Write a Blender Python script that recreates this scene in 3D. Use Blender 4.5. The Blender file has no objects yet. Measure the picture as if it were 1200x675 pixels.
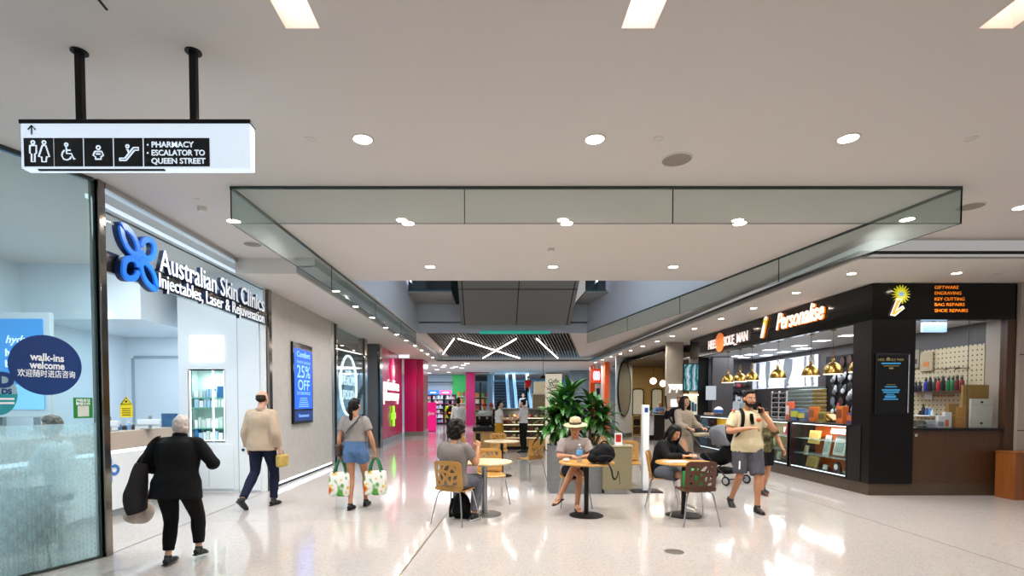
import bpy, bmesh, math, random
from mathutils import Vector, Matrix, noise
random.seed(11)
SC = bpy.context.scene
COL = SC.collection
PI = math.pi
V = Vector
# ---------------------------------------------------------------- camera
EYE = 1.58
FPX, CX, HY = 612.0, 575.0, 471.0
TH = math.atan(0.032)
PY = HY + FPX * math.tan(TH)
cam_d = bpy.data.cameras.new('camera')
cam = bpy.data.objects.new('camera', cam_d)
COL.objects.link(cam)
cam.location = (0, 0, EYE)
cam.rotation_euler = (PI / 2 - TH, 0, 0)
cam_d.sensor_width = 36
cam_d.lens = FPX / 1200 * 36
cam_d.shift_x = (600 - CX) / 1200
cam_d.shift_y = (PY - 337.5) / 1200
cam_d.clip_start = .05
cam_d.clip_end = 200
SC.camera = cam


def ray(px, py):
    xc, yc = (px - CX) / FPX, (PY - py) / FPX
    return V((xc, math.cos(TH) + yc * math.sin(TH), -math.sin(TH) + yc * math.cos(TH)))


def atY(px, py, y):
    r = ray(px, py)
    t = y / r.y
    return V((r.x * t, y, EYE + r.z * t))


def atZ(px, py, z=0.):
    r = ray(px, py)
    t = (z - EYE) / r.z
    return V((r.x * t, r.y * t, z))


def atX(px, py, x):
    r = ray(px, py)
    t = x / r.x
    return V((x, r.y * t, EYE + r.z * t))


# ---------------------------------------------------------------- materials
def lin(h):
    h = h.lstrip('#')
    out = []
    for i in (0, 2, 4):
        c = int(h[i:i + 2], 16) / 255
        out.append(c / 12.92 if c <= .04045 else ((c + .055) / 1.055) ** 2.4)
    return (*out, 1)


MATS = {}


def M(name, hexc='#888888', rough=.5, metal=0., emit=0., ecol=None, var=.04, vs=6., bump=0., bs=40., coat=0., spec=.5, stretch=None, trans=0.):
    if name in MATS:
        return MATS[name]
    m = bpy.data.materials.new(name)
    m.use_nodes = True
    nt = m.node_tree
    b = nt.nodes['Principled BSDF']
    c = lin(hexc)
    b.inputs['Base Color'].default_value = c
    b.inputs['Roughness'].default_value = rough
    b.inputs['Metallic'].default_value = metal
    b.inputs['Specular IOR Level'].default_value = spec
    b.inputs['Coat Weight'].default_value = coat
    b.inputs['Coat Roughness'].default_value = .05
    b.inputs['Transmission Weight'].default_value = trans
    if emit:
        b.inputs['Emission Color'].default_value = lin(ecol or hexc)
        b.inputs['Emission Strength'].default_value = emit
    tc = nt.nodes.new('ShaderNodeTexCoord')
    mp = nt.nodes.new('ShaderNodeMapping')
    nt.links.new(tc.outputs['Object'], mp.inputs['Vector'])
    if stretch:
        mp.inputs['Scale'].default_value = stretch
    if var:
        n = nt.nodes.new('ShaderNodeTexNoise')
        n.inputs['Scale'].default_value = vs
        n.inputs['Detail'].default_value = 4
        nt.links.new(mp.outputs['Vector'], n.inputs['Vector'])
        mx = nt.nodes.new('ShaderNodeMix')
        mx.data_type = 'RGBA'
        mx.inputs['A'].default_value = (*[max(0, x * (1 - var * 1.6)) for x in c[:3]], 1)
        mx.inputs['B'].default_value = (*[min(1, x * (1 + var * 1.6)) for x in c[:3]], 1)
        nt.links.new(n.outputs['Fac'], mx.inputs['Factor'])
        nt.links.new(mx.outputs['Result'], b.inputs['Base Color'])
    if bump:
        n2 = nt.nodes.new('ShaderNodeTexNoise')
        n2.inputs['Scale'].default_value = bs
        n2.inputs['Detail'].default_value = 3
        nt.links.new(mp.outputs['Vector'], n2.inputs['Vector'])
        bp = nt.nodes.new('ShaderNodeBump')
        bp.inputs['Strength'].default_value = bump
        bp.inputs['Distance'].default_value = .02
        nt.links.new(n2.outputs['Fac'], bp.inputs['Height'])
        nt.links.new(bp.outputs['Normal'], b.inputs['Normal'])
    MATS[name] = m
    return m


def glow(name, hexc, strength):
    return M(name, hexc, .4, emit=strength, var=0)


def glass(name, tint='#e8f2f0', refl=.06, haze=0., hcol='#dfeeee', rough=.02, back=.5):
    """thin architectural pane: mostly see-through, some mirror reflection, optional milky film"""
    if name in MATS:
        return MATS[name]
    m = bpy.data.materials.new(name)
    m.use_nodes = True
    nt = m.node_tree
    nt.nodes.clear()
    out = nt.nodes.new('ShaderNodeOutputMaterial')
    tr = nt.nodes.new('ShaderNodeBsdfTransparent')
    tr.inputs['Color'].default_value = lin(tint)
    gl = nt.nodes.new('ShaderNodeBsdfGlossy')
    gl.inputs['Roughness'].default_value = rough
    fr = nt.nodes.new('ShaderNodeLayerWeight')
    fr.inputs['Blend'].default_value = .5
    pw = nt.nodes.new('ShaderNodeMath')
    pw.operation = 'POWER'
    pw.inputs[1].default_value = 5
    nt.links.new(fr.outputs['Facing'], pw.inputs[0])
    ad = nt.nodes.new('ShaderNodeMath')
    ad.operation = 'MULTIPLY_ADD'
    ad.inputs[1].default_value = .7
    ad.inputs[2].default_value = refl
    ad.use_clamp = True
    nt.links.new(pw.outputs[0], ad.inputs[0])
    mix = nt.nodes.new('ShaderNodeMixShader')
    nt.links.new(ad.outputs[0], mix.inputs[0])
    nt.links.new(tr.outputs[0], mix.inputs[1])
    nt.links.new(gl.outputs[0], mix.inputs[2])
    last = mix
    if haze:
        df = nt.nodes.new('ShaderNodeBsdfDiffuse')
        df.inputs['Color'].default_value = lin(hcol)
        tl = nt.nodes.new('ShaderNodeBsdfTranslucent')
        tl.inputs['Color'].default_value = lin(hcol)
        m2 = nt.nodes.new('ShaderNodeMixShader')
        m2.inputs[0].default_value = back
        nt.links.new(df.outputs[0], m2.inputs[1])
        nt.links.new(tl.outputs[0], m2.inputs[2])
        m3 = nt.nodes.new('ShaderNodeMixShader')
        m3.inputs[0].default_value = haze
        nt.links.new(last.outputs[0], m3.inputs[1])
        nt.links.new(m2.outputs[0], m3.inputs[2])
        last = m3
    nt.links.new(last.outputs[0], out.inputs['Surface'])
    MATS[name] = m
    return m


# ---------------------------------------------------------------- mesh builder
def catmull(pts, k):
    pts = [V(p) for p in pts]
    if k <= 1 or len(pts) < 3:
        return pts
    out = []
    n = len(pts)
    for i in range(n - 1):
        p0, p1, p2, p3 = pts[max(i - 1, 0)], pts[i], pts[i + 1], pts[min(i + 2, n - 1)]
        for j in range(k):
            t = j / k
            out.append(.5 * ((2 * p1) + (p2 - p0) * t + (2 * p0 - 5 * p1 + 4 * p2 - p3) * t * t + (3 * p1 - p0 - 3 * p2 + p3) * t ** 3))
    out.append(pts[-1])
    return out


class MB:
    def __init__(s):
        s.v, s.f = [], []

    def add(s, vs, fs):
        o = len(s.v)
        s.v += [tuple(x) for x in vs]
        s.f += [tuple(i + o for i in f) for f in fs]
        return s

    def box(s, x0, x1, y0, y1, z0, z1):
        vs = [(x, y, z) for z in (z0, z1) for y in (y0, y1) for x in (x0, x1)]
        return s.add(vs, [(0, 2, 3, 1), (4, 5, 7, 6), (0, 1, 5, 4), (2, 6, 7, 3), (0, 4, 6, 2), (1, 3, 7, 5)])

    def cbox(s, c, size, mat=None):
        hx, hy, hz = size[0] / 2, size[1] / 2, size[2] / 2
        vs = [V((x, y, z)) for z in (-hz, hz) for y in (-hy, hy) for x in (-hx, hx)]
        vs = [(mat @ p if mat else p) + V(c) for p in vs]
        return s.add(vs, [(0, 2, 3, 1), (4, 5, 7, 6), (0, 1, 5, 4), (2, 6, 7, 3), (0, 4, 6, 2), (1, 3, 7, 5)])

    def quad(s, a, b, c, d):
        return s.add([a, b, c, d], [(0, 1, 2, 3)])

    def tube(s, path, rad, n=8, side=None, k=1, caps=True):
        """sweep; rad: number, list, or list of (a, b): a along 'side', b across it"""
        m = len(path)
        if not isinstance(rad, (list, tuple)):
            rad = [rad] * m
        ab = [V((r, r, 0)) if not isinstance(r, (list, tuple)) else V((r[0], r[1], 0)) for r in rad]
        sd = None
        if side is not None:
            sd = side if isinstance(side, list) else [V(side)] * m
        if k > 1 and m > 2:
            path = catmull(path, k)
            ab = catmull(ab, k)
            if sd:
                sd = catmull(sd, k)
        path = [V(p) for p in path]
        m = len(path)
        vs, fs = [], []
        prev = None
        for i in range(m):
            t = (path[min(i + 1, m - 1)] - path[max(i - 1, 0)])
            if t.length < 1e-9:
                t = V((0, 0, 1))
            t.normalize()
            if sd:
                a = V(sd[i])
            elif prev is not None:
                a = prev
            else:
                a = V((1, 0, 0)) if abs(t.x) < .9 else V((0, 1, 0))
            a = a - t * a.dot(t)
            if a.length < 1e-6:
                a = t.orthogonal()
            a.normalize()
            prev = a
            b = t.cross(a)
            for j in range(n):
                q = 2 * PI * j / n
                vs.append(path[i] + a * (math.cos(q) * ab[i].x) + b * (math.sin(q) * ab[i].y))
        for i in range(m - 1):
            for j in range(n):
                fs.append((i * n + j, i * n + (j + 1) % n, (i + 1) * n + (j + 1) % n, (i + 1) * n + j))
        if caps:
            fs.append(tuple(reversed(range(n))))
            fs.append(tuple((m - 1) * n + j for j in range(n)))
        return s.add(vs, fs)

    def cyl(s, a, b, r, n=16, r2=None):
        return s.tube([a, b], [r, r if r2 is None else r2], n)

    def lathe(s, prof, c=(0, 0, 0), n=24, mat=None):
        vs, fs = [], []
        for r, z in prof:
            for j in range(n):
                q = 2 * PI * j / n
                p = V((r * math.cos(q), r * math.sin(q), z))
                vs.append((mat @ p if mat else p) + V(c))
        m = len(prof)
        for i in range(m - 1):
            for j in range(n):
                fs.append((i * n + j, i * n + (j + 1) % n, (i + 1) * n + (j + 1) % n, (i + 1) * n + j))
        if prof[0][0] > 1e-6:
            fs.append(tuple(reversed(range(n))))
        if prof[-1][0] > 1e-6:
            fs.append(tuple((m - 1) * n + j for j in range(n)))
        return s.add(vs, fs)

    def ell(s, c, r, n=14, m=9, mat=None):
        if not isinstance(r, (list, tuple)):
            r = (r, r, r)
        vs = [V((0, 0, -r[2]))]
        for i in range(1, m):
            q = -PI / 2 + PI * i / m
            for j in range(n):
                u = 2 * PI * j / n
                vs.append(V((r[0] * math.cos(q) * math.cos(u), r[1] * math.cos(q) * math.sin(u), r[2] * math.sin(q))))
        vs.append(V((0, 0, r[2])))
        vs = [(mat @ p if mat else p) + V(c) for p in vs]
        fs = [(0, 1 + (j + 1) % n, 1 + j) for j in range(n)]
        for i in range(m - 2):
            for j in range(n):
                a = 1 + i * n
                fs.append((a + j, a + (j + 1) % n, a + n + (j + 1) % n, a + n + j))
        L = len(vs) - 1
        a = 1 + (m - 2) * n
        fs += [(a + j, a + (j + 1) % n, L) for j in range(n)]
        return s.add(vs, fs)

    def prism(s, poly, o, ux, uy, depth):
        """polygon of (u, v) pushed out along ux x uy by depth"""
        o, ux, uy = V(o), V(ux), V(uy)
        nn = ux.cross(uy).normalized() * depth
        k = len(poly)
        vs = [o + ux * u + uy * v for u, v in poly] + [o + ux * u + uy * v + nn for u, v in poly]
        fs = [tuple(reversed(range(k))), tuple(range(k, 2 * k))] + [(i, (i + 1) % k, k + (i + 1) % k, k + i) for i in range(k)]
        return s.add(vs, fs)

    def mesh(s, name):
        me = bpy.data.meshes.new(name)
        me.from_pydata(s.v, [], s.f)
        me.validate()
        return me

    def build(s, name, mat, parent=None, bevel=0., smooth=40, world=True, fix=True, seg=2):
        me = s.mesh(name)
        return link(name, me, mat, parent, bevel, smooth, world, fix, seg)


def wmat(o):
    m = Matrix.Identity(4)
    while o is not None:
        m = o.matrix_basis @ m
        o = o.parent
    return m


def link(name, me, mat, parent=None, bevel=0., smooth=40, world=True, fix=True, seg=2):
    if fix:
        bm = bmesh.new()
        bm.from_mesh(me)
        bmesh.ops.recalc_face_normals(bm, faces=bm.faces)
        bm.to_mesh(me)
        bm.free()
    me.materials.clear()
    me.materials.append(mat)
    if smooth:
        me.shade_smooth()
        me.set_sharp_from_angle(angle=math.radians(smooth))
    o = bpy.data.objects.new(name, me)
    COL.objects.link(o)
    if parent is not None:
        if world:
            me.transform(wmat(parent).inverted())
        o.parent = parent
    if bevel:
        b = o.modifiers.new('bevel', 'BEVEL')
        b.width = bevel
        b.segments = seg
        b.limit_method = 'ANGLE'
        b.angle_limit = math.radians(35)
    return o


def thing(name, label, cat, loc=(0, 0, 0), rz=0., group=None):
    o = bpy.data.objects.new(name, None)
    o.empty_display_size = .1
    COL.objects.link(o)
    o.location = loc
    o.rotation_euler = (0, 0, rz)
    return tag(o, label, cat, group)


def tag(o, label, cat, group=None):
    o['label'] = label
    o['category'] = cat
    if group:
        o['group'] = group
    return o


def struct(o, label=None):
    o['kind'] = 'structure'
    if label:
        o['label'] = label
    return o


def dup(root, loc, rz=None, label=None, group=None):
    r = root.copy()
    COL.objects.link(r)
    r.location = loc
    if rz is not None:
        r.rotation_euler = (0, 0, rz)
    if label:
        r['label'] = label
    if group:
        r['group'] = group
    for ch in list(root.children):
        c = ch.copy()
        COL.objects.link(c)
        c.parent = r
        for g in list(ch.children):
            d = g.copy()
            COL.objects.link(d)
            d.parent = c
    return r


_side = bpy.data.scenes.new('workbench')
TEMP = []


def evaluate(ob):
    _side.collection.objects.link(ob)
    vl = _side.view_layers[0]
    vl.update()
    dg = vl.depsgraph
    me = bpy.data.meshes.new_from_object(ob.evaluated_get(dg))
    _side.collection.objects.unlink(ob)
    return me


def fuse(mb, voxel, it=4, fac=.5, disp=0., dsc=8.):
    """one continuous skin over overlapping closed shapes"""
    me = mb.mesh('t')
    ob = bpy.data.objects.new('t', me)
    r = ob.modifiers.new('r', 'REMESH')
    r.mode = 'VOXEL'
    r.voxel_size = voxel
    if it:
        sm = ob.modifiers.new('s', 'SMOOTH')
        sm.iterations = it
        sm.factor = fac
    me2 = evaluate(ob)
    TEMP.extend((ob, me))
    if disp:
        cs = [v.co.copy() for v in me2.vertices]
        ns = [v.normal.copy() for v in me2.vertices]
        flat = []
        for c, q in zip(cs, ns):
            flat.extend(c + q * (noise.noise(c * dsc) * disp))
        me2.vertices.foreach_set('co', flat)
        me2.update()
    return me2


FONT_CACHE = {}


def text_mesh(s, size, ext=.004, bold=0., align='CENTER', shear=0., space=1., line=1., res=3, bev=0.):
    cu = bpy.data.curves.new('t', 'FONT')
    cu.body = s
    cu.size = size
    cu.extrude = ext
    cu.offset = bold
    cu.align_x = align
    cu.shear = shear
    cu.space_character = space
    cu.space_line = line
    cu.resolution_u = res
    cu.bevel_depth = bev
    ob = bpy.data.objects.new('t', cu)
    me = evaluate(ob)
    TEMP.extend((ob, cu))
    return me


def frame(o, ux, uy):
    """matrix putting local x, y on world ux, uy at origin o"""
    ux, uy = V(ux).normalized(), V(uy).normalized()
    un = ux.cross(uy).normalized()
    m = Matrix((ux, uy, un)).transposed().to_4x4()
    m.translation = V(o)
    return m


def text(name, s, size, mat, parent, o, ux=(1, 0, 0), uy=(0, 0, 1), fitw=None, **kw):
    me = text_mesh(s, size, **kw)
    if fitw and len(me.vertices):
        xs = [v.co.x for v in me.vertices]
        k = fitw / (max(xs) - min(xs))
        me.transform(Matrix.Diagonal((k, 1, 1, 1)))
    me.transform(frame(o, ux, uy))
    return link(name, me, mat, parent, smooth=0, fix=False)


def curve_mesh(loops, ext, res=1):
    """flat outline with holes -> solid sheet; loops of (x, y)"""
    cu = bpy.data.curves.new('t', 'CURVE')
    cu.dimensions = '2D'
    cu.fill_mode = 'BOTH'
    cu.extrude = ext
    for lp in loops:
        sp = cu.splines.new('POLY')
        sp.points.add(len(lp) - 1)
        for p, (x, y) in zip(sp.points, lp):
            p.co = (x, y, 0, 1)
        sp.use_cyclic_u = True
    ob = bpy.data.objects.new('t', cu)
    me = evaluate(ob)
    TEMP.extend((ob, cu))
    return me


def light(name, kind, loc, energy, color=(1, 1, 1), size=.1, rot=(0, 0, 0), parent=None, size_y=None, spread=None):
    l = bpy.data.lights.new(name, kind)
    l.energy = energy
    l.color = color
    if kind == 'AREA':
        l.size = size
        if size_y:
            l.shape = 'RECTANGLE'
            l.size_y = size_y
        else:
            l.shape = 'DISK'
        if spread:
            l.spread = spread
    else:
        l.shadow_soft_size = size
    o = bpy.data.objects.new(name, l)
    COL.objects.link(o)
    o.location = loc
    o.rotation_euler = rot
    return o
# ---------------------------------------------------------------- shell
ZC, ZS = 3.8, 3.56
m_ceil = M('ceiling_paint', '#d9d4d0', .75, var=.015, vs=.5)
m_soff = M('soffit_paint', '#dcd8d2', .7, var=.015, vs=.5)
m_wht = M('white_paint', '#e9edf0', .5, var=.01)
m_pan = M('white_gloss_panel', '#e6ecf0', .22, var=.01)
m_blk = M('black_gloss', '#080707', .1, var=.05, spec=.35)
m_blkm = M('black_matt', '#0d0d0e', .5, var=.05, spec=.3)
m_chr = M('chrome', '#c9c9c7', .18, 1., var=.02)
m_brz = M('bronze_mirror', '#8d8780', .12, 1., var=.02)
m_stl = M('brushed_steel', '#a9a9a6', .32, 1., var=.03)
m_void = M('void_paint', '#b9c0c8', .6, var=.02, vs=.5)
m_grey = M('grey_clad', '#8b8c8c', .45, var=.03, vs=1.)
m_gap = M('shadow_gap', '#15181b', .6, var=0)


def terrazzo():
    m = M('terrazzo', '#b8b1ac', .085, var=.03, vs=.6, spec=.6)
    nt = m.node_tree
    b = nt.nodes['Principled BSDF']
    old = b.inputs['Base Color'].links[0].from_socket
    tc = nt.nodes.new('ShaderNodeTexCoord')
    vo = nt.nodes.new('ShaderNodeTexVoronoi')
    vo.inputs['Scale'].default_value = 70
    nt.links.new(tc.outputs['Object'], vo.inputs['Vector'])
    cr = nt.nodes.new('ShaderNodeValToRGB')
    cr.color_ramp.elements[0].color = (.82, .80, .77, 1)
    cr.color_ramp.elements[1].color = (1, 1, 1, 1)
    cr.color_ramp.elements[0].position = .1
    cr.color_ramp.elements[1].position = .45
    nt.links.new(vo.outputs['Color'], cr.inputs['Fac'])
    mx = nt.nodes.new('ShaderNodeMix')
    mx.data_type = 'RGBA'
    mx.blend_type = 'MULTIPLY'
    mx.inputs['Factor'].default_value = 1
    nt.links.new(old, mx.inputs['A'])
    nt.links.new(cr.outputs['Color'], mx.inputs['B'])
    nt.links.new(mx.outputs['Result'], b.inputs['Base Color'])
    n = nt.nodes.new('ShaderNodeTexNoise')
    n.inputs['Scale'].default_value = 3
    nt.links.new(tc.outputs['Object'], n.inputs['Vector'])
    bp = nt.nodes.new('ShaderNodeBump')
    bp.inputs['Strength'].default_value = .02
    bp.inputs['Distance'].default_value = .05
    nt.links.new(n.outputs['Fac'], bp.inputs['Height'])
    nt.links.new(bp.outputs['Normal'], b.inputs['Normal'])
    return m


m_floor = terrazzo()
struct(MB().box(-12, 14, -4, 56, -.2, 0).build('floor', m_floor, smooth=0))
# brass joints let into the terrazzo
m_brass = M('dull_brass', '#7d6f4e', .35, .8, var=.05)
m_joint = M('dark_joint', '#6f6a66', .6, var=.05)


def strip(p, q, w, m):
    p, q = V(p), V(q)
    d = (q - p).normalized()
    n = V((-d.y, d.x, 0)) * w / 2
    mb = MB()
    z0, z1 = V((0, 0, -.004)), V((0, 0, .0012))
    vs = [p - n + z0, p + n + z0, q + n + z0, q - n + z0, p - n + z1, p + n + z1, q + n + z1, q - n + z1]
    mb.add(vs, [(0, 3, 2, 1), (4, 5, 6, 7), (0, 1, 5, 4), (1, 2, 6, 5), (2, 3, 7, 6), (3, 0, 4, 7)])
    return struct(mb.build('trim_1', m, smooth=0))


a, b = atZ(516, 612), atZ(470, 672)
strip(a + (a - b) * 5, b + (b - a) * 1.5, .016, m_brass)
a, b = atZ(990, 600), atZ(1200, 667)
strip(a + (a - b) * .9, b + (b - a), .014, m_joint)
strip((-3.95, 5.2, 0), (-3.95, 9.3, 0), .02, m_joint)
strip((-3.95, 6.9, 0), (-1.0, 6.9, 0), .006, M('pale_joint', '#b9afa6', .4, var=.03))
strip((-.2, 3.6, 0), (5.0, 3.9, 0), .005, MATS['pale_joint'])

# ---- ceiling, with the light slots and the void left open
slots = [(-1.22, -1.015), (.775, .975), (2.9, 3.105)]
cl = MB()
T = .12
cl.box(-8, 14, -4, 2.35, ZC, ZC + T)
xs = [-8] + [x for s_ in slots for x in s_] + [14]
for i in range(0, len(xs), 2):
    cl.box(xs[i], xs[i + 1], 2.35, 3.18, ZC, ZC + T)
cl.box(-8, 14, 3.18, 7.25, ZC, ZC + T)
cl.box(-3.95, 5.24, 7.25, 8.14, ZC, ZC + T)
cl.box(-8, -3.95, 7.25, 11.1, ZC, ZC + T)
cl.box(-3.02, 5.24, 8.14, 9.64, ZC, ZC + T)
VL0, VL1, VR0, VR1 = -2.5, -2.33, 4.17, 3.1
YV0, YV1 = 9.64, 16.8
for z in (ZC, ZC + T):
    cl.quad((-3.02, YV0, z), (VL0, YV0, z), (VL1, YV1, z), (-3.02, YV1, z))
    cl.quad((VR0, YV0, z), (5.24, YV0, z), (5.24, YV1, z), (VR1, YV1, z))
sl0, sl1, sr0, sr1 = -2.05, -2.0, 2.5, 4.35
for z in (ZC, ZC + T):
    cl.quad((-3.02, YV1, z), (sl0, YV1, z), (sl1, 25.8, z), (-3.02, 25.8, z))
    cl.quad((sr0, YV1, z), (5.24, YV1, z), (5.24, 25.8, z), (sr1, 25.8, z))
struct(cl.build('ceiling', m_ceil, smooth=0, fix=False))
# light slots
m_slot = M('slot_paint', '#efdfd8', .7, var=.01)
for i, (x0, x1) in enumerate(slots):
    t = thing('ceiling_light_slot', ['long recessed ceiling light slot right of the hanging sign', 'long recessed ceiling light slot above the middle of the hall', 'long recessed warm ceiling light slot above the dark shop front'][i], 'ceiling light', ((x0 + x1) / 2, 2.77, ZC), 0, 'recessed light slots')
    w = MB()
    x0, x1 = x0 + .002, x1 - .002
    Z0_ = ZC - .001
    w.quad((x0, 3.178, ZC), (x1, 3.178, ZC), (x1, 3.178, ZC + .22), (x0, 3.178, ZC + .22))
    w.quad((x0, 2.35, ZC), (x1, 2.35, ZC), (x1, 2.35, ZC + .22), (x0, 2.35, ZC + .22))
    w.quad((x0, 2.35, ZC), (x0, 3.18, ZC), (x0, 3.18, ZC + .22), (x0, 2.35, ZC + .22))
    w.quad((x1, 2.35, ZC), (x1, 3.18, ZC), (x1, 3.18, ZC + .22), (x1, 2.35, ZC + .22))
    w.build('housing', m_slot, t, smooth=0, fix=False)
    MB().box(x0, x1, 2.35, 3.18, ZC + .22, ZC + .25).build('diffuser', glow('slot_glow_%d' % i, ['#ffe0d0', '#ffe6e0', '#ffd2b4'][i], .95), t, smooth=0)
    light('slot_lamp', 'AREA', ((x0 + x1) / 2, 2.76, ZC + .2), 2.2, [(1, .88, .82), (1, .9, .88), (1, .84, .74)][i], .17, size_y=.8)

# ---- curved upstand and black gap that end the high ceiling, then the lower soffits
def cove(path, name='trim_2', z1=ZC, z0=ZS, m=m_ceil):
    """profile swept along a plan path (open side to the right of travel)"""
    prof = [(.62, z1 - .001), (.5, z1 - .008), (.36, z1 - .03), (.22, z1 - .068), (.1, z1 - .115), (.02, z1 - .152), (0, z1 - .165)]
    mb = MB()
    n = len(path)
    offs = []
    for i in range(n):
        d0 = (V(path[i]) - V(path[i - 1])).normalized() if i else None
        d1 = (V(path[i + 1]) - V(path[i])).normalized() if i < n - 1 else None
        n0 = V((d0.y, -d0.x)) if d0 else None
        n1 = V((d1.y, -d1.x)) if d1 else None
        if n0 is None:
            o = n1
        elif n1 is None:
            o = n0
        else:
            o = (n0 + n1).normalized()
            o = o / max(.3, o.dot(n1))
        offs.append(o)
    vs = []
    for p, o in zip(path, offs):
        for q, z in prof:
            vs.append((p[0] - o.x * q, p[1] - o.y * q, z))
    k = len(prof)
    fs = [(i * k + j, (i + 1) * k + j, (i + 1) * k + j + 1, i * k + j + 1) for i in range(n - 1) for j in range(k - 1)]
    mb.add(vs, fs)
    struct(mb.build(name, m, smooth=60, fix=False))
    g = MB()
    vs = []
    for p, o in zip(path, offs):
        vs += [(p[0], p[1], z1 - .165), (p[0] + o.x * .12, p[1] + o.y * .12, z1 - .165), (p[0] + o.x * .12, p[1] + o.y * .12, z0 + .03), (p[0] + o.x * .0, p[1] + o.y * .0, z0 + .03)]
    fs = [(i * 4 + j, (i + 1) * 4 + j, (i + 1) * 4 + j + 1, i * 4 + j + 1) for i in range(n - 1) for j in range(2)]
    g.add(vs, fs)
    struct(g.build('trim_3', m_gap, smooth=0, fix=False))


XR = 5.12
cove([(-2.6, 25.8), (4.92, 25.8), (XR + .02, 7.3), (14, 7.3)][::-1][::-1])
sf = MB()
# right soffit with its light grey lip, far soffit
for (x0, y0, x1, y1) in [(XR, 7.3, 14, 25.8), (-8, 25.8, 12, 50)]:
    sf.box(x0, x1, y0, y1, ZS, ZS + .03)
# left soffit
sf.box(-8, -3.95, 11.1, 25.8, ZS, ZS + .03)
sf.add([(-3.95, 8.14, ZS), (-3.0, 8.14, ZS), (-2.62, 25.8, ZS), (-3.95, 25.8, ZS), (-3.95, 8.14, ZS + .03), (-3.0, 8.14, ZS + .03), (-2.62, 25.8, ZS + .03), (-3.95, 25.8, ZS + .03)], [(0, 1, 2, 3), (4, 5, 6, 7), (1, 2, 6, 5), (0, 1, 5, 4)])
struct(sf.build('ceiling_soffit', m_soff, smooth=0))
st = MB()
st.quad((-3.95, 8.14, ZC), (-3.0, 8.14, ZC), (-3.0, 8.14, ZS + .03), (-3.95, 8.14, ZS + .03))
st.box(-3.02, -2.72, 8.14, 8.2, ZC - .12, ZC)
struct(st.build('trim_4', m_soff, smooth=0))
lp = MB()
lp.quad((-3.0, 8.14, ZS + .03), (-2.62, 25.8, ZS + .03), (-2.62, 25.8, ZC), (-3.0, 8.14, ZC))
lp.add([(-3.0, 8.14, ZC - .12), (-2.72, 8.14, ZC - .12), (-2.36, 25.8, ZC - .12), (-2.62, 25.8, ZC - .12)], [(0, 1, 2, 3)])
lp.quad((-2.72, 8.14, ZC - .12), (-2.36, 25.8, ZC - .12), (-2.36, 25.8, ZC), (-2.72, 8.14, ZC))
struct(lp.build('trim_5', M('lip_grey', '#a9b0b2', .5, var=.02), smooth=0))

# ---- the void: walls, upper floor edge, glimpsed upper level
vw = MB()
ZT = 7.6
vw.quad((VL0, YV0, ZC), (VL1, YV1, ZC), (VL1, YV1, ZT), (VL0, YV0, ZT))
vw.quad((VR0, YV0, ZC), (VR1, YV1, ZC), (VR1, YV1, ZT), (VR0, YV0, ZT))
vw.quad((VL1, YV1, ZC - .02), (VR1, YV1, ZC - .02), (VR1, YV1, 4.7), (VL1, YV1, 4.7))
vw.quad((VL0, YV0, ZC + T), (VR0, YV0, ZC + T), (VR0, YV0, ZT), (VL0, YV0, ZT))
struct(vw.build('wall_void', m_void, smooth=0, fix=False))
struct(MB().box(VL0, -1.12, 15.05, YV1, 4.7, 4.75).build('ceiling_balcony', m_grey, smooth=0))
struct(MB().box(2.7, 3.4, 15.05, YV1, 4.7, 4.75).build('ceiling_balcony', m_grey, smooth=0))
struct(MB().box(VL0 - .3, VR0 + .3, YV0 - .2, 22, ZT, ZT + .1).build('ceiling_void', m_soff, smooth=0))
struct(MB().box(VL1, VR1, 21.5, 21.6, 4.9, ZT).build('wall_upper', M('teal_dark', '#0d2a2b', .25, var=.5, vs=2.), smooth=0))
for x0, x1, lb in ((-2.36, -1.14, 'dark green glass balustrade left of the escalator underside, before the blue screen'), (2.72, 3.3, 'dark green glass balustrade on the upper level right of the escalator underside')):
    t = thing('balustrade', lb, 'balustrade', (x0, 15.1, 4.75), 0, 'upper level balustrades')
    MB().box(x0, x1, 15.1, 15.12, 4.75, 5.9).build('glass_panel', glass('bal_glass', '#24504c', .1), t)
    MB().box(x0, x1, 15.06, 15.16, 5.9, 5.96).build('handrail', m_stl, t)
    MB().box(x0, x1, 15.04, 15.12, 4.75, 4.8).build('base_rail', M('teal_rail', '#174a4a', .3, var=.05), t)
s = thing('display_screen', 'blue lit screen glimpsed on the upper level behind the balustrade', 'screen', (-2.0, 16.2, 4.76))
MB().box(-2.0, -1.3, 16.2, 16.26, 4.76, 6.3).build('casing', m_blkm, s)
MB().box(-1.92, -1.38, 16.19, 16.2, 4.85, 6.2).build('display', glow('screen_blue', '#1526b8', .7), s)

# escalator underside hanging into the void
esc = thing('escalator_underside', 'dark grey panelled underside of an escalator hanging in the void', 'escalator', (.8, 15, 4.1))
xl, xr = -.93, 2.5
body = MB()
pr = []
y0, z0, y1, z1 = 16.45, 3.99, 12.6, 6.25
for q in range(7):
    an = PI / 2 * q / 6
    pr.append((16.55 + .18 * math.sin(an) - .02, 3.99 + .2 - .2 * math.cos(an)))
prof = [(y1, z1), (y0, z0)] + pr[1:] + [(16.72, 5.4), (y1 + .9, z1 + 1)]
body.prism([(p[0], p[1]) for p in prof], (xl, 0, 0), (0, 1, 0), (0, 0, 1), xr - xl)
body.build('truss_cladding', M('cladding_dark', '#77797a', .5, .2, var=.03, vs=1.), esc, bevel=.03)
sm = MB()
d = V((0, y1 - y0, z1 - z0))
nn = V((0, d.z, -d.y)).normalized() * -1
nn = V((0, -abs(nn.y), -abs(nn.z)))
for x in (xl + .12, .8, xr - .12):
    a = V((x, y0, z0)) + nn * .004
    sm.tube([a, a + d], .014, 6)
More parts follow.
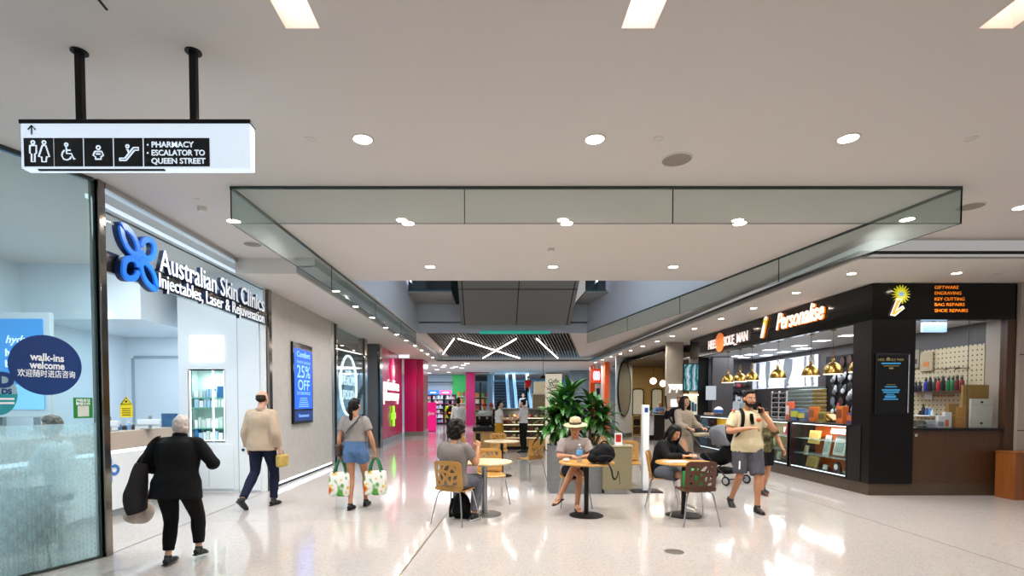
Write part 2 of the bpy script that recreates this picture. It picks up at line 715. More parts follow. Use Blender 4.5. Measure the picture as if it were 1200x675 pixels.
a = V((xl + .02, y0, z0)) + d * .36 + nn * .004
sm.tube([a, a + V((xr - xl - .04, 0, 0))], .012, 6)
sm.build('panel_joint', m_gap, esc)


# slatted ceiling beyond the void
slm = MB()
for i in range(46):
    u = i / 45
    xa, xb = sl0 + (sr0 - sl0) * u, sl1 + (sr1 - sl1) * u
    a, b_ = V((xa, YV1 + .02, ZC - .02)), V((xb, 25.75, ZC - .02))
    w = V((.018, 0, 0))
    h = V((0, 0, .14))
    slm.add([a - w, a + w, b_ + w, b_ - w, a - w + h, a + w + h, b_ + w + h, b_ - w + h], [(0, 1, 2, 3), (0, 1, 5, 4), (2, 3, 7, 6), (1, 2, 6, 5), (3, 0, 4, 7)])
o = struct(slm.build('ceiling_slats', M('slat_grey', '#55504e', .5, var=.05), smooth=0))
struct(MB().box(-2.3, 4.6, YV1, 25.8, ZC + .3, ZC + .34).build('ceiling_plenum', M('plenum', '#2b2a2b', .7, var=.1), smooth=0))
struct(MB().box(-.35, 1.6, YV1 + .01, YV1 + .05, ZC - .03, ZC + .03).build('trim_6', M('slat_end', '#26403f', .4, var=.1), smooth=0))
MB_ = MB().box(-.35, 1.9, YV1 - .03, YV1 + .0, ZC - .045, ZC + .05)
tag(MB_.build('led_banner', glow('teal_led', '#1fae94', .55), smooth=0), 'narrow teal lit banner at the near edge of the slatted ceiling', 'banner')
# slim light tubes crossing below the slats
for i, (p, q, lb) in enumerate([((532, 397), (519, 415), 'short slanting light tube at the left end of the slatted ceiling'), ((537, 397), (616, 422), 'long light tube sloping down to the right, crossing another under the slats'), ((605, 397), (562, 422), 'light tube sloping down to the left, crossing the long one under the slats'), ((629, 397), (656, 422), 'slanting light tube at the right end of the slatted ceiling')]):
    a, b_ = atZ(*p, ZC - .1), atZ(*q, ZC - .1 + (-.0))
    if b_.y > 25.4:
        b_ = a + (b_ - a) * ((25.4 - a.y) / (b_.y - a.y))
    a2, b2 = atZ(*p, ZC - .1), b_
    t = thing('light_tube', lb, 'ceiling light', (a + b_) / 2, 0, 'light tubes under the slats')
    MB().tube([a, b_], .02, 8).build('tube', glow('tube_glow', '#fff6ea', 14), t)
    MB().tube([a + V((0, 0, .035)), b_ + V((0, 0, .035))], .02, 6).build('housing', m_stl, t)

light('void_fill', 'AREA', (.8, 11.6, 7.1), 200, (.78, .88, 1), 3)  # added cool fill light for the void, has no fitting of its own
for x_, lb_ in ((VL1 + .04, 'left'), (VR1 - .06, 'right')):
    t = thing('led_strip', 'bright white led strip high on the void wall, ' + ('above the pharmacy side' if lb_ == 'left' else 'above the dark shop side'), 'led strip', (x_, 16, 5.05), 0, 'void led strips')
    MB().box(x_ - .012, x_ + .012, 14.9, 16.75, 5.02, 5.07).build('tube', glow('void_led', '#e9e4ff', 7), t, smooth=0)

# ---- glass smoke baffles hanging below the ceiling around the void
m_baf = glass('baffle_glass', '#dbe5e2', .05, .16, '#ccd6d2')
m_bafs = glass('baffle_glass_side', '#d2dfdd', .06, .2, '#bfccc8')
m_edge = M('glass_edge', '#33403c', .2, var=.02)
YB, ZB = 5.46, 3.42
gx = [-2.68, -.27, 1.88, 4.86]


def pane(p, q, z0, z1, m, th=.012, lab='', grp='glass smoke baffles', cat='glass baffle'):
    p, q = V((p[0], p[1], 0)), V((q[0], q[1], 0))
    d = (q - p)
    n = V((-d.y, d.x, 0)).normalized() * th / 2
    up0, up1 = V((0, 0, z0)), V((0, 0, z1))
    t = thing('glass_baffle', lab, cat, (p + q) / 2 + V((0, 0, z0)), 0, grp)
    g = MB()
    g.quad(p + up0, q + up0, q + up1, p + up1)
    g.build('glass_pane', m, t, smooth=0)
    e = MB()
    for r in (p, q):
        e.cbox(r + V((0, 0, (z0 + z1) / 2)), (.008, .012, z1 - z0))
    e.add([p - n + up0, p + n + up0, q + n + up0, q - n + up0, p - n + up0 + V((0, 0, .004)), p + n + up0 + V((0, 0, .004)), q + n + up0 + V((0, 0, .004)), q - n + up0 + V((0, 0, .004))], [(0, 1, 2, 3), (4, 5, 6, 7), (0, 1, 5, 4), (2, 3, 7, 6)])
    e.build('pane_edge', m_edge, t, smooth=0)
    c = MB()
    up = V((0, 0, z1))
    c.add([p - n * 2 + up, p + n * 2 + up, q + n * 2 + up, q - n * 2 + up] + [x + V((0, 0, -.025)) for x in (p - n * 2 + up, p + n * 2 + up, q + n * 2 + up, q - n * 2 + up)], [(0, 1, 2, 3), (4, 5, 6, 7), (0, 1, 5, 4), (2, 3, 7, 6), (0, 3, 7, 4), (1, 2, 6, 5)])
    c.build('channel', m_edge, t, smooth=0)
    return t


for i in range(3):
    pane((gx[i], YB), (gx[i + 1], YB), ZB, ZC, m_baf, lab=['front glass baffle pane at the left corner, facing the hall', 'middle pane of the front glass baffle facing the hall', 'front glass baffle pane at the right corner, facing the hall'][i])
Lb, Rb = [(-2.68, 5.46), (-2.6, 8.6), (-2.52, 11.5), (-2.44, 14.3), (-2.38, 16.7)], [(4.86, 5.46), (4.43, 8.1), (3.96, 11.0), (3.54, 13.6), (3.05, 16.6)]
od = ['nearest the front corner', 'second from the front corner', 'third from the front corner', 'farthest from the front corner']
for i in range(4):
    pane(Lb[i], Lb[i + 1], ZB, ZC, m_bafs, lab='side glass baffle pane on the skin clinic side, ' + od[i])
    pane(Rb[i], Rb[i + 1], ZB, ZC, m_bafs, lab='side glass baffle pane on the dark shop side, ' + od[i])

# ---- downlights and ceiling fittings
m_trimw = M('white_trim', '#d8d4ce', .4, var=.01)
m_lens = glow('lens_glow', '#fff8ee', 14)


def downlight(px, py, z, lab, r=.075, en=30, col=(1, .965, .93), grp='round ceiling downlights', ln=None):
    p = atZ(px, py, z)
    t = thing('downlight', lab, 'downlight', p, 0, grp)
    MB().lathe([(r + .018, 0), (r + .014, -.008), (r, -.006), (r, .0)], (0, 0, 0), 24).build('trim_ring', m_trimw, t, world=False)
    MB().lathe([(0, -.003), (r, -.003)], (0, 0, 0), 24).build('lens', ln or m_lens, t, world=False)
    if en:
        l = light('downlight_lamp', 'AREA', p + V((0, 0, -.012)), en, col, r * 1.6)
        l.data.spread = math.radians(150)
    return t


CEN = 44
for i, (x, y, lb) in enumerate([
        (425, 163, 'bright ceiling downlight right of the hanging sign, in front of the glass baffle'), (697, 163, 'bright ceiling downlight left of the round speaker grille'), (994, 162, 'bright ceiling downlight above the right end of the glass baffle'),
        (274, 259, 'ceiling downlight at the left corner of the glass baffle'), (478, 261.5, 'downlight behind the left pane of the front baffle'), (664, 261.5, 'downlight behind the middle pane of the front baffle'),
        (867, 261.5, 'downlight behind the right pane of the front baffle'), (1063, 257, 'downlight seen through the right corner of the glass baffle'),
        (504, 312.5, 'small downlight near the void edge, left of the other two'), (648, 312.5, 'small downlight near the void edge, middle of three'), (789, 312.5, 'small downlight near the void edge, right of the other two'),
        (1197, 243, 'downlight at the right ceiling edge above the black shop sign')]):
    downlight(x, y, ZC, lb, en=CEN)
rowL = [(394, 341), (417, 359), (436, 372), (452, 384), (465, 392), (476, 399), (486, 405), (494, 410.5), (501, 415), (507, 419)]
orr = ['first', 'second', 'third', 'fourth', 'fifth', 'sixth', 'seventh', 'eighth', 'ninth', 'tenth', 'eleventh', 'twelfth', 'thirteenth']
for i, (x, y) in enumerate(rowL):
    downlight(x, y, ZS, '%s downlight from the front in the soffit row above the pharmacy side' % orr[i], .06, 26, grp='soffit downlights on the pharmacy side')
rowR = [(998, 320.5), (933, 343), (883, 361), (845, 373.5), (814, 385), (788, 393.5), (770, 400), (753, 405.5), (739, 410.5), (727, 414.5), (716, 418), (706, 421.5), (698, 424.5)]
for i, (x, y) in enumerate(rowR):
    downlight(x, y, ZS, '%s downlight from the front in the soffit row above the dark shop side' % orr[i], .06, 24, grp='soffit downlights on the dark shop side')
downlight(1121, 320, ZS, 'soffit downlight in front of the black sign listing services', .06, 24)


def puck(name, px, py, z, r, h, m, lab, cat, ring=True):
    p = atZ(px, py, z)
    t = thing(name, lab, cat, p)
    MB().lathe([(r, 0), (r, -h * .5), (r * .9, -h), (0, -h)], (0, 0, 0), 24).build('housing', m, t, world=False)
    if ring:
        MB().lathe([(r + .012, 0), (r + .012, -.005), (r, -.006), (r, 0)], (0, 0, 0), 24).build('trim_ring', m_trimw, t, world=False)
    return t


m_grl = M('speaker_grille', '#968d84', .7, var=.1, vs=200)
puck('ceiling_speaker', 793, 187, ZC, .13, .006, m_grl, 'large round grey speaker grille in the ceiling, in front of the glass baffle', 'speaker')
puck('ceiling_speaker', 296, 286, ZC, .12, .006, m_grl, 'round speaker grille in the ceiling behind the left baffle corner', 'speaker')
puck('ceiling_speaker', 1137, 242, ZC, .13, .006, m_grl, 'round speaker grille in the ceiling right of the glass baffle corner', 'speaker')
puck('smoke_detector', 237, 243, ZC, .05, .05, m_trimw, 'round white smoke detector on the ceiling above the clinic lettering', 'smoke detector')
puck('smoke_detector', 646, 291.5, ZC, .05, .04, m_trimw, 'small round detector on the ceiling behind the front baffle', 'smoke detector')
for x, y, z, lb in [(363, 163, ZC, 'small round sprinkler cap left of the first bright downlight'), (771, 163, ZC, 'small round sprinkler cap above the speaker grille'), (1138, 162.5, ZC, 'small round sprinkler cap right of the bright downlight'), (229, 234, ZC, 'small round sprinkler cap beside the smoke detector'), (1168, 321, ZS, 'small sprinkler cap in the soffit above the black service list')]:
    puck('sprinkler_cap', x, y, z, .035, .005, m_trimw, lb, 'sprinkler')
a, b_ = atZ(108, -10, ZC), atZ(125, 11, ZC)
tag(MB().tube([a, b_], .008, 6).build('ceiling_slot_diffuser', m_gap), 'short dark slot in the ceiling above the hanging sign', 'ceiling slot')

# ---- hanging wayfinding sign
p0, p1 = atY(25, 197.5, 3.35), atY(292.5, 141, 3.35)
YS = 3.35
sx0, sx1 = p0.x, p1.x
sz0, sz1 = p0.z, p1.z
hs = thing('hanging_sign', 'white backlit wayfinding sign with black pictograms, hanging from two black posts', 'sign', ((sx0 + sx1) / 2, YS, sz0))
D = .07
MB().box(sx0, sx1, YS, YS + D, sz0, sz1 - .015).build('light_box', glow('sign_glow', '#dcecfb', .78), hs, bevel=.006)
MB().box(sx0 - .006, sx1 + .006, YS - .006, YS + D + .006, sz1 - .02, sz1 + .005).build('top_cap', m_blkm, hs, bevel=.003)
MB().box(sx0 + .1, sx0 + .9, YS + .005, YS + .02, sz0 - .008, sz0).build('base_strip', m_blkm, hs)
for px in (95, 228):
    c = atY(px, 140, YS + D / 2)
    MB().box(c.x - .021, c.x + .021, YS + .015, YS + .055, sz1, ZC).build('post', m_blkm, hs, bevel=.004)
    MB().lathe([(.05, ZC), (.05, ZC - .006), (0, ZC - .006)], (c.x, YS + .035, 0), 20).build('ceiling_plate', m_blkm, hs)
UX, UZ = V((1, 0, 0)), V((0, 0, 1))
m_ink = M('sign_ink', '#14161b', .5, var=0)
m_pic = glow('picto_white', '#dcecfa', .9)


def sp(px, py, off=0):
    q = atY(px, py, YS)
    q.y = YS - off
    return q


def icon(tiles, lines=()):
    pass


for (x0, x1) in [(29, 62.5), (64.5, 97), (99.5, 132), (134.5, 167), (169.5, 245.5)]:
    a, b_ = sp(x0, 195.2), sp(x1, 162)
    MB().box(a.x, b_.x, YS - .004, YS + .002, a.z, b_.z).build('pictogram_tile', m_ink, hs, smooth=0)


def stroke(pts, name='pictogram', m=None, r=.0035, close=False, k=1):
    pl = [sp(x, y, .006) for x, y in pts]
    if close:
        pl.append(pl[0])
    return pl, r, k


def pict(strokes, name='pictogram', m=m_pic):
    mb = MB()
    for pts in strokes:
        pl = [sp(x, y, .006) for x, y in pts]
        mb.tube(pl, .0042, 6)
    return mb.build(name, m, hs)


def circ(x, y, r, n=10):
    return [(x + r * math.cos(2 * PI * i / n), y + r * math.sin(2 * PI * i / n)) for i in range(n + 1)]


man = [circ(39.5, 167.5, 2), [(36, 171), (43.5, 171), (43.5, 180), (41.8, 181), (41.8, 190), (38, 190), (38, 181), (36, 180), (36, 171)]]
woman = [circ(52.5, 167.5, 2), [(50.5, 171), (54.5, 171), (58.8, 184), (55.5, 184.5), (55, 190), (50.2, 190), (49.8, 184.5), (46.3, 184), (50.5, 171)]]
pict(man + woman)
pict([circ(78.5, 170, 1.8), [(78.5, 173), (79, 180.5), (84.5, 180.5), (87.5, 187), (89, 186.5)], [(79, 176.5), (83.5, 176.5)], [(76.5, 176.5), (74, 179.5), (73.4, 183), (75.5, 187), (79.5, 188), (83, 186.5), (84.4, 184)]])
pict([circ(116, 173.5, 2.2), [(112, 178), (120, 178), (122, 182.5), (119, 184.5), (119.5, 187), (112.5, 187), (113, 184.5), (110, 182.5), (112, 178)], [(113.5, 181), (118.5, 181)]])
pict([circ(150, 172, 1.8), [(149, 176), (151, 176), (151, 179)], [(141, 186), (147, 186), (157, 173.5), (163, 173.5), (163, 176.5), (158.5, 176.5), (148.5, 188.5), (141, 188.5), (141, 186)]])
pict([[(38, 158), (38, 148)], [(33.5, 152.5), (38, 147.5), (42.5, 152.5)]], 'direction_arrow', m_ink)
sz = (sp(0, 165.5).z - sp(0, 172).z) / .70
for s_, y in (('PHARMACY', 173), ('ESCALATOR TO', 182.6), ('QUEEN STREET', 192.2)):
    w = {'PHARMACY': 49, 'ESCALATOR TO': 62, 'QUEEN STREET': 63}[s_]
    a = sp(178, y, .006)
    text('lettering', s_, sz, m_pic, hs, a, UX, UZ, fitw=sp(178 + w, y).x - a.x, align='LEFT', bold=.0004, ext=.002)
for y in (170, 179.5):
    q = sp(173.5, y, .004)
    MB().ell(q, (.006, .003, .006), 8, 6).build('bullet', m_pic, hs)
# ---------------------------------------------------------------- left side: skin clinic, grey wall, health food window, pharmacy
XL = -3.95
G = V((-.396, -.918, 0))
GA = V((XL, 5.25, 0))
GN = V((.918, -.396, 0))


def atP(px, py, pt, n):
    r = ray(px, py)
    o = V((0, 0, EYE))
    return o + r * ((V(pt) - o).dot(n) / r.dot(n))


GU = -G
m_cg = glass('clinic_glass', '#d9eaec', .03, .07, '#c9dfe2')
m_fr = glass('frost_film', '#e6f4f4', .02, .52, '#e6f6f6', rough=.2, back=.85)
gl = thing('glass_wall', 'tall clinic glass wall with a frosted patterned lower half, beside the blue round decal', 'glass wall', GA + G * .6)


def gp(u, z, off=0.):
    return GA + G * u + V((0, 0, z)) + GN * off


MB().quad(gp(0, .02), gp(1.7, .02), gp(1.7, 3.78), gp(0, 3.78)).build('glass_pane', m_cg, gl, smooth=0)
MB().quad(gp(0.02, .03, .004), gp(1.7, .03, .004), gp(1.7, 1.37, .004), gp(0.02, 1.37, .004)).build('frosted_film', m_fr, gl, smooth=0)
# fine woven lines printed in the frosted band
pm = glass('film_lines', '#ffffff', .0, .3, '#f4fbfb', back=.8)
ln = MB()
for i in range(46):
    u = .05 + i * .036
    k = 0
    z = .05 + (i % 2) * .025
    while z < 1.33:
        ln.quad(gp(u, z, .006), gp(u + .012, z, .006), gp(u + .012, z + .03, .006), gp(u, z + .03, .006))
        z += .05
ln.build('film_pattern', pm, gl, smooth=0, fix=False)
e = MB()
e.add([gp(-.005, 0, -.012), gp(.01, 0, -.012), gp(.01, 0, .012), gp(-.005, 0, .012), gp(-.005, 3.78, -.012), gp(.01, 3.78, -.012), gp(.01, 3.78, .012), gp(-.005, 3.78, .012)], [(0, 1, 2, 3), (4, 5, 6, 7), (0, 1, 5, 4), (1, 2, 6, 5), (2, 3, 7, 6), (3, 0, 4, 7)])
e.build('pane_edge', M('glass_edge_dark', '#10302f', .15, var=0), gl, smooth=0)
MB().add([gp(0, 3.76, -.02), gp(1.7, 3.76, -.02), gp(1.7, 3.76, .02), gp(0, 3.76, .02), gp(0, 3.8, -.02), gp(1.7, 3.8, -.02), gp(1.7, 3.8, .02), gp(0, 3.8, .02)], [(0, 1, 2, 3), (0, 1, 5, 4), (1, 2, 6, 5), (2, 3, 7, 6), (3, 0, 4, 7)]).build('head_channel', m_edge, gl, smooth=0)
MB().add([gp(0, 0, -.014), gp(1.7, 0, -.014), gp(1.7, 0, .014), gp(0, 0, .014), gp(0, .025, -.014), gp(1.7, .025, -.014), gp(1.7, .025, .014), gp(0, .025, .014)], [(4, 5, 6, 7), (0, 1, 5, 4), (1, 2, 6, 5), (2, 3, 7, 6), (3, 0, 4, 7)]).build('floor_channel', m_edge, gl, smooth=0)
# chrome post where the glass meets the clinic opening
struct(MB().box(XL - .06, XL + .045, 5.27, 5.36, 0, 3.8).build('trim_7', m_brz, bevel=.004))

# decals
c = atP(54, 428, GA, GN)
dn = thing('window_decal', 'dark blue round walk-ins welcome decal on the clinic glass', 'decal', c)
r1 = (atP(95, 428, GA, GN) - c).dot(GU)
rz = c.z - atP(54, 463, GA, GN).z
m_navy = M('decal_navy', '#0d3f86', .35, var=0)
o_ = c + GN * .007
MB().prism([(r1 * math.cos(q * PI / 24), rz * math.sin(q * PI / 24)) for q in range(48)], o_, GU, UZ, .003).build('disc', m_navy, dn, smooth=30)
m_dw = M('decal_white', '#f1f6fb', .5, emit=.25, var=0)
for s_, y, sz, w in (('walk-ins', 423, .095, .92), ('welcome', 432.3, .095, .95), ('欢迎随时进店咨询', 441.5, .075, 1.56)):
    a = atP(55, y, GA, GN)
    text('lettering', s_, sz, m_dw, dn, a + GN * .0125, GU, UZ, bold=.0025 if sz > .08 else .0006, fitw=r1 * w, ext=.001)
c2 = atP(-2, 463, GA, GN)
d2 = thing('window_decal', 'teal and white round decal cut by the left photo edge, on the clinic glass', 'decal', c2)
m_teal = M('decal_teal', '#27a7b4', .4, var=0)
r2 = (atP(20, 463, GA, GN) - c2).dot(GU)
h2 = c2.z - atP(-2, 488, GA, GN).z
MB().prism([(r2 * math.cos(-q * PI / 20), h2 * math.sin(-q * PI / 20)) for q in range(21)], c2 + GN * .007 + V((0, 0, .01)), GU, UZ, .003).build('lower_half', m_teal, d2, smooth=30)
MB().prism([(r2 * math.cos(q * PI / 20), h2 * math.sin(q * PI / 20)) for q in range(21)], c2 + GN * .007 + V((0, 0, .012)), GU, UZ, .003).build('upper_half', M('decal_pale', '#a9cfe0', .4, var=0), d2, smooth=30)
text('lettering', 'D', .17, m_navy, d2, atP(5, 453, GA, GN) + GN * .012, GU, UZ, bold=.012, ext=.001)
text('lettering', 'DS', .06, m_navy, d2, atP(7, 461.5, GA, GN) + GN * .012, GU, UZ, bold=.003, ext=.001)
for k_ in range(2):
    q = atP(6, 468.5 + 5 * k_, GA, GN) + GN * .012
    MB().prism([(-.06, 0), (.06, 0), (.06, .016), (-.06, .016)], q, GU, UZ, .001).build('text_line', m_dw, d2, smooth=0)
c3 = atP(97, 478, GA, GN)
d3 = thing('window_sticker', 'small green rectangular sticker with white writing on the clinic glass edge', 'sticker', c3)
MB().prism([(-.085, -.1), (.085, -.1), (.085, .1), (-.085, .1)], c3 + GN * .006, GU, UZ, .002).build('backing', M('sticker_green', '#1f9a3c', .4, var=0), d3, smooth=0)
MB().prism([(-.05, -.085), (.05, -.085), (.05, .02), (-.05, .02)], c3 + GN * .0085, GU, UZ, .001).build('white_patch', M('sticker_white', '#e8efe8', .5, var=0), d3, smooth=0)
text('lettering', '扫码关注\n微信公众', .032, m_dw, d3, c3 + GN * .0095 + V((0, 0, .062)), GU, UZ, ext=.0005, bold=.0008)

# ---- clinic room
XI = -7.6
m_cw = M('clinic_white', '#e3edf4', .35, var=.008)
struct(MB().box(XI - .1, XI, 1.5, 11.2, 0, 3.8).build('wall_clinic_side', m_cw, smooth=0))
struct(MB().box(XI, -5.42, 10.9, 11.0, 0, 3.8).build('wall_clinic_recess', m_cw, smooth=0))
struct(MB().box(XI, -4.0, 1.4, 1.5, 0, 3.8).build('wall_clinic_front', m_cw, smooth=0))
# cabinet wall facing the hall
YBk = 9.12
wc = MB()
nx0, nx1, nz0, nz1 = atY(222, 500, YBk).x, atY(264, 500, YBk).x, atY(240, 517, YBk).z, atY(240, 434, YBk).z
lx0, lx1, lz0, lz1 = atY(223, 400, YBk).x, atY(262, 400, YBk).x, atY(240, 424, YBk).z, atY(240, 393.5, YBk).z
dx0 = atY(279, 500, YBk).x
wc.box(-5.42, nx0, YBk, YBk + .1, 0, 3.8)
wc.box(nx1, XL, YBk, YBk + .1, 0, 3.8)
wc.box(nx0, nx1, YBk, YBk + .1, 0, nz0)
wc.box(nx0, nx1, YBk, YBk + .1, nz1, 3.8)
wc.box(-5.44, -5.42, YBk, 10.9, 0, 3.8)
struct(wc.build('wall_clinic_back', m_pan, smooth=0))
struct(MB().box(dx0, dx0 + .012, YBk - .003, YBk, 0, 3.05).box(dx0, XL - .05, YBk - .003, YBk, 3.05, 3.06).box(-5.42, dx0, YBk - .003, YBk, .02, .03).build('trim_8', M('panel_gap', '#9fb0ba', .5, var=0), smooth=0))
dr = thing('cabinet_door', 'tall glossy white flush door at the right end of the clinic back wall', 'door', ((dx0 + XL) / 2, YBk, 0))
MB().box(dx0 + .02, XL - .07, YBk - .022, YBk - .004, .03, 3.03).build('door_leaf', m_pan, dr, bevel=.003)
q = atY(286, 527, YBk)
MB().lathe([(.02, 0), (.024, .02), (.0, .03)], (q.x, YBk - .022, q.z), 14, Matrix.Rotation(PI / 2, 3, 'X')).build('knob', m_blkm, dr)
cb = thing('display_cabinet', 'lit wall niche with glass shelves of skincare boxes in the clinic back wall', 'cabinet', ((nx0 + nx1) / 2, YBk, nz0))
cbm = MB()
cbm.box(nx0, nx1, YBk + .3, YBk + .32, nz0, nz1).box(nx0 - .01, nx0, YBk, YBk + .32, nz0, nz1).box(nx1, nx1 + .01, YBk, YBk + .32, nz0, nz1).box(nx0, nx1, YBk, YBk + .32, nz0 - .02, nz0).box(nx0, nx1, YBk, YBk + .32, nz1, nz1 + .02)
cbm.build('carcass', M('niche_white', '#dff3f0', .4, var=0), cb, smooth=0)
for x in (nx0 + .012, nx1 - .012, (nx0 + nx1) / 2 + .1):
    MB().box(x - .012, x + .012, YBk + .01, YBk + .03, nz0, nz1).build('light_strip', glow('niche_led', '#eaffff', 1.6), cb, smooth=0)
MB().box(nx0 + .02, nx1 - .02, YBk + .01, YBk + .03, nz0, nz0 + .02).build('light_strip', MATS['niche_led'], cb, smooth=0)
shz = [atY(240, y, YBk + .15).z for y in (466, 477.5, 501.5)] 
m_shelfg = M('shelf_glass', '#5fb3a0', .1, var=0, emit=.15)
for z in shz:
    MB().box(nx0 + .01, nx1 - .01, YBk + .05, YBk + .29, z - .012, z).build('shelf', m_shelfg, cb, smooth=0)
light('niche_lamp', 'AREA', ((nx0 + nx1) / 2, YBk + .1, nz1 - .02), 2.5, (.85, 1, 1), .3, size_y=.1)
bxm = [M('box_white', '#eef4f6', .4, var=0), M('box_mint', '#cfe7df', .4, var=0), M('box_blue', '#2c6fae', .4, var=0), M('box_sky', '#a9cfe4', .4, var=0)]
random.seed(3)
lev = [nz0 + .002] + sorted(shz)
lv = ['bottom', 'lowest glass shelf', 'middle glass shelf', 'top glass shelf']
proto = {}
for li, z in enumerate(lev):
    x = nx0 + .05
    n = 0
    while x < nx1 - .1:
        w_ = random.choice([.05, .06, .07, .08])
        h_ = random.choice([.14, .17, .19, .15]) if li < 2 else random.choice([.12, .15])
        mt = random.choice([0, 0, 0, 1, 3])
        if li == 3 and n == 6:
            mt, w_, h_ = 2, .11, .2
        if li == 0 and n == 0:
            mt, h_ = 2, .2
        b_ = MB().box(-w_ / 2 + .003, w_ / 2 - .003, -.06, .06, 0, h_).build('skincare_box', bxm[mt], None, bevel=.003)
        b_.location = (x + w_ / 2, YBk + .13, z + .001)
        tag(b_, '%s skincare box, %s of the lit clinic niche, %s from the left' % (['white', 'pale mint', 'dark blue', 'sky blue'][mt], lv[li], orr[n]), 'box', 'skincare boxes in the lit niche, ' + lv[li])
        x += w_ + .004
        n += 1
lb = thing('light_box', 'small bright white lightbox above the lit clinic display niche', 'light box', ((lx0 + lx1) / 2, YBk, lz0))
MB().box(lx0, lx1, YBk - .02, YBk - .001, lz0, lz1).build('panel', glow('lb_white', '#f2ffff', 2.2), lb, bevel=.003)
zz = lz0 + (lz1 - lz0) * .42
MB().box(lx0, lx1, YBk - .024, YBk - .02, zz - .05, zz + .05).build('aqua_band', glow('lb_aqua', '#b5eee6', 1.3), lb, smooth=0)
MB().box(lx0 + .08, lx1 - .12, YBk - .024, YBk - .02, zz + .15, zz + .18).build('caption', glow('lb_grey', '#cfe3e6', .9), lb, smooth=0)
kn = thing('cupboard', 'low white double cupboard under the lit clinic display niche', 'cupboard', ((nx0 + nx1) / 2, YBk, 0))
xm = atY(245, 524, YBk).x
for a, b_ in ((nx0 - .1, xm - .004), (xm + .004, dx0 - .08)):
    dd = MB().box(a, b_, YBk - .02, YBk - .002, .06, nz0 - .06).build('door', m_pan, kn, bevel=.003)
    kx = xm - .05 if b_ < xm else xm + .05
    MB().ell((kx, YBk - .03, nz0 - .14), .014).build('knob', m_stl, dd)
# recess: soffit box, doorway, laser warning sign
rx = atY(165, 377, 8.5).x
struct(MB().box(XI, rx, 8.5, 10.9, 2.92, 3.8).build('ceiling_clinic', m_cw, smooth=0))
a, b_ = atY(158, 420, 10.9), atY(213, 500, 10.9)
dw = MB().box(a.x - .05, a.x, 10.86, 10.9, 0, a.z).box(a.x, -5.45, 10.86, 10.9, a.z, a.z + .05)
struct(dw.build('trim_9', M('door_frame_grey', '#9ba9b3', .4, var=0), smooth=0))
struct(MB().box(a.x, -5.45, 10.88, 10.898, 0, a.z).build('door_1', M('door_paint', '#ced9e2', .3, var=.01), smooth=0))
MB_ = puck('downlight', 120, 373.5, 2.92, .07, .004, m_lens, 'downlight under the boxed soffit inside the clinic', 'downlight')
light('clinic_lamp', 'AREA', (-6.2, 9.6, 2.9), 34, (.78, .91, 1), .8)
ws = thing('warning_sign', 'yellow triangular laser warning sign standing on the clinic desk', 'warning sign', atY(148, 489, 7.9))
q0, q1, q2 = atY(141, 474, 7.9), atY(148, 464.5, 7.9), atY(155.5, 474, 7.9)
zb = atY(148, 489, 7.9).z
yl = M('warn_yellow', '#f2d40c', .4, var=0)
poly = [(q0.x, zb), (q2.x, zb), (q2.x, q0.z), (q1.x, q1.z), (q0.x, q0.z)]
MB().prism(poly, (0, 7.9, 0), UX, UZ, .006).build('plate', yl, ws, smooth=0)
tr = [(q0.x + .015, q0.z + .004), (q2.x - .015, q0.z + .004), (q1.x, q1.z - .018)]
pts = [V((u, 7.892, v)) for u, v in tr]
MB().tube(pts + [pts[0]], .006, 6).build('black_triangle', m_blkm, ws)
MB().ell((q1.x, 7.892, q0.z + .045), (.018, .004, .018), 10, 6).build('symbol', m_blkm, ws)
for k in range(4):
    z = zb + .03 + k * .032
    MB().box(q0.x + .03, q2.x - .03, 7.891, 7.894, z, z + .01).build('text_line', m_blkm, ws, smooth=0)

# reception desk
XD = -5.15
zt, zm = atX(119, 507, XD).z, atX(119, 529, XD).z
dk = thing('reception_desk', 'white reception desk with a beige upper slab and small blue flower emblem', 'desk', (XD - .4, 6.6, 0))
Y0, Y1 = 5.0, 8.6
MB().box(XD - .7, XD, Y0, Y1, .1, zm - .05).build('front_panel', m_pan, dk, bevel=.008)
MB().box(XD - .68, XD - .06, Y0 + .02, Y1 - .04, 0, .1).build('plinth', M('plinth_grey', '#a7adb0', .4, var=0), dk)
MB().box(XD - .72, XD + .05, Y0, Y1 + .05, zm, zt).build('upper_slab', M('slab_beige', '#b7a89b', .4, var=.02), dk, bevel=.006)
MB().box(XD - .01, XD + .006, Y0 + .02, Y1, zm - .05, zm).build('light_strip', glow('desk_led', '#e3f1ff', 1.6), dk, smooth=0)
m_blue = M('emblem_blue', '#1f78f0', .3, emit=.4, var=0)
m_blue2 = M('emblem_blue_side', '#0d2f66', .4, var=0)


def petal(a, b_, brk, n=26):
    o, i = [], []
    for k in range(n + 1):
        q = brk + (2 * PI - .30) * k / n
        sh = 1 + .12 * math.cos(2 * q)
        o.append((a * math.cos(q) * sh, b_ * math.sin(q)))
        i.append((a * .60 * math.cos(q) * sh, b_ * .52 * math.sin(q)))
    return o + i[::-1]


def emblem(parent, c, R, ux, uy, ext, mat, name='emblem', tilt=0.):
    for k, (ang, a, b_, brk) in enumerate([(135, .30, .19, .3), (45, .24, .21, 2.6), (225, .24, .21, 2.6), (315, .30, .19, .3)]):
        t = math.radians(ang + tilt)
        lp = []
        for (u, v) in petal(a * R, b_ * R, brk):
            x, y = u * math.cos(t) - v * math.sin(t), u * math.sin(t) + v * math.cos(t)
            lp.append((x + math.cos(t) * .33 * R, y + math.sin(t) * .33 * R))
        me = curve_mesh([lp], ext)
        me.transform(frame(c, ux, uy))
        link(name + '_petal', me, mat, parent, smooth=0)


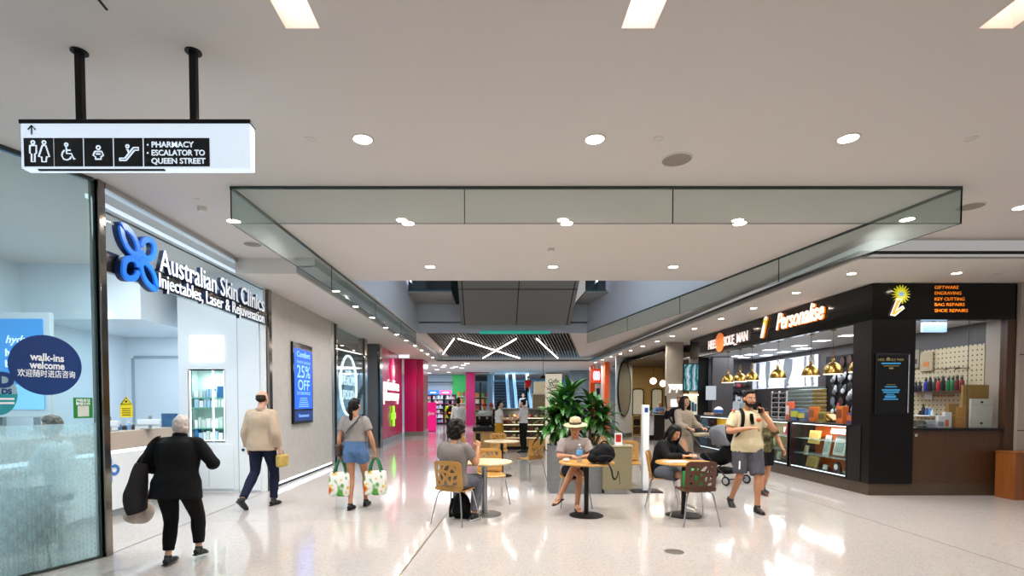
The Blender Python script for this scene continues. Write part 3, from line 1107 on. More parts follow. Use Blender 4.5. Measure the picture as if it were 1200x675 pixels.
UY = V((0, 1, 0))
emblem(dk, atX(127, 552, XD + .008), .36, UY, UZ, .004, M('emblem_muted', '#2f78c8', .4, var=0), tilt=-45)


def monitor(px, py, y, w, h, lab, rz=0., scr='#dfe8ee', back=True):
    p = atY(px, py, y)
    t = thing('computer_monitor', lab, 'monitor', (p.x, y, zt), rz)
    MB().box(-w / 2, w / 2, 0, .03, .06, .06 + h).build('casing', M('monitor_white', '#cfd5da', .35, var=0), t, bevel=.008, world=False)
    MB().box(-.02, .02, .03, .05, .0, .2).box(-.1, .1, -.05, .1, 0, .012).build('stand', m_stl, t, bevel=.003, world=False)
    MB().box(-w / 2 + .015, w / 2 - .015, -.003, 0, .075, .045 + h).build('screen', M('mon_' + scr, scr, .3, var=0), t, smooth=0, world=False)
    return t


monitor(126, 500, 7.2, .30, .09, 'low pale monitor on the clinic desk beside the glass edge')
monitor(174, 499, 7.75, .36, .09, 'pale monitor on the clinic desk right of the yellow sign')
p = atY(200, 503, 8.45)
p.x = -5.2
lf = thing('leaflet_holder', 'small upright blue leaflet on the clinic desk behind the white haired walker', 'leaflet', (p.x, 8.45, zt))
MB().box(-.13, .13, 0, .01, .0, .22).build('leaflet', M('leaf_blue', '#2f5f8d', .3, var=.3, vs=9), lf, world=False, smooth=0)
MB().box(-.13, .13, -.03, .03, 0, .012).build('foot', glass('acryl', '#e8f2f0', .08, .1), lf, world=False, smooth=0)
for k, (px, cc, r_, h_, lb_) in enumerate([(141, '#4f6f9a', .03, .09, 'blue pump bottle on the clinic desk, leftmost of the small bottles'), (146, '#30353c', .035, .07, 'dark small pot on the clinic desk under the yellow sign'), (151, '#7d9fc4', .03, .1, 'pale blue bottle on the clinic desk under the yellow sign'), (156, '#22262c', .02, .085, 'thin dark bottle on the clinic desk right of the yellow sign')]):
    p = atY(px, 500, 7.55 + .03 * k)
    t = thing('pump_bottle', lb_, 'bottle', (p.x, p.y, zt))
    MB().lathe([(r_, 0), (r_, h_ * .7), (r_ * .5, h_ * .85), (r_ * .3, h_)], (0, 0, 0), 14).build('body', M('bt' + cc, cc, .3, var=0), t, world=False)
    MB().lathe([(r_ * .45, h_), (r_ * .45, h_ + .02), (0, h_ + .02)], (0, 0, 0), 10).build('cap', m_trimw, t, world=False)

# poster screen on the side wall, seen through the glass
ps = atY(-6, 485, 8.2)
pt_ = thing('poster_screen', 'tall blue advertising screen in a white frame behind the clinic glass', 'screen', atY(26, 490, 8.0))
a, b_ = atY(-30, 489, 8.0), atY(58, 366, 8.0)
MB().box(a.x, b_.x, 8.0, 8.08, a.z, b_.z).build('frame', m_wht, pt_, bevel=.01)
MB().box(a.x + .1, b_.x - .1, 7.985, 8.0, a.z + .12, b_.z - .1).build('display', glow('poster_blue', '#2f86c9', .8), pt_, smooth=0)
MB().box(a.x + .1, b_.x - .1, 7.98, 7.985, a.z + .12, a.z + .5).build('picture', glow('poster_light', '#7fc0e2', .8), pt_, smooth=0)
m_pw = glow('poster_white', '#e4f4ff', .9)
for s_, px, py, sz in (('hydraglow', 6, 402, .17), ('here', 6, 417, .15), ('beautiful', 6, 430, .15)):
    q = atY(px, py, 7.97)
    text('lettering', s_, sz, m_pw, pt_, q, UX, UZ, align='LEFT', shear=.3 if sz > .16 else 0, bold=0 if sz > .16 else .004)
pst = MB().box(a.x + .3, a.x + .36, 8.08, 8.14, 0, b_.z - .2).box(b_.x - .36, b_.x - .3, 8.08, 8.14, 0, b_.z - .2).box(a.x + .2, b_.x - .2, 7.9, 8.3, 0, .03)
pst.build('stand', m_stl, pt_)

# opening head: chrome header, led, mirror band, rail
struct(MB().box(XL - .05, XL + .05, 5.36, 9.3, 3.74, 3.8).build('trim_10', m_chr, smooth=0))
struct(MB().box(XL - .16, XL - .14, 5.36, 9.1, 3.65, 3.69).build('trim_11', glow('head_led', '#eaf4ff', 1.1), smooth=0))
m_band = M('band_bronze', '#8b857f', .25, .85, var=.02)
struct(MB().box(XL - .02, XL + .02, 5.36, 9.2, 2.92, 3.13).build('trim_12', m_band, smooth=0))
struct(MB().box(XL - .01, XL + .01, 5.36, 9.1, 3.515, 3.53).build('trim_13', m_edge, smooth=0))
sgl = glass('sign_glass', '#e6eef2', .03, .06, '#dfe8ee')
struct(MB().quad((XL, 5.36, 2.9), (XL, 9.2, 2.9), (XL, 9.2, 3.74), (XL, 5.36, 3.74)).build('window_1', sgl, smooth=0))
struct(MB().box(XL - .08, XL + .05, 9.24, 9.36, 0, 3.8).build('trim_14', m_brz, bevel=.004))
# raised shop lettering and flower emblem
sg = thing('shop_sign', 'raised white clinic lettering with a blue four-petal flower on the shopfront head', 'shop sign', (XL, 7.2, 3.0))
XS = XL + .07
m_let = M('letter_white', '#f2f7ff', .4, emit=.55, ecol='#eef6ff', var=0)
m_lets = M('letter_side', '#14284e', .4, var=0)
for s_, y0, pxa, pxb, zb, ch, nm in (('Australian Skin Clinics', 0, 186, 308.5, 3.115, .27, .003), ('Injectables, Laser & Rejuvenation', 0, 184, 308, 2.925, .17, .002)):
    a, b_ = atX(pxa, 320, XS), atX(pxb, 360, XS)
    text('lettering', s_, ch / .72, m_let, sg, (XS + .012, a.y, zb), UY, UZ, fitw=b_.y - a.y, align='LEFT', bold=.0, ext=.006)
    text('lettering_return', s_, ch / .72, m_lets, sg, (XS - .016, a.y, zb), UY, UZ, fitw=b_.y - a.y, align='LEFT', bold=.001, ext=.026)
ec = atX(159, 303, XS)
emblem(sg, ec + V((.042, 0, 0)), .62, UY, UZ, .012, m_blue)
emblem(sg, ec, .625, UY, UZ, .03, m_blue2, 'emblem_return')
# framed notice glimpsed behind the lettering
light('clinic_ceiling_lamp', 'AREA', (-5.2, 6.4, 3.75), 110, (.78, .91, 1), 1.6, size_y=3)
light('clinic_ceiling_lamp', 'AREA', (-6.3, 4.0, 3.75), 75, (.78, .91, 1), 1.2, size_y=1.5)

# chair behind the frosted glass
ch = thing('lattice_chair', 'low tub chair with a dark lattice back behind the frosted clinic glass', 'chair', (-4.52, 5.0, 0), math.radians(42))
m_lat = M('lattice_fabric', '#14181a', .6, var=.5, vs=60)
m_latp = M('lattice_pale', '#aab3b3', .6, var=.1)
bk, bp_ = MB(), MB()
for i in range(9):
    for j in range(7):
        an = (i - 4) * .21
        r_ = .30 - .02 * (j == 0)
        mt = Matrix.Rotation(an, 3, 'Z')
        (bk if (i + j) % 2 else bp_).cbox(mt @ V((0, -r_, .26 + j * .076)), (.06, .02, .072), mt)
bk.build('backrest', m_lat, ch, world=False, smooth=0)
bp_.build('backrest_pattern', m_latp, ch, world=False, smooth=0)
MB().tube([(.295 * math.sin((i - 4) * .22), -.295 * math.cos((i - 4) * .22), .775) for i in range(9)], .018, 8).build('back_rim', m_blkm, ch, world=False)
MB().lathe([(.24, .36), (.27, .40), (.24, .44), (0, .45)], (0, 0, 0), 20).build('seat', m_lat, ch, world=False)
for sx in (-1, 1):
    for sy in (-1, 1):
        MB().tube([(sx * .16, sy * .16, .37), (sx * .2, sy * .2, 0)], .012, 6).build('leg', m_stl, ch, world=False)

# ---- grey textured wall with the portrait screen
m_gw = M('grey_plaster', '#b3afa9', .38, var=.09, vs=7, spec=.4)
XG = -3.92
struct(MB().box(XG - .2, XG, 9.36, 12.9, .1, 3.56).build('wall_grey', m_gw, smooth=0))
struct(MB().box(XG - .2, XG - .03, 9.36, 12.9, 0, .1).build('baseboard_left', m_gap, smooth=0))
struct(MB().box(XG - .03, XG - .015, 9.4, 12.9, .055, .1).build('trim_15', glow('base_led', '#e8f4ff', 2.2), smooth=0))
light('base_led_lamp', 'AREA', (XG + .03, 11.1, .09), 2.5, (.9, .96, 1), .04, (0, 0, 0), size_y=3.4)
sc = thing('portrait_screen', 'blue portrait advertising screen reading 25% OFF on the grey wall', 'screen', (XG, 10.9, 1.16))
a, b_ = atX(344.5, 496, XG + .05), atX(366, 401, XG + .05)
y0_, y1_, z0_, z1_ = a.y, b_.y, atX(344.5, 496.5, XG).z, atX(344.5, 401, XG).z
z0_ = (atX(366, 495, XG).z + z0_) / 2
MB().box(XG + .002, XG + .05, y0_, y1_, z0_, z1_).build('bezel', m_blk, sc, bevel=.004)
MB().box(XG + .05, XG + .053, y0_ + .05, y1_ - .05, z0_ + .3, z1_ - .12).build('display', glow('off_blue', '#1554d6', .95), sc, smooth=0)
MB().box(XG + .05, XG + .053, y0_ + .05, y1_ - .05, z0_ + .06, z0_ + .26).build('display_footer', glow('off_foot', '#0c2c6e', .7), sc, smooth=0)
m_lt = glow('off_text', '#7fb0f4', 1)
yc = (y0_ + y1_) / 2
zh = z1_ - z0_
for s_, f, sz in (('Comfort', .83, .16), ('ENDS SOON', .75, .08), ('25%', .575, .36), ('OFF', .42, .3), ('STOREWIDE', .36, .09)):
    text('lettering', s_, sz, m_lt, sc, (XG + .056, yc, z0_ + zh * f), UY, UZ, bold=.004 if sz > .1 else 0, fitw=(y1_ - y0_) * (.68 if sz != .3 else .6), ext=.001)
for k in range(5):
    z = z0_ + zh * (.21 + .026 * k)
    MB().box(XG + .053, XG + .055, yc - .3 + .02 * k, yc + .3 - .03 * k, z, z + .014).build('text_line', m_lt, sc, smooth=0)
text('lettering', 'footwear', .1, m_lt, sc, (XG + .056, yc, z0_ + .13), UY, UZ, fitw=.6, ext=.001)

# pilasters and the health food window
struct(MB().box(XG - .2, XG + .01, 12.9, 13.1, 0, 3.56).build('trim_16', m_stl, bevel=.01))
struct(MB().box(XG - .2, XG - .02, 13.1, 13.28, 0, 3.56).build('trim_17', m_blkm, smooth=0))
struct(MB().box(XG - .2, XG + .01, 13.28, 13.42, 0, 3.56).build('trim_18', m_brz, bevel=.01))
m_hw = glass('shop_glass', '#b9c4c0', .16, .12, '#9aa8a4')
struct(MB().quad((XG - .03, 13.42, .1), (XG - .03, 16.5, .1), (XG - .03, 16.5, 3.5), (XG - .03, 13.42, 3.5)).build('window_2', m_hw, smooth=0))
struct(MB().box(XG - .1, XG, 13.42, 16.6, 0, .1).build('baseboard_shop', m_stl, smooth=0))
struct(MB().box(XG - .2, XG + .01, 16.3, 16.62, 0, 3.56).build('trim_19', m_brz, bevel=.01))
struct(MB().box(-6.2, -6.1, 12.9, 17.9, 0, 3.56).build('wall_shop', M('shop_wall_grey', '#7d8688', .5, var=.05), smooth=0))
light('shop_lamp', 'AREA', (-5, 15, 3.5), 25, (.95, 1, 1), 1.)
hp = atX(411, 452, XG)
hf = thing('round_sign', 'round white neon-ringed sign with two lit words in the shop window', 'shop sign', (XG, hp.y, hp.z - .8))
R_ = .83
m_neon = glow('neon_white', '#f1fbff', 2.5)
m_neon2 = glow('neon_letters', '#e6f6ff', 1.8)
cc = V((XG - .06, hp.y, hp.z))
MB().tube([cc + V((0, R_ * math.cos(q * PI / 24), R_ * math.sin(q * PI / 24))) for q in range(49)], .035, 6).build('neon_ring', m_neon, hf)
MB().prism([(R_ * .93 * math.cos(q * PI / 24), R_ * .93 * math.sin(q * PI / 24)) for q in range(48)], cc + V((-.05, 0, 0)), UY, UZ, .03).build('backing_disc', M('disc_grey', '#6f8796', .3, var=.02), hf, smooth=30)
for s_, dz, sz, w_ in (('go vita', .34, .16, .6), ('HEALTH', .02, .34, 1.28), ('FOOD', -.38, .36, 1.1)):
    text('lettering', s_, sz, m_neon2, hf, cc + V((.0, 0, dz)), UY, UZ, fitw=w_, bold=.008, ext=.01)
# posters behind that window
wp = thing('window_poster', 'pale blue panel standing behind the health food shop window', 'poster', (-4.6, 14.6, 0))
MB().box(-4.62, -4.58, 13.6, 16.4, 1.1, 2.4).build('panel', glow('panel_aqua', '#8fc4dc', .5), wp, smooth=0)
MB().box(-4.66, -4.62, 14.0, 14.06, 0, 1.2).box(-4.66, -4.62, 15.9, 15.96, 0, 1.2).build('stand', m_stl, wp, smooth=0)

# dark grey pier and pharmacy
m_pier = M('pier_grey', '#5f6167', .4, var=.04, stretch=(6, 6, .3))
struct(MB().box(-6.0, -3.8, 17.9, 18.3, 0, 3.56).build('wall_pier', m_pier, smooth=0))
struct(MB().box(-3.86, -3.78, 17.88, 18.3, 0, 3.56).build('trim_20', m_brz, smooth=0))
m_pink = M('pharmacy_pink', '#a80f45', .22, var=.03)
m_pinkb = M('pharmacy_hot_pink', '#c8155f', .25, var=.03)
XP = -3.9
struct(MB().box(XP - .1, XP, 18.45, 23.0, .22, 3.56).build('wall_pharmacy', m_pink, smooth=0))
struct(MB().box(XP - .1, XP - .005, 18.45, 23.0, 0, .22).build('baseboard_pharmacy', m_stl, smooth=0))
pg = thing('shop_sign', 'white lit lettering with pink drop and green cross on the pink pharmacy wall', 'shop sign', (XP, 20.4, 1.2))
for s_, py in (('priceline', 455.5), ('pharmacy', 468.5)):
    a, b_ = atX(449.5, py, XP + .03), atX(467.3, py - .4, XP + .03)
    text('lettering', s_, .62, glow('pharm_white', '#ffffff', 1.05), pg, (XP + .03, a.y, a.z - .02), UY, UZ, fitw=b_.y - a.y, align='LEFT', bold=.004, ext=.015)
q = atX(460, 433, XP + .03)
pts = []
for k in range(24):
    t_ = 2 * PI * k / 24
    pts.append((.36 * math.sin(t_) * (1 if math.cos(t_) < .3 else .6), .42 * math.cos(t_)))
MB().prism(pts, q, UY, UZ, .04).build('pink_drop', glow('drop_pink', '#ff4f92', .9), pg, smooth=0)
MB().prism([(u * .55 - .05, v * .55 - .05) for u, v in pts], q + V((.03, 0, 0)), UY, UZ, .03).build('drop_highlight', glow('drop_cream', '#ffc9b0', 1.0), pg, smooth=0)
q = atX(460.5, 487.5, XP + .03)
MB().prism([(-.12, -.4), (.12, -.4), (.12, -.12), (.36, -.12), (.36, .12), (.12, .12), (.12, .4), (-.12, .4), (-.12, .12), (-.36, .12), (-.36, -.12), (-.12, -.12)], q, UY, UZ, .05).build('green_cross', glow('cross_green', '#8dff2a', 1.0), pg, smooth=0)
# glazed gap with coloured posters, pink corner column
struct(MB().quad((XP - .2, 23.0, .1), (XP - .2, 24.2, .1), (XP - .2, 24.2, 3.5), (XP - .2, 23.0, 3.5)).build('window_3', glass('pharm_glass', '#dfe6ee', .05, .05), smooth=0))
struct(MB().box(-4.0, -3.42, 24.2, 24.26, .2, 3.56).box(-3.95, -3.45, 24.3, 26, .2, 3.56).build('wall_pink_column', m_pinkb, smooth=0))
struct(MB().box(-3.4, -3.12, 24.25, 26.0, .2, 3.56).build('wall_red_column', m_pink, smooth=0))
struct(MB().box(-4.02, -3.10, 24.22, 26.0, 0, .2).build('baseboard_column', m_stl, smooth=0))
for k, (yy, zz_, hh, cc_, lb_) in enumerate([(23.2, 1.6, .5, '#c86fae', 'mauve'), (23.2, 2.15, .45, '#f0b13c', 'amber'), (23.75, 1.5, .6, '#5a8fd8', 'blue'), (23.75, 2.2, .5, '#e8e2ea', 'pale')]):
    tag(MB().box(-4.16, -4.14, yy, yy + .45, zz_, zz_ + hh).build('window_poster', glow('wp' + cc_, cc_, .7), smooth=0), lb_ + ' poster in the glazed gap beside the pink pharmacy column', 'poster')
# ---------------------------------------------------------------- right side: the dark engraving and repair shop
XK, YK = 6.35, 8.75
m_dwood = M('dark_wood', '#472c19', .4, var=.25, vs=3, stretch=(9, 9, .5))
m_gwood = M('grey_wood', '#4a4648', .45, var=.2, vs=3, stretch=(9, 9, .5))
m_plin = M('plinth_wood', '#4a3a2a', .4, var=.15, vs=3)
m_kw = M('kiosk_wall', '#26262c', .5, var=.1)
m_kc = M('kiosk_ceiling', '#d5d9de', .5, var=.01)
ZF0, ZF1 = 2.95, 3.545
YE = 16.7
# fascia
fa = MB()
fa.box(XK, XK + .12, YK + .12, YE, ZF0, ZF1)
fa.box(XK, 8.76, YK, YK + .12, ZF0, ZF1)
struct(fa.build('wall_fascia', m_blk, smooth=0))
struct(MB().box(XK + .12, 8.9, YK + .12, 17.6, 3.0, 3.05).build('ceiling_shop', m_kc, smooth=0))
# interior walls
XBW = 8.8
wl = MB().box(XBW, XBW + .1, YK, 17.6, 0, 3.05)
struct(wl.build('wall_shop_back', m_gwood, smooth=0))
struct(MB().box(6.95, XBW, 17.5, 17.6, 0, 3.05).build('wall_shop_end', m_gwood, smooth=0))
struct(MB().box(6.62, 6.95, 16.7, 17.6, 0, 3.0).build('wall_shop_column', m_blkm, smooth=0))
struct(MB().box(6.35, 6.62, 16.7, 16.76, 0, 3.0).build('wall_shop_return', M('pale_stone', '#9a8f82', .4, var=.05), smooth=0))
struct(MB().box(6.95, 7.6, 16.4, 16.5, 0, 3.0).build('wall_shop_wing', m_gwood, smooth=0))
# front corner column, window post, base
struct(MB().box(6.36, 7.09, YK, 9.2, .2, ZF0).build('wall_corner_column', M('black_satin', '#090808', .3, var=.1, vs=2, spec=.25), smooth=0))
struct(MB().box(8.62, 8.77, YK, YK + .12, .2, ZF0).build('trim_21', m_dwood, smooth=0))
struct(MB().box(7.09, 8.62, YK + .03, YK + .12, .2, 1.1).build('wall_window_base', m_dwood, smooth=0))
struct(MB().box(6.38, 8.76, YK + .03, YK + .2, 0, .2).box(6.38, 6.5, YK + .2, 16.4, 0, .2).build('baseboard_right', m_plin, smooth=0))
lg = thing('window_ledge', 'black counter ledge under the right shop window', 'ledge', (7.85, YK + .2, 1.1))
MB().box(7.09, 8.62, YK, YK + .55, 1.1, 1.14).build('ledge_top', m_blk, lg, bevel=.004)
lk = atY(1075, 510, YK)
MB().lathe([(.03, 0), (.03, .012), (.018, .02), (0, .02)], (lk.x, YK + .03, lk.z), 16, Matrix.Rotation(PI / 2, 3, 'X')).build('lock', m_chr, lg)
wg = glass('shop_window', '#eef0f0', .03)
struct(MB().quad((7.09, YK + .05, 1.14), (8.62, YK + .05, 1.14), (8.62, YK + .05, ZF0), (7.09, YK + .05, ZF0)).build('window_4', wg, smooth=0))
struct(MB().box(8.02, 8.026, YK + .046, YK + .056, 1.14, ZF0).build('trim_22', m_edge, smooth=0))
# pale pillar at the right edge, timber bin
struct(MB().box(8.78, 11, YK - .05, 9.3, 0, ZS).build('wall_pillar', M('pillar_beige', '#a89c90', .35, var=.03, vs=.8), smooth=0))
for y in (415.5, 504.5):
    z = atY(1195, y, YK - .05).z
    struct(MB().box(8.78, 11, YK - .053, YK - .049, z - .006, z + .006).build('trim_23', m_gap, smooth=0))
a, b_ = atY(1188.5, 583, 8.35), atY(1240, 530, 8.35)
tb = thing('timber_bench', 'orange-brown timber box against the pale pillar, cut by the photo edge', 'bench', (a.x + .3, 8.5, 0))
m_tim = M('orange_timber', '#8a4f22', .4, var=.25, vs=3, stretch=(10, 10, .6))
for i in range(5):
    MB().box(a.x + i * .14, a.x + i * .14 + .132, 8.35, 8.68, 0, b_.z - .02).build('board', m_tim, tb, bevel=.004)
MB().box(a.x - .01, a.x + .7, 8.34, 8.69, b_.z - .02, b_.z).build('lid', m_tim, tb, bevel=.004)

# fascia writing
UYm = V((0, -1, 0))
m_or = glow('letter_orange', '#ff8a1c', .55)
m_ow = glow('letter_warm_white', '#fff0e2', 1.15)
ss = thing('shop_sign', 'large glowing italic lettering in white and orange on the long black fascia', 'shop sign', (XK, 11.8, 3.0))
XF = XK - .03
a, b_ = atX(909.5, 392, XF), atX(965, 375, XF)
tx = text('lettering', 'Personalise', .5, m_ow, ss, (XF - .012, a.y, 3.17), UYm, UZ, fitw=a.y - b_.y, align='LEFT', bold=.006, ext=.008, shear=.35)
text('lettering_return', 'Personalise', .5, m_or, ss, (XF + .012, a.y - .008, 3.162), UYm, UZ, fitw=a.y - b_.y, align='LEFT', bold=.008, ext=.014, shear=.35)
c = atX(894, 395, XF)
text('initial', 'i', .66, m_ow, ss, (XF - .012, c.y + .1, 3.1), UYm, UZ, align='LEFT', bold=.02, ext=.008, shear=.4)
text('initial_return', 'i', .66, m_or, ss, (XF + .012, c.y + .09, 3.085), UYm, UZ, align='LEFT', bold=.022, ext=.014, shear=.4)


def sunburst(parent, c, ux, uy, r, ext, mat):
    pts = []
    for k in range(36):
        q = 2 * PI * k / 36
        rr = r if k % 2 == 0 else r * .45
        pts.append((rr * math.cos(q), rr * math.sin(q)))
    me = curve_mesh([pts], ext)
    me.transform(frame(c, ux, uy))
    return link('sunburst', me, mat, parent, smooth=0)


m_sun = glow('sun_yellow', '#c9c22a', .8)
sunburst(ss, V((XF - .01, atX(897, 378, XF).y, 3.42)), UYm, UZ, .1, .01, m_sun)
s2 = thing('shop_sign', 'smaller pale capital lettering with an orange disc on the black fascia', 'shop sign', (XK, 14.5, 3.0))
m_pk = glow('letter_pale', '#e8d5cf', 1.0)
a, b_ = atX(830, 405, XF), atX(840.2, 402, XF)
text('lettering', 'HEEL', .34, m_pk, s2, (XF, a.y, 3.1), UYm, UZ, fitw=a.y - b_.y, align='LEFT', bold=.006, ext=.01)
a, b_ = atX(848, 400, XF), atX(876, 392, XF)
text('lettering', 'SOLE_MAN', .34, m_pk, s2, (XF, a.y, 3.1), UYm, UZ, fitw=a.y - b_.y, align='LEFT', bold=.006, ext=.01)
q = atX(843.5, 399, XF)
MB().prism([(.27 * math.cos(k * PI / 16), .26 * math.sin(k * PI / 16)) for k in range(32)], (XF + .01, q.y, 3.22), UYm, UZ, .02).build('disc', glow('disc_orange', '#d8722a', .8), s2, smooth=30)
s3 = thing('shop_sign', 'yellow sunburst and orange italic i emblem on the black fascia front', 'shop sign', (6.8, YK, 3.0))
q = atY(1056, 345, YK - .02)
sunburst(s3, q, UX, UZ, .155, .012, m_sun)
MB().ell(q + V((-.005, -.012, 0)), (.04, .01, .04), 12, 8).build('sun_center', glow('sun_core', '#7fa8d8', .9), s3)
q = atY(1045.5, 367.5, YK - .02)
def stroke_i(pts, y, m, nm):
    w_ = [atY(px, py, y) for px, py in pts]
    MB().prism([(p.x, p.z) for p in w_], (0, y, 0), UX, UZ, .02).build(nm, m, s3, smooth=0)


stroke_i([(1043, 369.5), (1050.5, 350), (1056.5, 350), (1049.5, 364), (1057, 358.5), (1059, 361.5), (1048, 370.5)], YK - .012, m_ow, 'initial_rim')
stroke_i([(1044.6, 368), (1051.5, 351.5), (1055, 351.5), (1047.8, 366), (1057, 360), (1057.6, 361.6), (1047.5, 369)], YK - .028, glow('letter_i_orange', '#ff8f35', .9), 'initial')
s4 = thing('service_list', 'orange lettered list of services on the black fascia front', 'sign lettering', (7.6, YK, 3.0))
for s_, y, w_ in (('GIFTWARE', 338.6, 28), ('ENGRAVING', 345.3, 31), ('KEY CUTTING', 352.2, 35), ('BAG REPAIRS', 358.7, 35), ('SHOE REPAIRS', 365.7, 39)):
    a, b_ = atY(1095, y, YK - .004), atY(1095 + w_, y, YK - .004)
    text('lettering', s_, .075, m_or, s4, a, UX, UZ, fitw=b_.x - a.x, align='LEFT', bold=.0, ext=.003)

# poster frame on the corner column, steel handle
pf = thing('framed_poster', 'black framed poster with dim blue writing on the dark corner column', 'poster', (6.7, YK, 1.4))
a, b_ = atY(1024, 485, YK), atY(1064.5, 414.5, YK)
MB().box(a.x, b_.x, YK - .03, YK - .001, a.z, b_.z).build('frame', m_blkm, pf, bevel=.004)
MB().box(a.x + .03, b_.x - .05, YK - .034, YK - .03, a.z + .03, b_.z - .03).build('sheet', m_blk, pf, smooth=0)
MB().cyl((b_.x - .02, YK - .045, a.z + .02), (b_.x - .02, YK - .045, b_.z - .02), .012, 10).build('handle', m_chr, pf)
m_pb = glow('poster_text_blue', '#2b6f96', .55)
m_pd = M('poster_text_dim', '#6f6440', .4, emit=.12, var=0)
for (x0, x1, y0_, y1_, mm) in [(1033, 1055.5, 426.8, 425, m_pb), (1035, 1054, 429.2, 428.4, m_pd), (1042, 1047, 432.5, 430.5, m_pd), (1039, 1049, 451.2, 450.4, m_pd), (1037, 1051, 454, 452.6, m_pb), (1033.5, 1054.5, 458, 456, m_pb), (1035, 1053.5, 460.5, 458.6, m_pb), (1039, 1048, 462.8, 461.6, m_pb), (1037, 1050, 466.4, 463.5, m_pb), (1035, 1052.5, 468.6, 467.2, m_pb)]:
    p, q = atY(x0, y0_, YK - .036), atY(x1, y1_, YK - .036)
    MB().box(p.x, q.x, YK - .037, YK - .034, p.z, q.z).build('text_line', mm, pf, smooth=0)
q = atY(1041, 421.5, YK - .036)
text('lettering', 'HEEL & SOLE MAN', .06, m_pd, pf, atY(1044, 423, YK - .036), UX, UZ, fitw=.42)
MB().ell(q + V((0, 0, .01)), (.03, .004, .03), 12, 6).build('disc', m_pd, pf)

# counter with lit glass display cases
CT = 1.185
XC1 = XK + .55
ct = thing('counter_top', 'long black counter top along the open shop front', 'counter', (XK + .25, 12, CT))
MB().box(XK - .02, XC1 + .03, 9.2, 16.3, CT - .035, CT).build('worktop', M('counter_black', '#211e1d', .25, var=.05), ct, bevel=.005)
m_case = M('case_black', '#090808', .3, var=.05, spec=.3)


def case(y0, y1, lab, back, nsh, items, zb=.22, lit=12):
    t = thing('display_case', lab, 'display case', (XK + .27, (y0 + y1) / 2, 0.2), 0, 'lit counter display cases')
    x0, x1 = XK + .005, XC1
    MB().box(x0, x1, y0, y1, .2, zb + .02).build('base', m_case, t, smooth=0)
    MB().box(x0, x1, y0, y0 + .03, zb, CT - .04).box(x0, x1, y1 - .03, y1, zb, CT - .04).build('end_panel', m_case, t, smooth=0)
    MB().box(x1 - .02, x1, y0, y1, zb, CT - .04).build('back_panel', back, t, smooth=0)
    for k in range(nsh):
        z = zb + (CT - .04 - zb) * (k + 1) / (nsh + 1)
        MB().box(x0 + .06, x1 - .03, y0 + .03, y1 - .03, z - .008, z).build('shelf', glass('case_shelf', '#dfeee8', .08, .15), t, smooth=0)
    MB().quad((x0 + .004, y0 + .03, zb + .02), (x0 + .004, y1 - .03, zb + .02), (x0 + .004, y1 - .03, CT - .04), (x0 + .004, y0 + .03, CT - .04)).build('glass_front', glass('case_glass', '#f2f6f4', .02), t, smooth=0)
    MB().box(x0 + .03, x0 + .05, y0 + .04, y1 - .04, CT - .06, CT - .045).build('light_strip', glow('case_led', '#f4fbff', 2.5), t, smooth=0)
    MB().box(x0 + .01, x0 + .03, y0 + .04, y1 - .04, zb + .02, zb + .035).build('light_strip', glow('case_led_low', '#eaf4ff', 1.5), t, smooth=0)
    light('case_lamp', 'AREA', ((x0 + x1) / 2 - .1, (y0 + y1) / 2, CT - .05), lit * .8, (.95, .98, 1), .035, size_y=(y1 - y0) * .85, rot=(0, 0, 0))
    return t


m_orb = M('case_orange', '#d9601c', .5, var=.05)
yA0, yA1 = 9.30, 11.08
case(yA0, yA1, 'largest lit counter display case with orange backing, nearest the corner column', m_orb, 2, None, lit=20)
yB0, yB1 = 11.15, 13.5
case(yB0, yB1, 'lit counter display case with pale backing beside the walking man', M('case_gold', '#a8926a', .5, var=.2), 2, None, lit=16)
yC0, yC1 = 13.9, 15.9
case(yC0, yC1, 'far counter display case with yellow backing behind the pram', M('case_yellow', '#d69a12', .5, var=.1), 2, None, lit=18)
struct(MB().box(XK, XK + .5, 8.95, 9.28, .2, CT).build('wall_counter_end', m_blkm, smooth=0))
struct(MB().box(XK + .01, XK + .5, 13.5, 13.9, .2, CT - .04).box(XK + .01, XK + .5, 15.9, 16.3, .2, CT - .04).build('wall_counter_infill', m_case, smooth=0))
random.seed(5)
# goods in the big case, placed where the photo shows them
m_pl = M('plaque_gold', '#c8ab62', .35, var=.2, vs=20)
m_plw = M('plaque_silver', '#b9bdb8', .3, var=.35, vs=40)
m_card = M('price_card', '#e9ecec', .5, var=0)


def slab(name, px0, py0, px1, py1, x, m, lab, cat, grp=None, th=.03, tilt=.12, edge=None):
    """an upright board leaning a little, covering a pixel box at plane X=x"""
    a_, b2 = atX(px0, py1, x), atX(px1, py0, x)
    yy0, yy1 = min(a_.y, b2.y), max(a_.y, b2.y)
    w_, h_ = yy1 - yy0, b2.z - a_.z
    if h_ < 0:
        h_ = -h_
    z_ = min(a_.z, b2.z)
    t = thing(name, lab, cat, (x, (yy0 + yy1) / 2, z_), 0, grp)
    mt = Matrix.Rotation(tilt, 3, 'Y')
    MB().cbox(mt @ V((0, 0, h_ / 2)), (th, w_, h_), mt).build('board', m, t, bevel=.004, world=False)
    if edge:
        MB().cbox(mt @ V((-th * .55, 0, h_ / 2)), (.006, w_ * .7, h_ * .7), mt).build('face', edge, t, world=False, smooth=0)
    return t


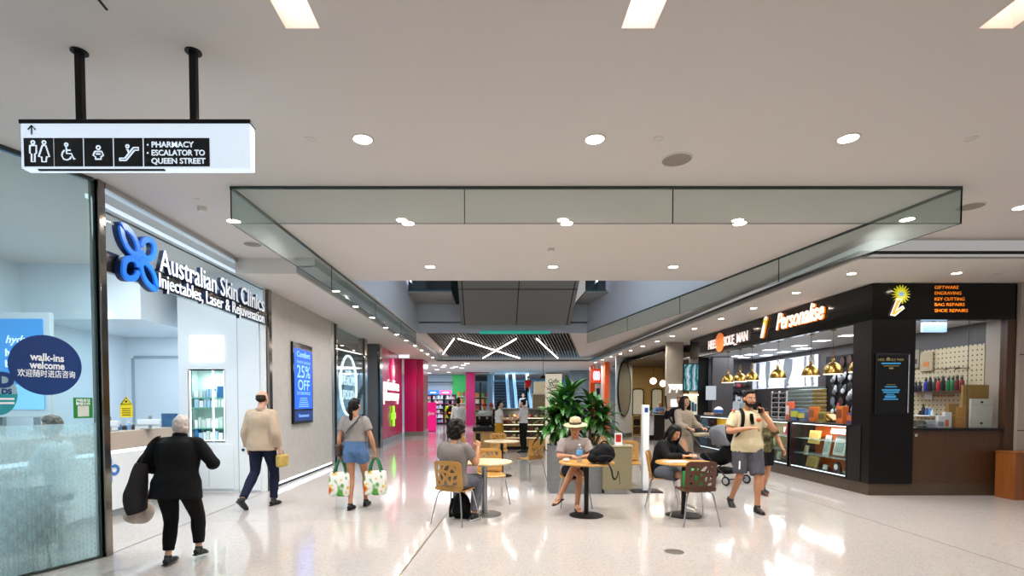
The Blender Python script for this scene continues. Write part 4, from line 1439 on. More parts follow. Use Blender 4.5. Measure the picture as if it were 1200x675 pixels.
XO = XK + .3
for (x0, y0_, x1, y1_, mm, ed, lb) in [
        (947, 505, 960, 519, m_pl, M('face_gold', '#b7954c', .4, var=.4, vs=30), 'gold coloured plaque high in the orange backed case, left'),
        (964, 510, 971, 533, m_plw, M('face_grey', '#8e9290', .4, var=.6, vs=60), 'tall silver charm card in the middle of the orange backed case'),
        (976, 511, 990, 533, m_plw, MATS['face_grey'], 'wide silver charm card at the right of the orange backed case'),
        (974, 503, 991, 508, m_card, None, 'white sign strip at the top of the orange backed case'),
        (938, 522, 946, 532, m_plw, MATS['face_gold'], 'small silver frame on the lower left shelf of the orange backed case'),
        (944, 535, 957, 549, m_pl, MATS['face_gold'], 'gold plaque lying low in the orange backed case'),
        (963, 545, 968, 555, m_card, None, 'small white card at the bottom of the orange backed case, left of the clock'),
        (985, 552, 990, 561, m_plw, None, 'small silver trinket at the bottom right corner of the orange backed case')]:
    slab('engraving_plaque', x0, y0_, x1, y1_, XO, mm, lb, 'plaque', edge=ed, tilt=.2)
q = atX(981, 558, XO - .06)
ck = thing('mantel_clock', 'small red and white rounded clock at the bottom of the orange backed case', 'clock', (XO - .06, q.y, .245))
MB().prism([(-.09, 0), (.09, 0), (.09, .1), (.06, .17), (0, .2), (-.06, .17), (-.09, .1)], (XO - .03, q.y, .245), UYm, UZ, .05).build('body', M('clock_dark', '#3c1c18', .3, var=.1), ck)
MB().lathe([(.055, 0), (.055, .006), (0, .006)], (XO - .085, q.y, .245 + .1), 18, Matrix.Rotation(-PI / 2, 3, 'Y')).build('dial', m_card, ck)
for k in range(9):
    y = yB0 + .15 + k * .24
    z = .245 if k % 2 else .245 + .3
    mm = [m_pl, m_plw, M('case_red', '#a83030', .4, var=.1), M('case_cream', '#d8cdb0', .4, var=.1)][k % 4]
    w_ = .16 - .02 * (k % 3)
    zz = [.24, .24 + .30, .24 + .61][k % 3]
    t = thing('trophy_frame', '%s engraved frame in the pale backed counter case, %s from its near end' % (['gold', 'silver', 'red', 'cream'][k % 4], orr[k]), 'frame', (XK + .3, y, zz + .005))
    mt = Matrix.Rotation(.15, 3, 'Y')
    MB().cbox((.01, 0, .1), (.025, w_, .19), mt).build('frame', mm, t, bevel=.006, world=False)
    MB().cbox((-.006, 0, .1), (.012, w_ * .65, .12), mt).build('face', m_plw if k % 4 != 1 else m_pl, t, world=False, smooth=0)
for k in range(14):
    y = yC0 + .12 + (k % 7) * .25
    z = [.24, .24 + .305][k // 7]
    t = thing('phone_case', '%s phone case in the yellow backed counter case, %s shelf, %s from near end' % (['black', 'blue', 'white'][k % 3], ['lower', 'middle'][k // 7], orr[k % 7]), 'phone case', (XK + .3, y, z + .006))
    mt = Matrix.Rotation(.2, 3, 'Y')
    MB().cbox((.01, 0, .085), (.014, .1, .17), mt).build('shell', [m_blkm, M('pc_blue', '#27507f', .3, var=.05), m_card][k % 3], t, bevel=.005, world=False)
    MB().cbox((.002, .025, .14), (.012, .03, .035), mt).build('camera_hole', m_gap, t, world=False, smooth=0)

# things standing on the counter
def block_stand(px0, py0, px1, py1, col, lab, top=None, x=XK + .2, name='product_stand', cat='product stand'):
    a_, b2 = atX(px0, py1, x), atX(px1, py0, x)
    w_ = abs(a_.y - b2.y)
    h_ = max(.06, b2.z - CT)
    t = thing(name, lab, cat, (x, (a_.y + b2.y) / 2, CT))
    MB().box(-.06, .06, -w_ / 2, w_ / 2, 0, h_).build('body', M('st' + col, col, .4, var=.15, vs=25), t, bevel=.006, world=False)
    if top:
        MB().box(-.066, -.06, -w_ * .4, w_ * .4, h_ * .3, h_ * .8).build('face', M('st' + top, top, .4, var=.3, vs=30), t, world=False, smooth=0)
    return t


block_stand(951, 477, 958, 490, '#c4692a', 'orange product box standing on the counter below the second largest gold lamp', '#8a4b22')
block_stand(983, 476, 991, 492, '#c4662a', 'orange and brown boxed stand on the counter, right of the tilted wooden boards', '#7a3d1c')
block_stand(1003, 475, 1009, 494, '#a8a4ac', 'tall clear and purple product stand at the right end of the counter', '#c9b6b0')
block_stand(996, 484, 1002.5, 494, '#5c3f6e', 'purple box on the counter next to the corner column', '#c5622a')
block_stand(962, 483, 970, 491, '#8f8136', 'olive green product box on the counter beside the orange box', '#5a5320')
block_stand(937, 482, 947, 489, '#5b6f8e', 'blue grey product box on the counter below the key display', '#c8c04a')
block_stand(924, 471, 928.5, 489, '#c65a3a', 'narrow orange red card stand on the counter beside the white rack', '#d8d0c8')
block_stand(929, 479, 940, 489, '#3f5f95', 'blue boxed goods on the counter between the card stand and the olive box', '#b9c23c')
for k, (x0, x1, y0_, y1_) in enumerate([(966, 977, 491, 480), (972, 983, 492, 482)]):
    a_, b2 = atX(x0, 491, XK + .25), atX(x1, 481, XK + .25)
    t = thing('wooden_board', ['longer', 'shorter'][k] + ' tilted wooden engraving board resting on the counter', 'board', ((XK + .25), (a_.y + b2.y) / 2, CT + .005))
    mt = Matrix.Rotation(.45, 3, 'X')
    MB().cbox((0, 0, .09), (.16, abs(a_.y - b2.y) * .95, .03), mt).build('board', M('oak_board', '#b48a52', .45, var=.2, vs=9), t, bevel=.004, world=False)
    MB().cbox((.0, .02, .04), (.1, .03, .08)).build('wedge', m_dwood, t, world=False)
# parcel, blue ball item and glass by the far counter end
block_stand(827, 484, 839, 491, '#c2a98a', 'brown cardboard parcel on the far end of the counter', None, XK + .3, 'parcel', 'parcel')
q = atX(842, 487, XK + .3)
t = thing('gift_ball', 'white and blue round gift on the far counter end beside the parcel', 'gift', (XK + .3, q.y, CT))
MB().ell((0, 0, .13), .13, 16, 10).build('ball', m_card, t, world=False)
MB().lathe([(.132, .09), (.136, .13), (.132, .17)], (0, 0, 0), 20).build('blue_band', M('gb_blue', '#3c6cc0', .3, var=.05), t, world=False)

# gold dome pendant lamps
m_gold = M('gold_dome', '#b08f4c', .26, 1., var=.05)
XPd = 6.72
for i, (px, py, lb) in enumerate([(1007, 435, 'gold dome pendant lamp half hidden by the dark corner column'), (976, 437.5, 'gold dome pendant lamp before the dark slipper wall, second from the corner column'), (950, 439.5, 'gold dome pendant lamp in front of the lit poster, just left of the dark wall'), (911.5, 442, 'gold dome pendant lamp alone before the lit leg poster, above the phoning man'), (881, 446, 'gold dome pendant lamp, right one of the far cluster of three'), (867, 447.5, 'gold dome pendant lamp, middle one of the far cluster of three'), (853, 449, 'gold dome pendant lamp, left one of the far cluster of three')]):
    y = atX(px, py, XPd).y
    t = thing('pendant_lamp', lb, 'pendant lamp', (XPd, y, 2.13), 0, 'gold dome pendant lamps')
    prof = [(.17 * math.cos(q), .23 * math.sin(q)) for q in [PI / 2 * k / 9 for k in range(9)]] + [(.03, .235), (.03, .28), (.02, .3), (.0, .3)]
    MB().lathe(prof, (0, 0, 0), 28).build('dome_shade', m_gold, t, world=False)
    MB().lathe([(.164, .004), (.164, -.01), (.12, -.012), (0, -.012)], (0, 0, 0), 28).build('diffuser', glow('pend_glow', '#fff1da', 2.2), t, world=False)
    for k in range(3):
        an = 2 * PI * k / 3
        MB().tube([(.028 * math.cos(an), .028 * math.sin(an), .28), (.035 * math.cos(an), .035 * math.sin(an), .36), (.0, .0, .46)], .006, 5, k=2).build('bracket', m_gold, t, world=False)
    MB().cyl((0, 0, .45), (0, 0, .87), .004, 6).build('cord', m_blkm, t, world=False)
    MB().lathe([(.05, .87), (.05, .845), (0, .84)], (0, 0, 0), 16).build('ceiling_rose', m_gold, t, world=False)
    if i < 4:
        light('pendant_bulb', 'AREA', (XPd, y, 2.11), 5, (1, .88, .7), .2)

# shop ceiling panel lights
for i, (px, py) in enumerate([(994, 392.5), (963, 398.8), (937, 404.5), (942, 408), (902, 409.5), (919, 412), (880, 415), (898, 416), (864, 417), (872, 418.5)]):
    p = atZ(px, py, 3.0)
    if not (XK < p.x < 8.7 and YK < p.y < 17.4):
        continue
    t = thing('panel_light', 'flat white ceiling light inside the dark shop, %s from the front by depth' % orr[i], 'ceiling light', p, 0, 'flat ceiling lights inside the dark shop')
    MB().box(-.15, .15, -.15, .15, -.012, 0).build('frame', m_trimw, t, world=False, smooth=0)
    MB().box(-.13, .13, -.13, .13, -.016, -.012).build('diffuser', glow('panel_glow', '#f6fbff', 6), t, world=False, smooth=0)
for y in (9.8, 11.3, 12.8, 14.4, 16.2):
    light('shop_ceiling_lamp', 'AREA', (7.72, y, 2.97), 26, (.9, .95, 1), 1.5)

# lit poster with legs on the back wall
XW = XBW - .02
a, b_ = atX(958.5, 452.5, XW), atX(881, 424, XW)
pz0, pz1 = 2.0, 2.86
lp_ = thing('light_poster', 'long white backlit poster of grey legs on the shop back wall', 'poster', (XW, (a.y + b_.y) / 2, pz0))
MB().box(XW - .02, XW, a.y, b_.y, pz0, pz1).build('panel', glow('poster_wht', '#e6ecf8', .75), lp_, smooth=0)
m_leg = M('poster_leg', '#8f969e', .5, emit=.18, var=.1)
for px, px2, w_ in ((952, 953, .11), (944.5, 944.5, .06), (925, 922.5, .2), (901, 900, .12), (889, 888.5, .1)):
    y0_ = atX(px, 440, XW).y
    y1_ = atX(px2, 452, XW).y
    y1_ = min(max(y1_, a.y + .1), b_.y - .15)
    y0_ = min(max(y0_, a.y + .1), b_.y - .15)
    MB().tube([(XW - .03, y0_, pz1 - .01), (XW - .03, (y0_ + y1_) / 2, (pz0 + pz1) / 2 + .1), (XW - .03, y1_, pz0 + .16), (XW - .03, y1_ - .03, pz0 + .03)], [(w_, .008), (w_ * 1.15, .008), (w_ * .5, .008), (w_ * .8, .008)], 8, side=(0, 1, 0), k=3).build('printed_leg', m_leg, lp_)
# rows of keys under the poster
XQ = XW - .06
kb = thing('key_board', 'wide board hung with rows of silver and brass keys under the lit poster', 'key display', (XW, 13.2, 1.2))
ky0, ky1 = atX(968, 470, XQ).y, atX(922, 470, XQ).y
MB().box(XQ + .03, XQ + .05, ky0, ky1, 1.2, 1.99).build('backboard', M('key_back', '#5d6b64', .5, var=.1), kb, smooth=0)
m_ks, m_kb = M('key_silver', '#b9c4bd', .3, .6, var=.3, vs=60), M('key_brass', '#c2a352', .3, .6, var=.3, vs=60)
for r_ in range(7):
    z = 1.26 + r_ * .105
    for part_, (u0, u1), mm in (('brass_keys', (ky0, ky0 + (ky1 - ky0) * .33), m_kb), ('silver_keys', (ky0 + (ky1 - ky0) * .33, ky1), m_ks)):
        kk = MB()
        y = u0 + .02
        while y < u1 - .02:
            kk.cbox((XQ + .01, y, z), (.012, .028, .05))
            kk.cbox((XQ + .01, y, z - .04), (.008, .011, .04))
            y += .042
        kk.build(part_, mm, kb, smooth=0)
    MB().cyl((XQ + .025, ky0, z + .03), (XQ + .025, ky1, z + .03), .006, 6).build('hook_rail', m_chr, kb)
# white grid rack with small goods
rk0, rk1 = atX(922, 470, XQ - .3).y, atX(905, 470, XQ - .3).y
rk = thing('wire_rack', 'white wire grid rack of dark small goods behind the man on the phone', 'rack', (XQ - .3, (rk0 + rk1) / 2, 0))
for i in range(3):
    y = rk0 + (rk1 - rk0) * i / 2
    MB().box(XQ - .32, XQ - .28, y - .015, y + .015, 0, 1.9).build('upright', m_trimw, rk, smooth=0)
for k in range(7):
    z = 1.0 + k * .14
    MB().box(XQ - .34, XQ - .26, rk0, rk1, z, z + .012).build('shelf', m_trimw, rk, smooth=0)
for k in range(6):
    for j in range(6):
        y = rk0 + (rk1 - rk0) * (j + .5) / 6
        z = 1.0 + k * .14 + .013
        o = MB().box(-.025, .025, -.035, .035, 0, .07 + .02 * ((j + k) % 2)).build('polish_tin', [m_blkm, M('tin_brown', '#3f2c22', .4, var=.1), M('tin_navy', '#23304a', .4, var=.1)][(j + k) % 3], None, bevel=.006)
        o.location = (XQ - .3, y, z)
        tag(o, ['black', 'brown', 'navy'][(j + k) % 3] + ' polish tin in the white wire rack, %s row up, %s from its near end' % (orr[k], orr[j]), 'polish tin', 'polish tins in the white wire rack')

# dark slipper and cap wall
sw0, sw1 = atX(1016, 440, XW).y, atX(969, 440, XW).y
dwl = thing('slipper_board', 'black wall board hung with slippers caps and round mats', 'wall display', (XW, (sw0 + sw1) / 2, 1.0))
MB().box(XW - .03, XW, sw0, sw1, .9, 2.75).build('board', m_blkm, dwl, smooth=0)
random.seed(9)
m_sl = [M('sl_white', '#d6d8da', .6, var=.05), M('sl_grey', '#6f747c', .6, var=.05), M('sl_black', '#17181b', .5, var=.1), M('sl_brown', '#4b2b24', .6, var=.1), M('sl_green', '#2f5b3a', .6, var=.1), M('sl_pink', '#b84a5a', .6, var=.1)]
nm_ = ['white', 'grey', 'black', 'brown', 'green', 'pink']


def on_board(px, py, x=None):
    return atX(px, py, XW - .05)


for i, (px, py, mi) in enumerate([(987, 424, 3), (995.5, 422, 3), (985, 455, 2), (996, 453, 2), (985.5, 471, 3), (996, 469, 2), (976, 470, 1), (1004, 468, 2), (976.5, 455, 2)]):
    q = on_board(px, py)
    t = thing('round_mat', '%s oval felt mat on the black slipper board, %s counted from the upper left' % (nm_[mi], orr[i]), 'mat', q, 0, 'oval mats on the slipper board')
    MB().ell((0, 0, 0), (.02, .1, .13), 18, 8).build('felt', m_sl[mi], t, world=False)
    MB().tube([(-.015, .105 * math.cos(k * PI / 12), .135 * math.sin(k * PI / 12)) for k in range(25)], .008, 5).build('rim', m_sl[2], t, world=False)
for i, (px, py, mi, an) in enumerate([(978, 444, 0, .5), (985, 443, 0, -.5), (979.5, 457, 0, .2), (990, 441, 0, .6), (998, 440, 1, 0), (1004, 451, 0, .3), (999, 462, 0, 0), (996, 464, 0, .2), (990, 456, 1, .4), (1007, 460, 4, 0), (983, 478, 5, 0), (978, 480, 4, .3), (992, 480, 1, .2), (1001, 478, 0, .1)]):
    q = on_board(px, py)
    t = thing('slipper', '%s slipper hung on the black wall board, %s counted from the top left' % (nm_[mi], (orr + ['fourteenth'])[i]), 'slipper', q + V((-.02, 0, 0)), 0, 'slippers on the black board')
    mt = Matrix.Rotation(an, 3, 'X')
    MB().ell((0, 0, 0), (.03, .055, .13), 12, 8, mt).build('sole', m_sl[mi], t, world=False)
    MB().ell(mt @ V((-.02, 0, -.05)), (.035, .058, .07), 12, 8, mt).build('upper', m_sl[0] if mi else m_sl[1], t, world=False)

# end wall goods: caps and toys on hooks above a white box stack
for i in range(5):
    for j in range(5):
        px, py = 853 + j * 6.2, 452 + i * 7.5
        q = atY(px, py, 17.42)
        mi = [2, 2, 1, 0, 5, 2, 3][(i * 3 + j * 2) % 7]
        if i == 3:
            mi = [5, 5, 0, 5, 0][j]
        t = thing('cap', '%s cap on the end wall of the dark shop, %s row down, %s across' % (nm_[mi], orr[i], orr[j]), 'cap', q, 0, 'caps on the shop end wall')
        MB().ell((0, 0, 0), (.085, .06, .075), 12, 8).build('crown', m_sl[mi], t, world=False)
        MB().ell((0, -.07, -.045), (.07, .07, .012), 12, 6).build('peak', m_sl[mi], t, world=False)
for k, (px, w_, cc) in enumerate([(856, .2, '#dfe3e6'), (862.5, .2, '#cdd6da'), (869, .22, '#9fb0ae'), (876, .22, '#8fa39f')]):
    q = atY(px, 490, 16.9)
    t = thing('carton', '%s carton standing behind the far counter, %s from the wood wing' % (['white', 'pale', 'grey green', 'dull green'][k], orr[k]), 'carton', (q.x, 16.9, 0))
    MB().box(-w_ / 2, w_ / 2, -.1, .1, 0, 1.55 + .06 * (k % 2)).build('body', M('carton' + cc, cc, .5, var=.05), t, world=False, bevel=.006)
    MB().lathe([(.03, 0), (.03, .1), (.012, .16), (.012, .2), (0, .2)], (0, 0, 1.55 + .06 * (k % 2)), 12).build('spout', m_sl[0] if k else m_sl[5], t, world=False)
no = MB().box(-.16, .16, -.01, 0, -.22, .22).build('notice', M('notice_paper', '#c9d0d8', .5, var=.02), None, smooth=0)
q = atY(833, 460.5, 16.38)
no.location = q
tag(no, 'white paper notice pinned on the dark wood wing by the far counter', 'notice')
# ceiling rail on end wall
# painting beside the shop
q0, q1 = atY(801.5, 457.5, 16.6), atY(818, 427, 16.6)
pa = thing('painting', 'abstract teal and magenta painting in a thin frame beside the dark shop', 'painting', ((q0.x + q1.x) / 2, 16.62, q0.z))


def paint_mat():
    m = M('abstract_paint', '#1f7f86', .4, var=0)
    nt = m.node_tree
    b = nt.nodes['Principled BSDF']
    tc = nt.nodes.new('ShaderNodeTexCoord')
    wv = nt.nodes.new('ShaderNodeTexWave')
    wv.inputs['Scale'].default_value = 1.6
    wv.inputs['Distortion'].default_value = 9
    wv.inputs['Detail'].default_value = 3
    nt.links.new(tc.outputs['Object'], wv.inputs['Vector'])
    cr = nt.nodes.new('ShaderNodeValToRGB')
    e = cr.color_ramp.elements
    e[0].color, e[1].color = lin('#0e3f4c'), lin('#b9dfe0')
    for p_, c_ in ((.3, '#137a82'), (.6, '#5fc0c4'), (.86, '#8d2f74')):
        n_ = e.new(p_)
        n_.color = lin(c_)
    nt.links.new(wv.outputs['Fac'], cr.inputs['Fac'])
    nt.links.new(cr.outputs['Color'], b.inputs['Base Color'])
    nt.links.new(cr.outputs['Color'], b.inputs['Emission Color'])
    b.inputs['Emission Strength'].default_value = .25
    return m


MB().box(q0.x - .03, q1.x + .03, 16.6, 16.66, q0.z - .03, q1.z + .03).build('frame', m_blkm, pa, bevel=.004)
MB().box(q0.x, q1.x, 16.59, 16.6, q0.z, q1.z).build('canvas', paint_mat(), pa, smooth=0)
q0, q1 = atY(801.5, 486, 16.6), atY(817, 462, 16.6)
p2 = thing('lit_shelf_box', 'small lit niche with bottles under the abstract painting', 'display box', ((q0.x + q1.x) / 2, 16.62, q0.z))
MB().box(q0.x, q1.x, 16.6, 16.66, q0.z, q1.z).build('back_panel', glow('niche_warm', '#d8d2bf', .7), p2, smooth=0)
MB().box(q0.x, q1.x, 16.5, 16.66, q1.z - .04, q1.z).build('light_strip', glow('niche_top', '#fff3cf', 2.5), p2, smooth=0)
for k, cc in enumerate(['#4b8b78', '#2b3e7a', '#356f6a']):
    x = q0.x + (q1.x - q0.x) * (.45 + .2 * k)
    MB().box(x - .03, x + .03, 16.55, 16.6, q0.z + .1, q0.z + .45 - .05 * k).build('bottle_front', M('nb' + cc, cc, .3, var=.1), p2, bevel=.006)

# pegboard wall seen through the right window
pgx = XBW - .03
py0, py1 = atX(1153, 440, pgx).y, 10.95
pgb = thing('pegboard', 'beige pegboard with rows of holes on the wall behind the right shop window', 'pegboard', (pgx, (py0 + py1) / 2, 1.2))


def peg_mat():
    m = M('pegboard_birch', '#cdbf9e', .5, var=.03)
    nt = m.node_tree
    b = nt.nodes['Principled BSDF']
    old = b.inputs['Base Color'].links[0].from_socket
    tc = nt.nodes.new('ShaderNodeTexCoord')
    vm = nt.nodes.new('ShaderNodeVectorMath')
    vm.operation = 'MULTIPLY'
    vm.inputs[1].default_value = (0, 11, 11)
    nt.links.new(tc.outputs['Object'], vm.inputs[0])
    fr = nt.nodes.new('ShaderNodeVectorMath')
    fr.operation = 'FRACTION'
    nt.links.new(vm.outputs[0], fr.inputs[0])
    sb = nt.nodes.new('ShaderNodeVectorMath')
    sb.operation = 'DISTANCE'
    sb.inputs[1].default_value = (0, .5, .5)
    nt.links.new(fr.outputs[0], sb.inputs[0])
    lt = nt.nodes.new('ShaderNodeMath')
    lt.operation = 'LESS_THAN'
    lt.inputs[1].default_value = .17
    nt.links.new(sb.outputs['Value'], lt.inputs[0])
    mx = nt.nodes.new('ShaderNodeMix')
    mx.data_type = 'RGBA'
    mx.inputs['B'].default_value = lin('#4a3f30')
    nt.links.new(lt.outputs[0], mx.inputs['Factor'])
    nt.links.new(old, mx.inputs['A'])
    nt.links.new(mx.outputs['Result'], b.inputs['Base Color'])
    return m


MB().box(pgx, pgx + .02, py0, py1, 1.2, 2.62).build('board', peg_mat(), pgb, smooth=0)
for k, (px, py, w_) in enumerate([(1086, 424, .15), (1073, 421, .1)]):
    q = atX(px, py, pgx - .03)
    t = thing('cutting_board', ['wooden board with orange print hung on the pegboard', 'narrow dark edged board hung on the pegboard, cut off by the corner column'][k], 'board', (pgx - .03, q.y, q.z))
    MB().box(-.015, .015, -w_, w_, -.19, .19).build('board', M('hung_board%d' % k, ['#b3a284', '#8d8476'][k], .45, var=.15), t, bevel=.006, world=False)
    MB().box(-.02, -.015, -w_ * .5, w_ * .4, -.1, .0).build('print', M('board_print%d' % k, ['#d07a3a', '#2b2b30'][k], .5, var=.1), t, world=False, smooth=0)
for i, (px, py) in enumerate([(1106, 432), (1120, 431), (1131, 431)]):
    q = atX(px, py, pgx - .02)
    t = thing('peg_hook', 'bent brown peg hook on the pegboard above the flasks, %s from the left' % orr[i], 'hook', q, 0, 'peg hooks')
    MB().tube([(0, -.08, 0), (-.01, .08, 0), (-.1, .08, -.01), (-.14, .06, -.04)], .009, 6).build('wire', M('hook_brown', '#6b3f28', .4, .3, var=.05), t, world=False)
# shelf with flasks
shx = pgx - .14
z_sh = atX(1090, 458.5, shx).z
s_ = thing('flask_shelf', 'narrow shelf of coloured flasks on the pegboard', 'shelf', (shx, 9.9, z_sh))
fy0, fy1 = atX(1129, 455, shx).y, 10.8
MB().box(shx - .1, pgx, fy0 - .03, fy1, z_sh - .02, z_sh).build('board', m_dwood, s_, smooth=0)
fl = [(1127, 'dark red', '#7a1420'), (1121.5, 'maroon', '#6a1620'), (1116.5, 'green', '#137a3c'), (1111.5, 'deep green', '#156b3a'), (1105, 'black', '#15161a'), (1100, 'red', '#c0322c'), (1096, 'charcoal', '#2a2c31'), (1090, 'jet black', '#0f1012'), (1085, 'blue', '#2438a8'), (1078, 'navy', '#161f3a'), (1073.5, 'midnight', '#12172a')]
m_cap = M('flask_cap', '#101114', .35, var=.05)
for i, (px, cn, cc) in enumerate(fl):
    y = atX(px, 452, shx).y
    h_ = .2 if i % 3 != 1 else .22
    if i > 8:
        h_ = .14
    t = thing('drink_flask', cn + ' drink flask on the pegboard shelf', 'flask', (shx, y, z_sh), 0, 'drink flasks on the pegboard shelf')
    MB().lathe([(.036, 0), (.038, .01), (.038, h_ * .8), (.028, h_ * .93), (.022, h_)], (0, 0, 0), 18).build('body', M('fl' + cc, cc, .3, .2, var=.03), t, world=False)
    MB().lathe([(.024, h_), (.024, h_ + .04), (.016, h_ + .05), (0, h_ + .05)], (0, 0, 0), 14).build('cap', m_cap, t, world=False)
    MB().tube([(0, -.018, h_ + .04), (0, -.012, h_ + .075), (0, .012, h_ + .075), (0, .018, h_ + .04)], .005, 5).build('loop', m_cap, t, world=False)
# lower small goods, card boxes, white card panel on the ledge
zl = 1.14
for k, (px0, py0_, px1, py1_, cc, yy, lb) in enumerate([(1126, 451, 1158, 504, '#9c7b35', 9.16, 'tall brown cardboard sheet leaning behind the white panel'), (1120, 477, 1132, 504, '#b07f3a', 9.1, 'narrow orange brown cardboard box on the window ledge'), (1110, 473, 1123, 504, '#8f6c33', 9.14, 'dark brown cardboard box on the window ledge, left of the narrow one'), (1136, 467.5, 1162, 504, '#c8c8c0', 9.0, 'white grey card panel standing on the window ledge')]):
    a_, b2 = atY(px0, py1_, yy), atY(px1, py0_, yy)
    t = thing('cardboard_box' if k < 3 else 'card_panel', lb, 'box' if k < 3 else 'panel', ((a_.x + b2.x) / 2, yy, zl))
    MB().box(-(b2.x - a_.x) / 2, (b2.x - a_.x) / 2, -.02, .02 if k in (0, 3) else .05, 0, b2.z - zl).build('body', M('cb' + cc, cc, .6, var=.08), t, bevel=.004, world=False)
    if k == 3:
        for zz in (.42, .06):
            MB().box(-.02, .02, -.024, -.02, zz, zz + .03).build('slot', m_blkm, t, world=False, smooth=0)
        MB().box(-(b2.x - a_.x) / 2, (b2.x - a_.x) / 2, -.022, -.0195, .385, .39).build('fold', M('fold_grey', '#8d8d88', .6, var=0), t, world=False, smooth=0)
    else:
        MB().box(-(b2.x - a_.x) / 2 + .01, (b2.x - a_.x) / 2 - .01, -.022, -.02, (b2.z - zl) * .5, (b2.z - zl) * .5 + .012).build('tape', M('tape', '#b89a60', .3, var=.02), t, world=False, smooth=0)
z2 = atX(1085, 486.5, shx).z
s_ = thing('goods_shelf', 'lower narrow shelf on the pegboard holding blue and black bottles', 'shelf', (shx, 10.2, z2))
MB().box(shx - .1, pgx, atX(1096, 480, shx).y, 10.8, z2 - .02, z2).build('board', m_card, s_, smooth=0)
for k, (px, cc, h_, lb) in enumerate([(1093, '#e2e6ea', .13, 'white'), (1090, '#4a8fd0', .16, 'light blue'), (1086, '#2f5f9a', .17, 'mid blue'), (1082, '#1a1a20', .22, 'tall black'), (1078.5, '#22262c', .11, 'short black')]):
    y = atX(px, 482, shx).y
    t = thing('polish_bottle', lb + ' bottle on the lower pegboard shelf', 'bottle', (shx, y, z2), 0, 'bottles on the lower pegboard shelf')
    MB().lathe([(.03, 0), (.03, h_ * .65), (.014, h_ * .8), (.014, h_ * .85)], (0, 0, 0), 14).build('body', M('pb' + cc, cc, .35, var=.03), t, world=False)
    MB().lathe([(.016, h_ * .85), (.016, h_), (0, h_)], (0, 0, 0), 12).build('cap', m_card if k != 3 else m_cap, t, world=False)
for k, (px, py, cc, w_, h_, lb) in enumerate([(1102, 496, '#dcdde0', .12, .2, 'folded white packet standing on the window ledge'), (1109.5, 494, '#d5d7dc', .12, .26, 'white and orange packet standing on the window ledge'), (1090, 499, '#aab4bf', .14, .12, 'grey small carton on the window ledge'), (1078, 500, '#6f6a55', .1, .12, 'olive small carton on the window ledge by the corner column'), (1084, 500, '#3a3d46', .08, .1, 'dark small carton on the window ledge')]):
    p = atY(px, py, 9.05 + .015 * k)
    t = thing('small_carton', lb, 'carton', (p.x, p.y, zl))
    MB().box(-w_ / 2, w_ / 2, -.03, .03, 0, h_).build('body', M('sc' + cc, cc, .5, var=.05), t, bevel=.005, world=False)
    MB().box(-w_ / 2, w_ / 2 * (.1 if k == 1 else .6), -.033, -.03, .02, h_ * .5).build('label', M('sl_or' if k == 1 else 'sl_lab', '#d9662a' if k == 1 else '#8f949c', .5, var=.05), t, world=False, smooth=0)
q = atX(1088, 464, pgx - .02)
tg = thing('wall_paper', 'small white paper pinned below the flask shelf', 'paper', q)
MB().box(-.003, .003, -.09, .09, -.07, .07).build('sheet', m_card, tg, world=False, smooth=0)
for i in range(6):
    q = atX(1095 + i * 4, 464, pgx - .02)
    t = thing('wooden_peg', 'small wooden knob in a row under the flask shelf, %s from the left' % orr[i], 'knob', q, 0, 'wooden knobs')
    MB().ell((0, 0, 0), .022, 10, 7).build('ball', M('knob_wood', '#c79a54', .4, var=.1), t, world=False)
    MB().cyl((0, 0, 0), (.02, 0, 0), .01, 8).build('stem', m_dwood, t, world=False)
# exit style lit box hanging inside the window
a_, b2 = atY(1082, 389, 9.15), atY(1110, 378, 9.15)
ex = thing('lit_box_sign', 'small pale blue lit box hanging from the shop ceiling behind the window', 'sign', ((a_.x + b2.x) / 2, 9.15, a_.z))
MB().box(a_.x, b2.x, 9.15, 9.21, a_.z, b2.z).build('light_box', glow('lit_blue', '#b9dcff', 1.1), ex, bevel=.004)
MB().box(a_.x - .0, b2.x, 9.145, 9.215, b2.z, b2.z + .012).build('casing', m_trimw, ex, smooth=0)
MB().box((a_.x + b2.x) / 2 - .02, (a_.x + b2.x) / 2 + .02, 9.16, 9.2, b2.z + .012, 3.0).build('hanger', m_trimw, ex, smooth=0)

# pale stone pier with lit yogurt-shop letters
XY = 5.75
struct(MB().box(5.81, 6.36, 17.3, 17.42, 0, 3.56).build('wall_stone_pier', M('stone_beige', '#a3988b', .4, var=.05, vs=1.), smooth=0))
ys = thing('shop_sign', 'glowing white rounded lettering on the pale stone pier', 'shop sign', (6.05, 17.3, 1.9))
a_, b2 = atY(784, 458.5, 17.27), atY(800, 452, 17.27)
text('lettering', 'yoyu', .38, glow('yoyu_white', '#ffffff', .85), ys, (a_.x, 17.27, a_.z + .05), UX, UZ, fitw=b2.x - a_.x, align='LEFT', bold=.012, ext=.02)
a_, b2 = atY(786, 476.5, 17.27), atY(796, 468, 17.27)
MB().box(a_.x, b2.x, 17.25, 17.28, a_.z, b2.z).build('lit_plate', MATS['yoyu_white'], ys, smooth=0)
# ---------------------------------------------------------------- far end: pharmacy interior, cafe counter, escalators, other shops
# back of the hall
m_fw = M('far_wall_blue', '#8fb2cc', .5, var=.1, vs=.5)
struct(MB().box(-12, 14, 52, 52.2, 0, 9).build('wall_far', m_fw, smooth=0))
struct(MB().box(-12, -11.9, 18, 52, 0, 3.6).build('wall_left', M('pharm_wall', '#c9d8e4', .5, var=.02), smooth=0))
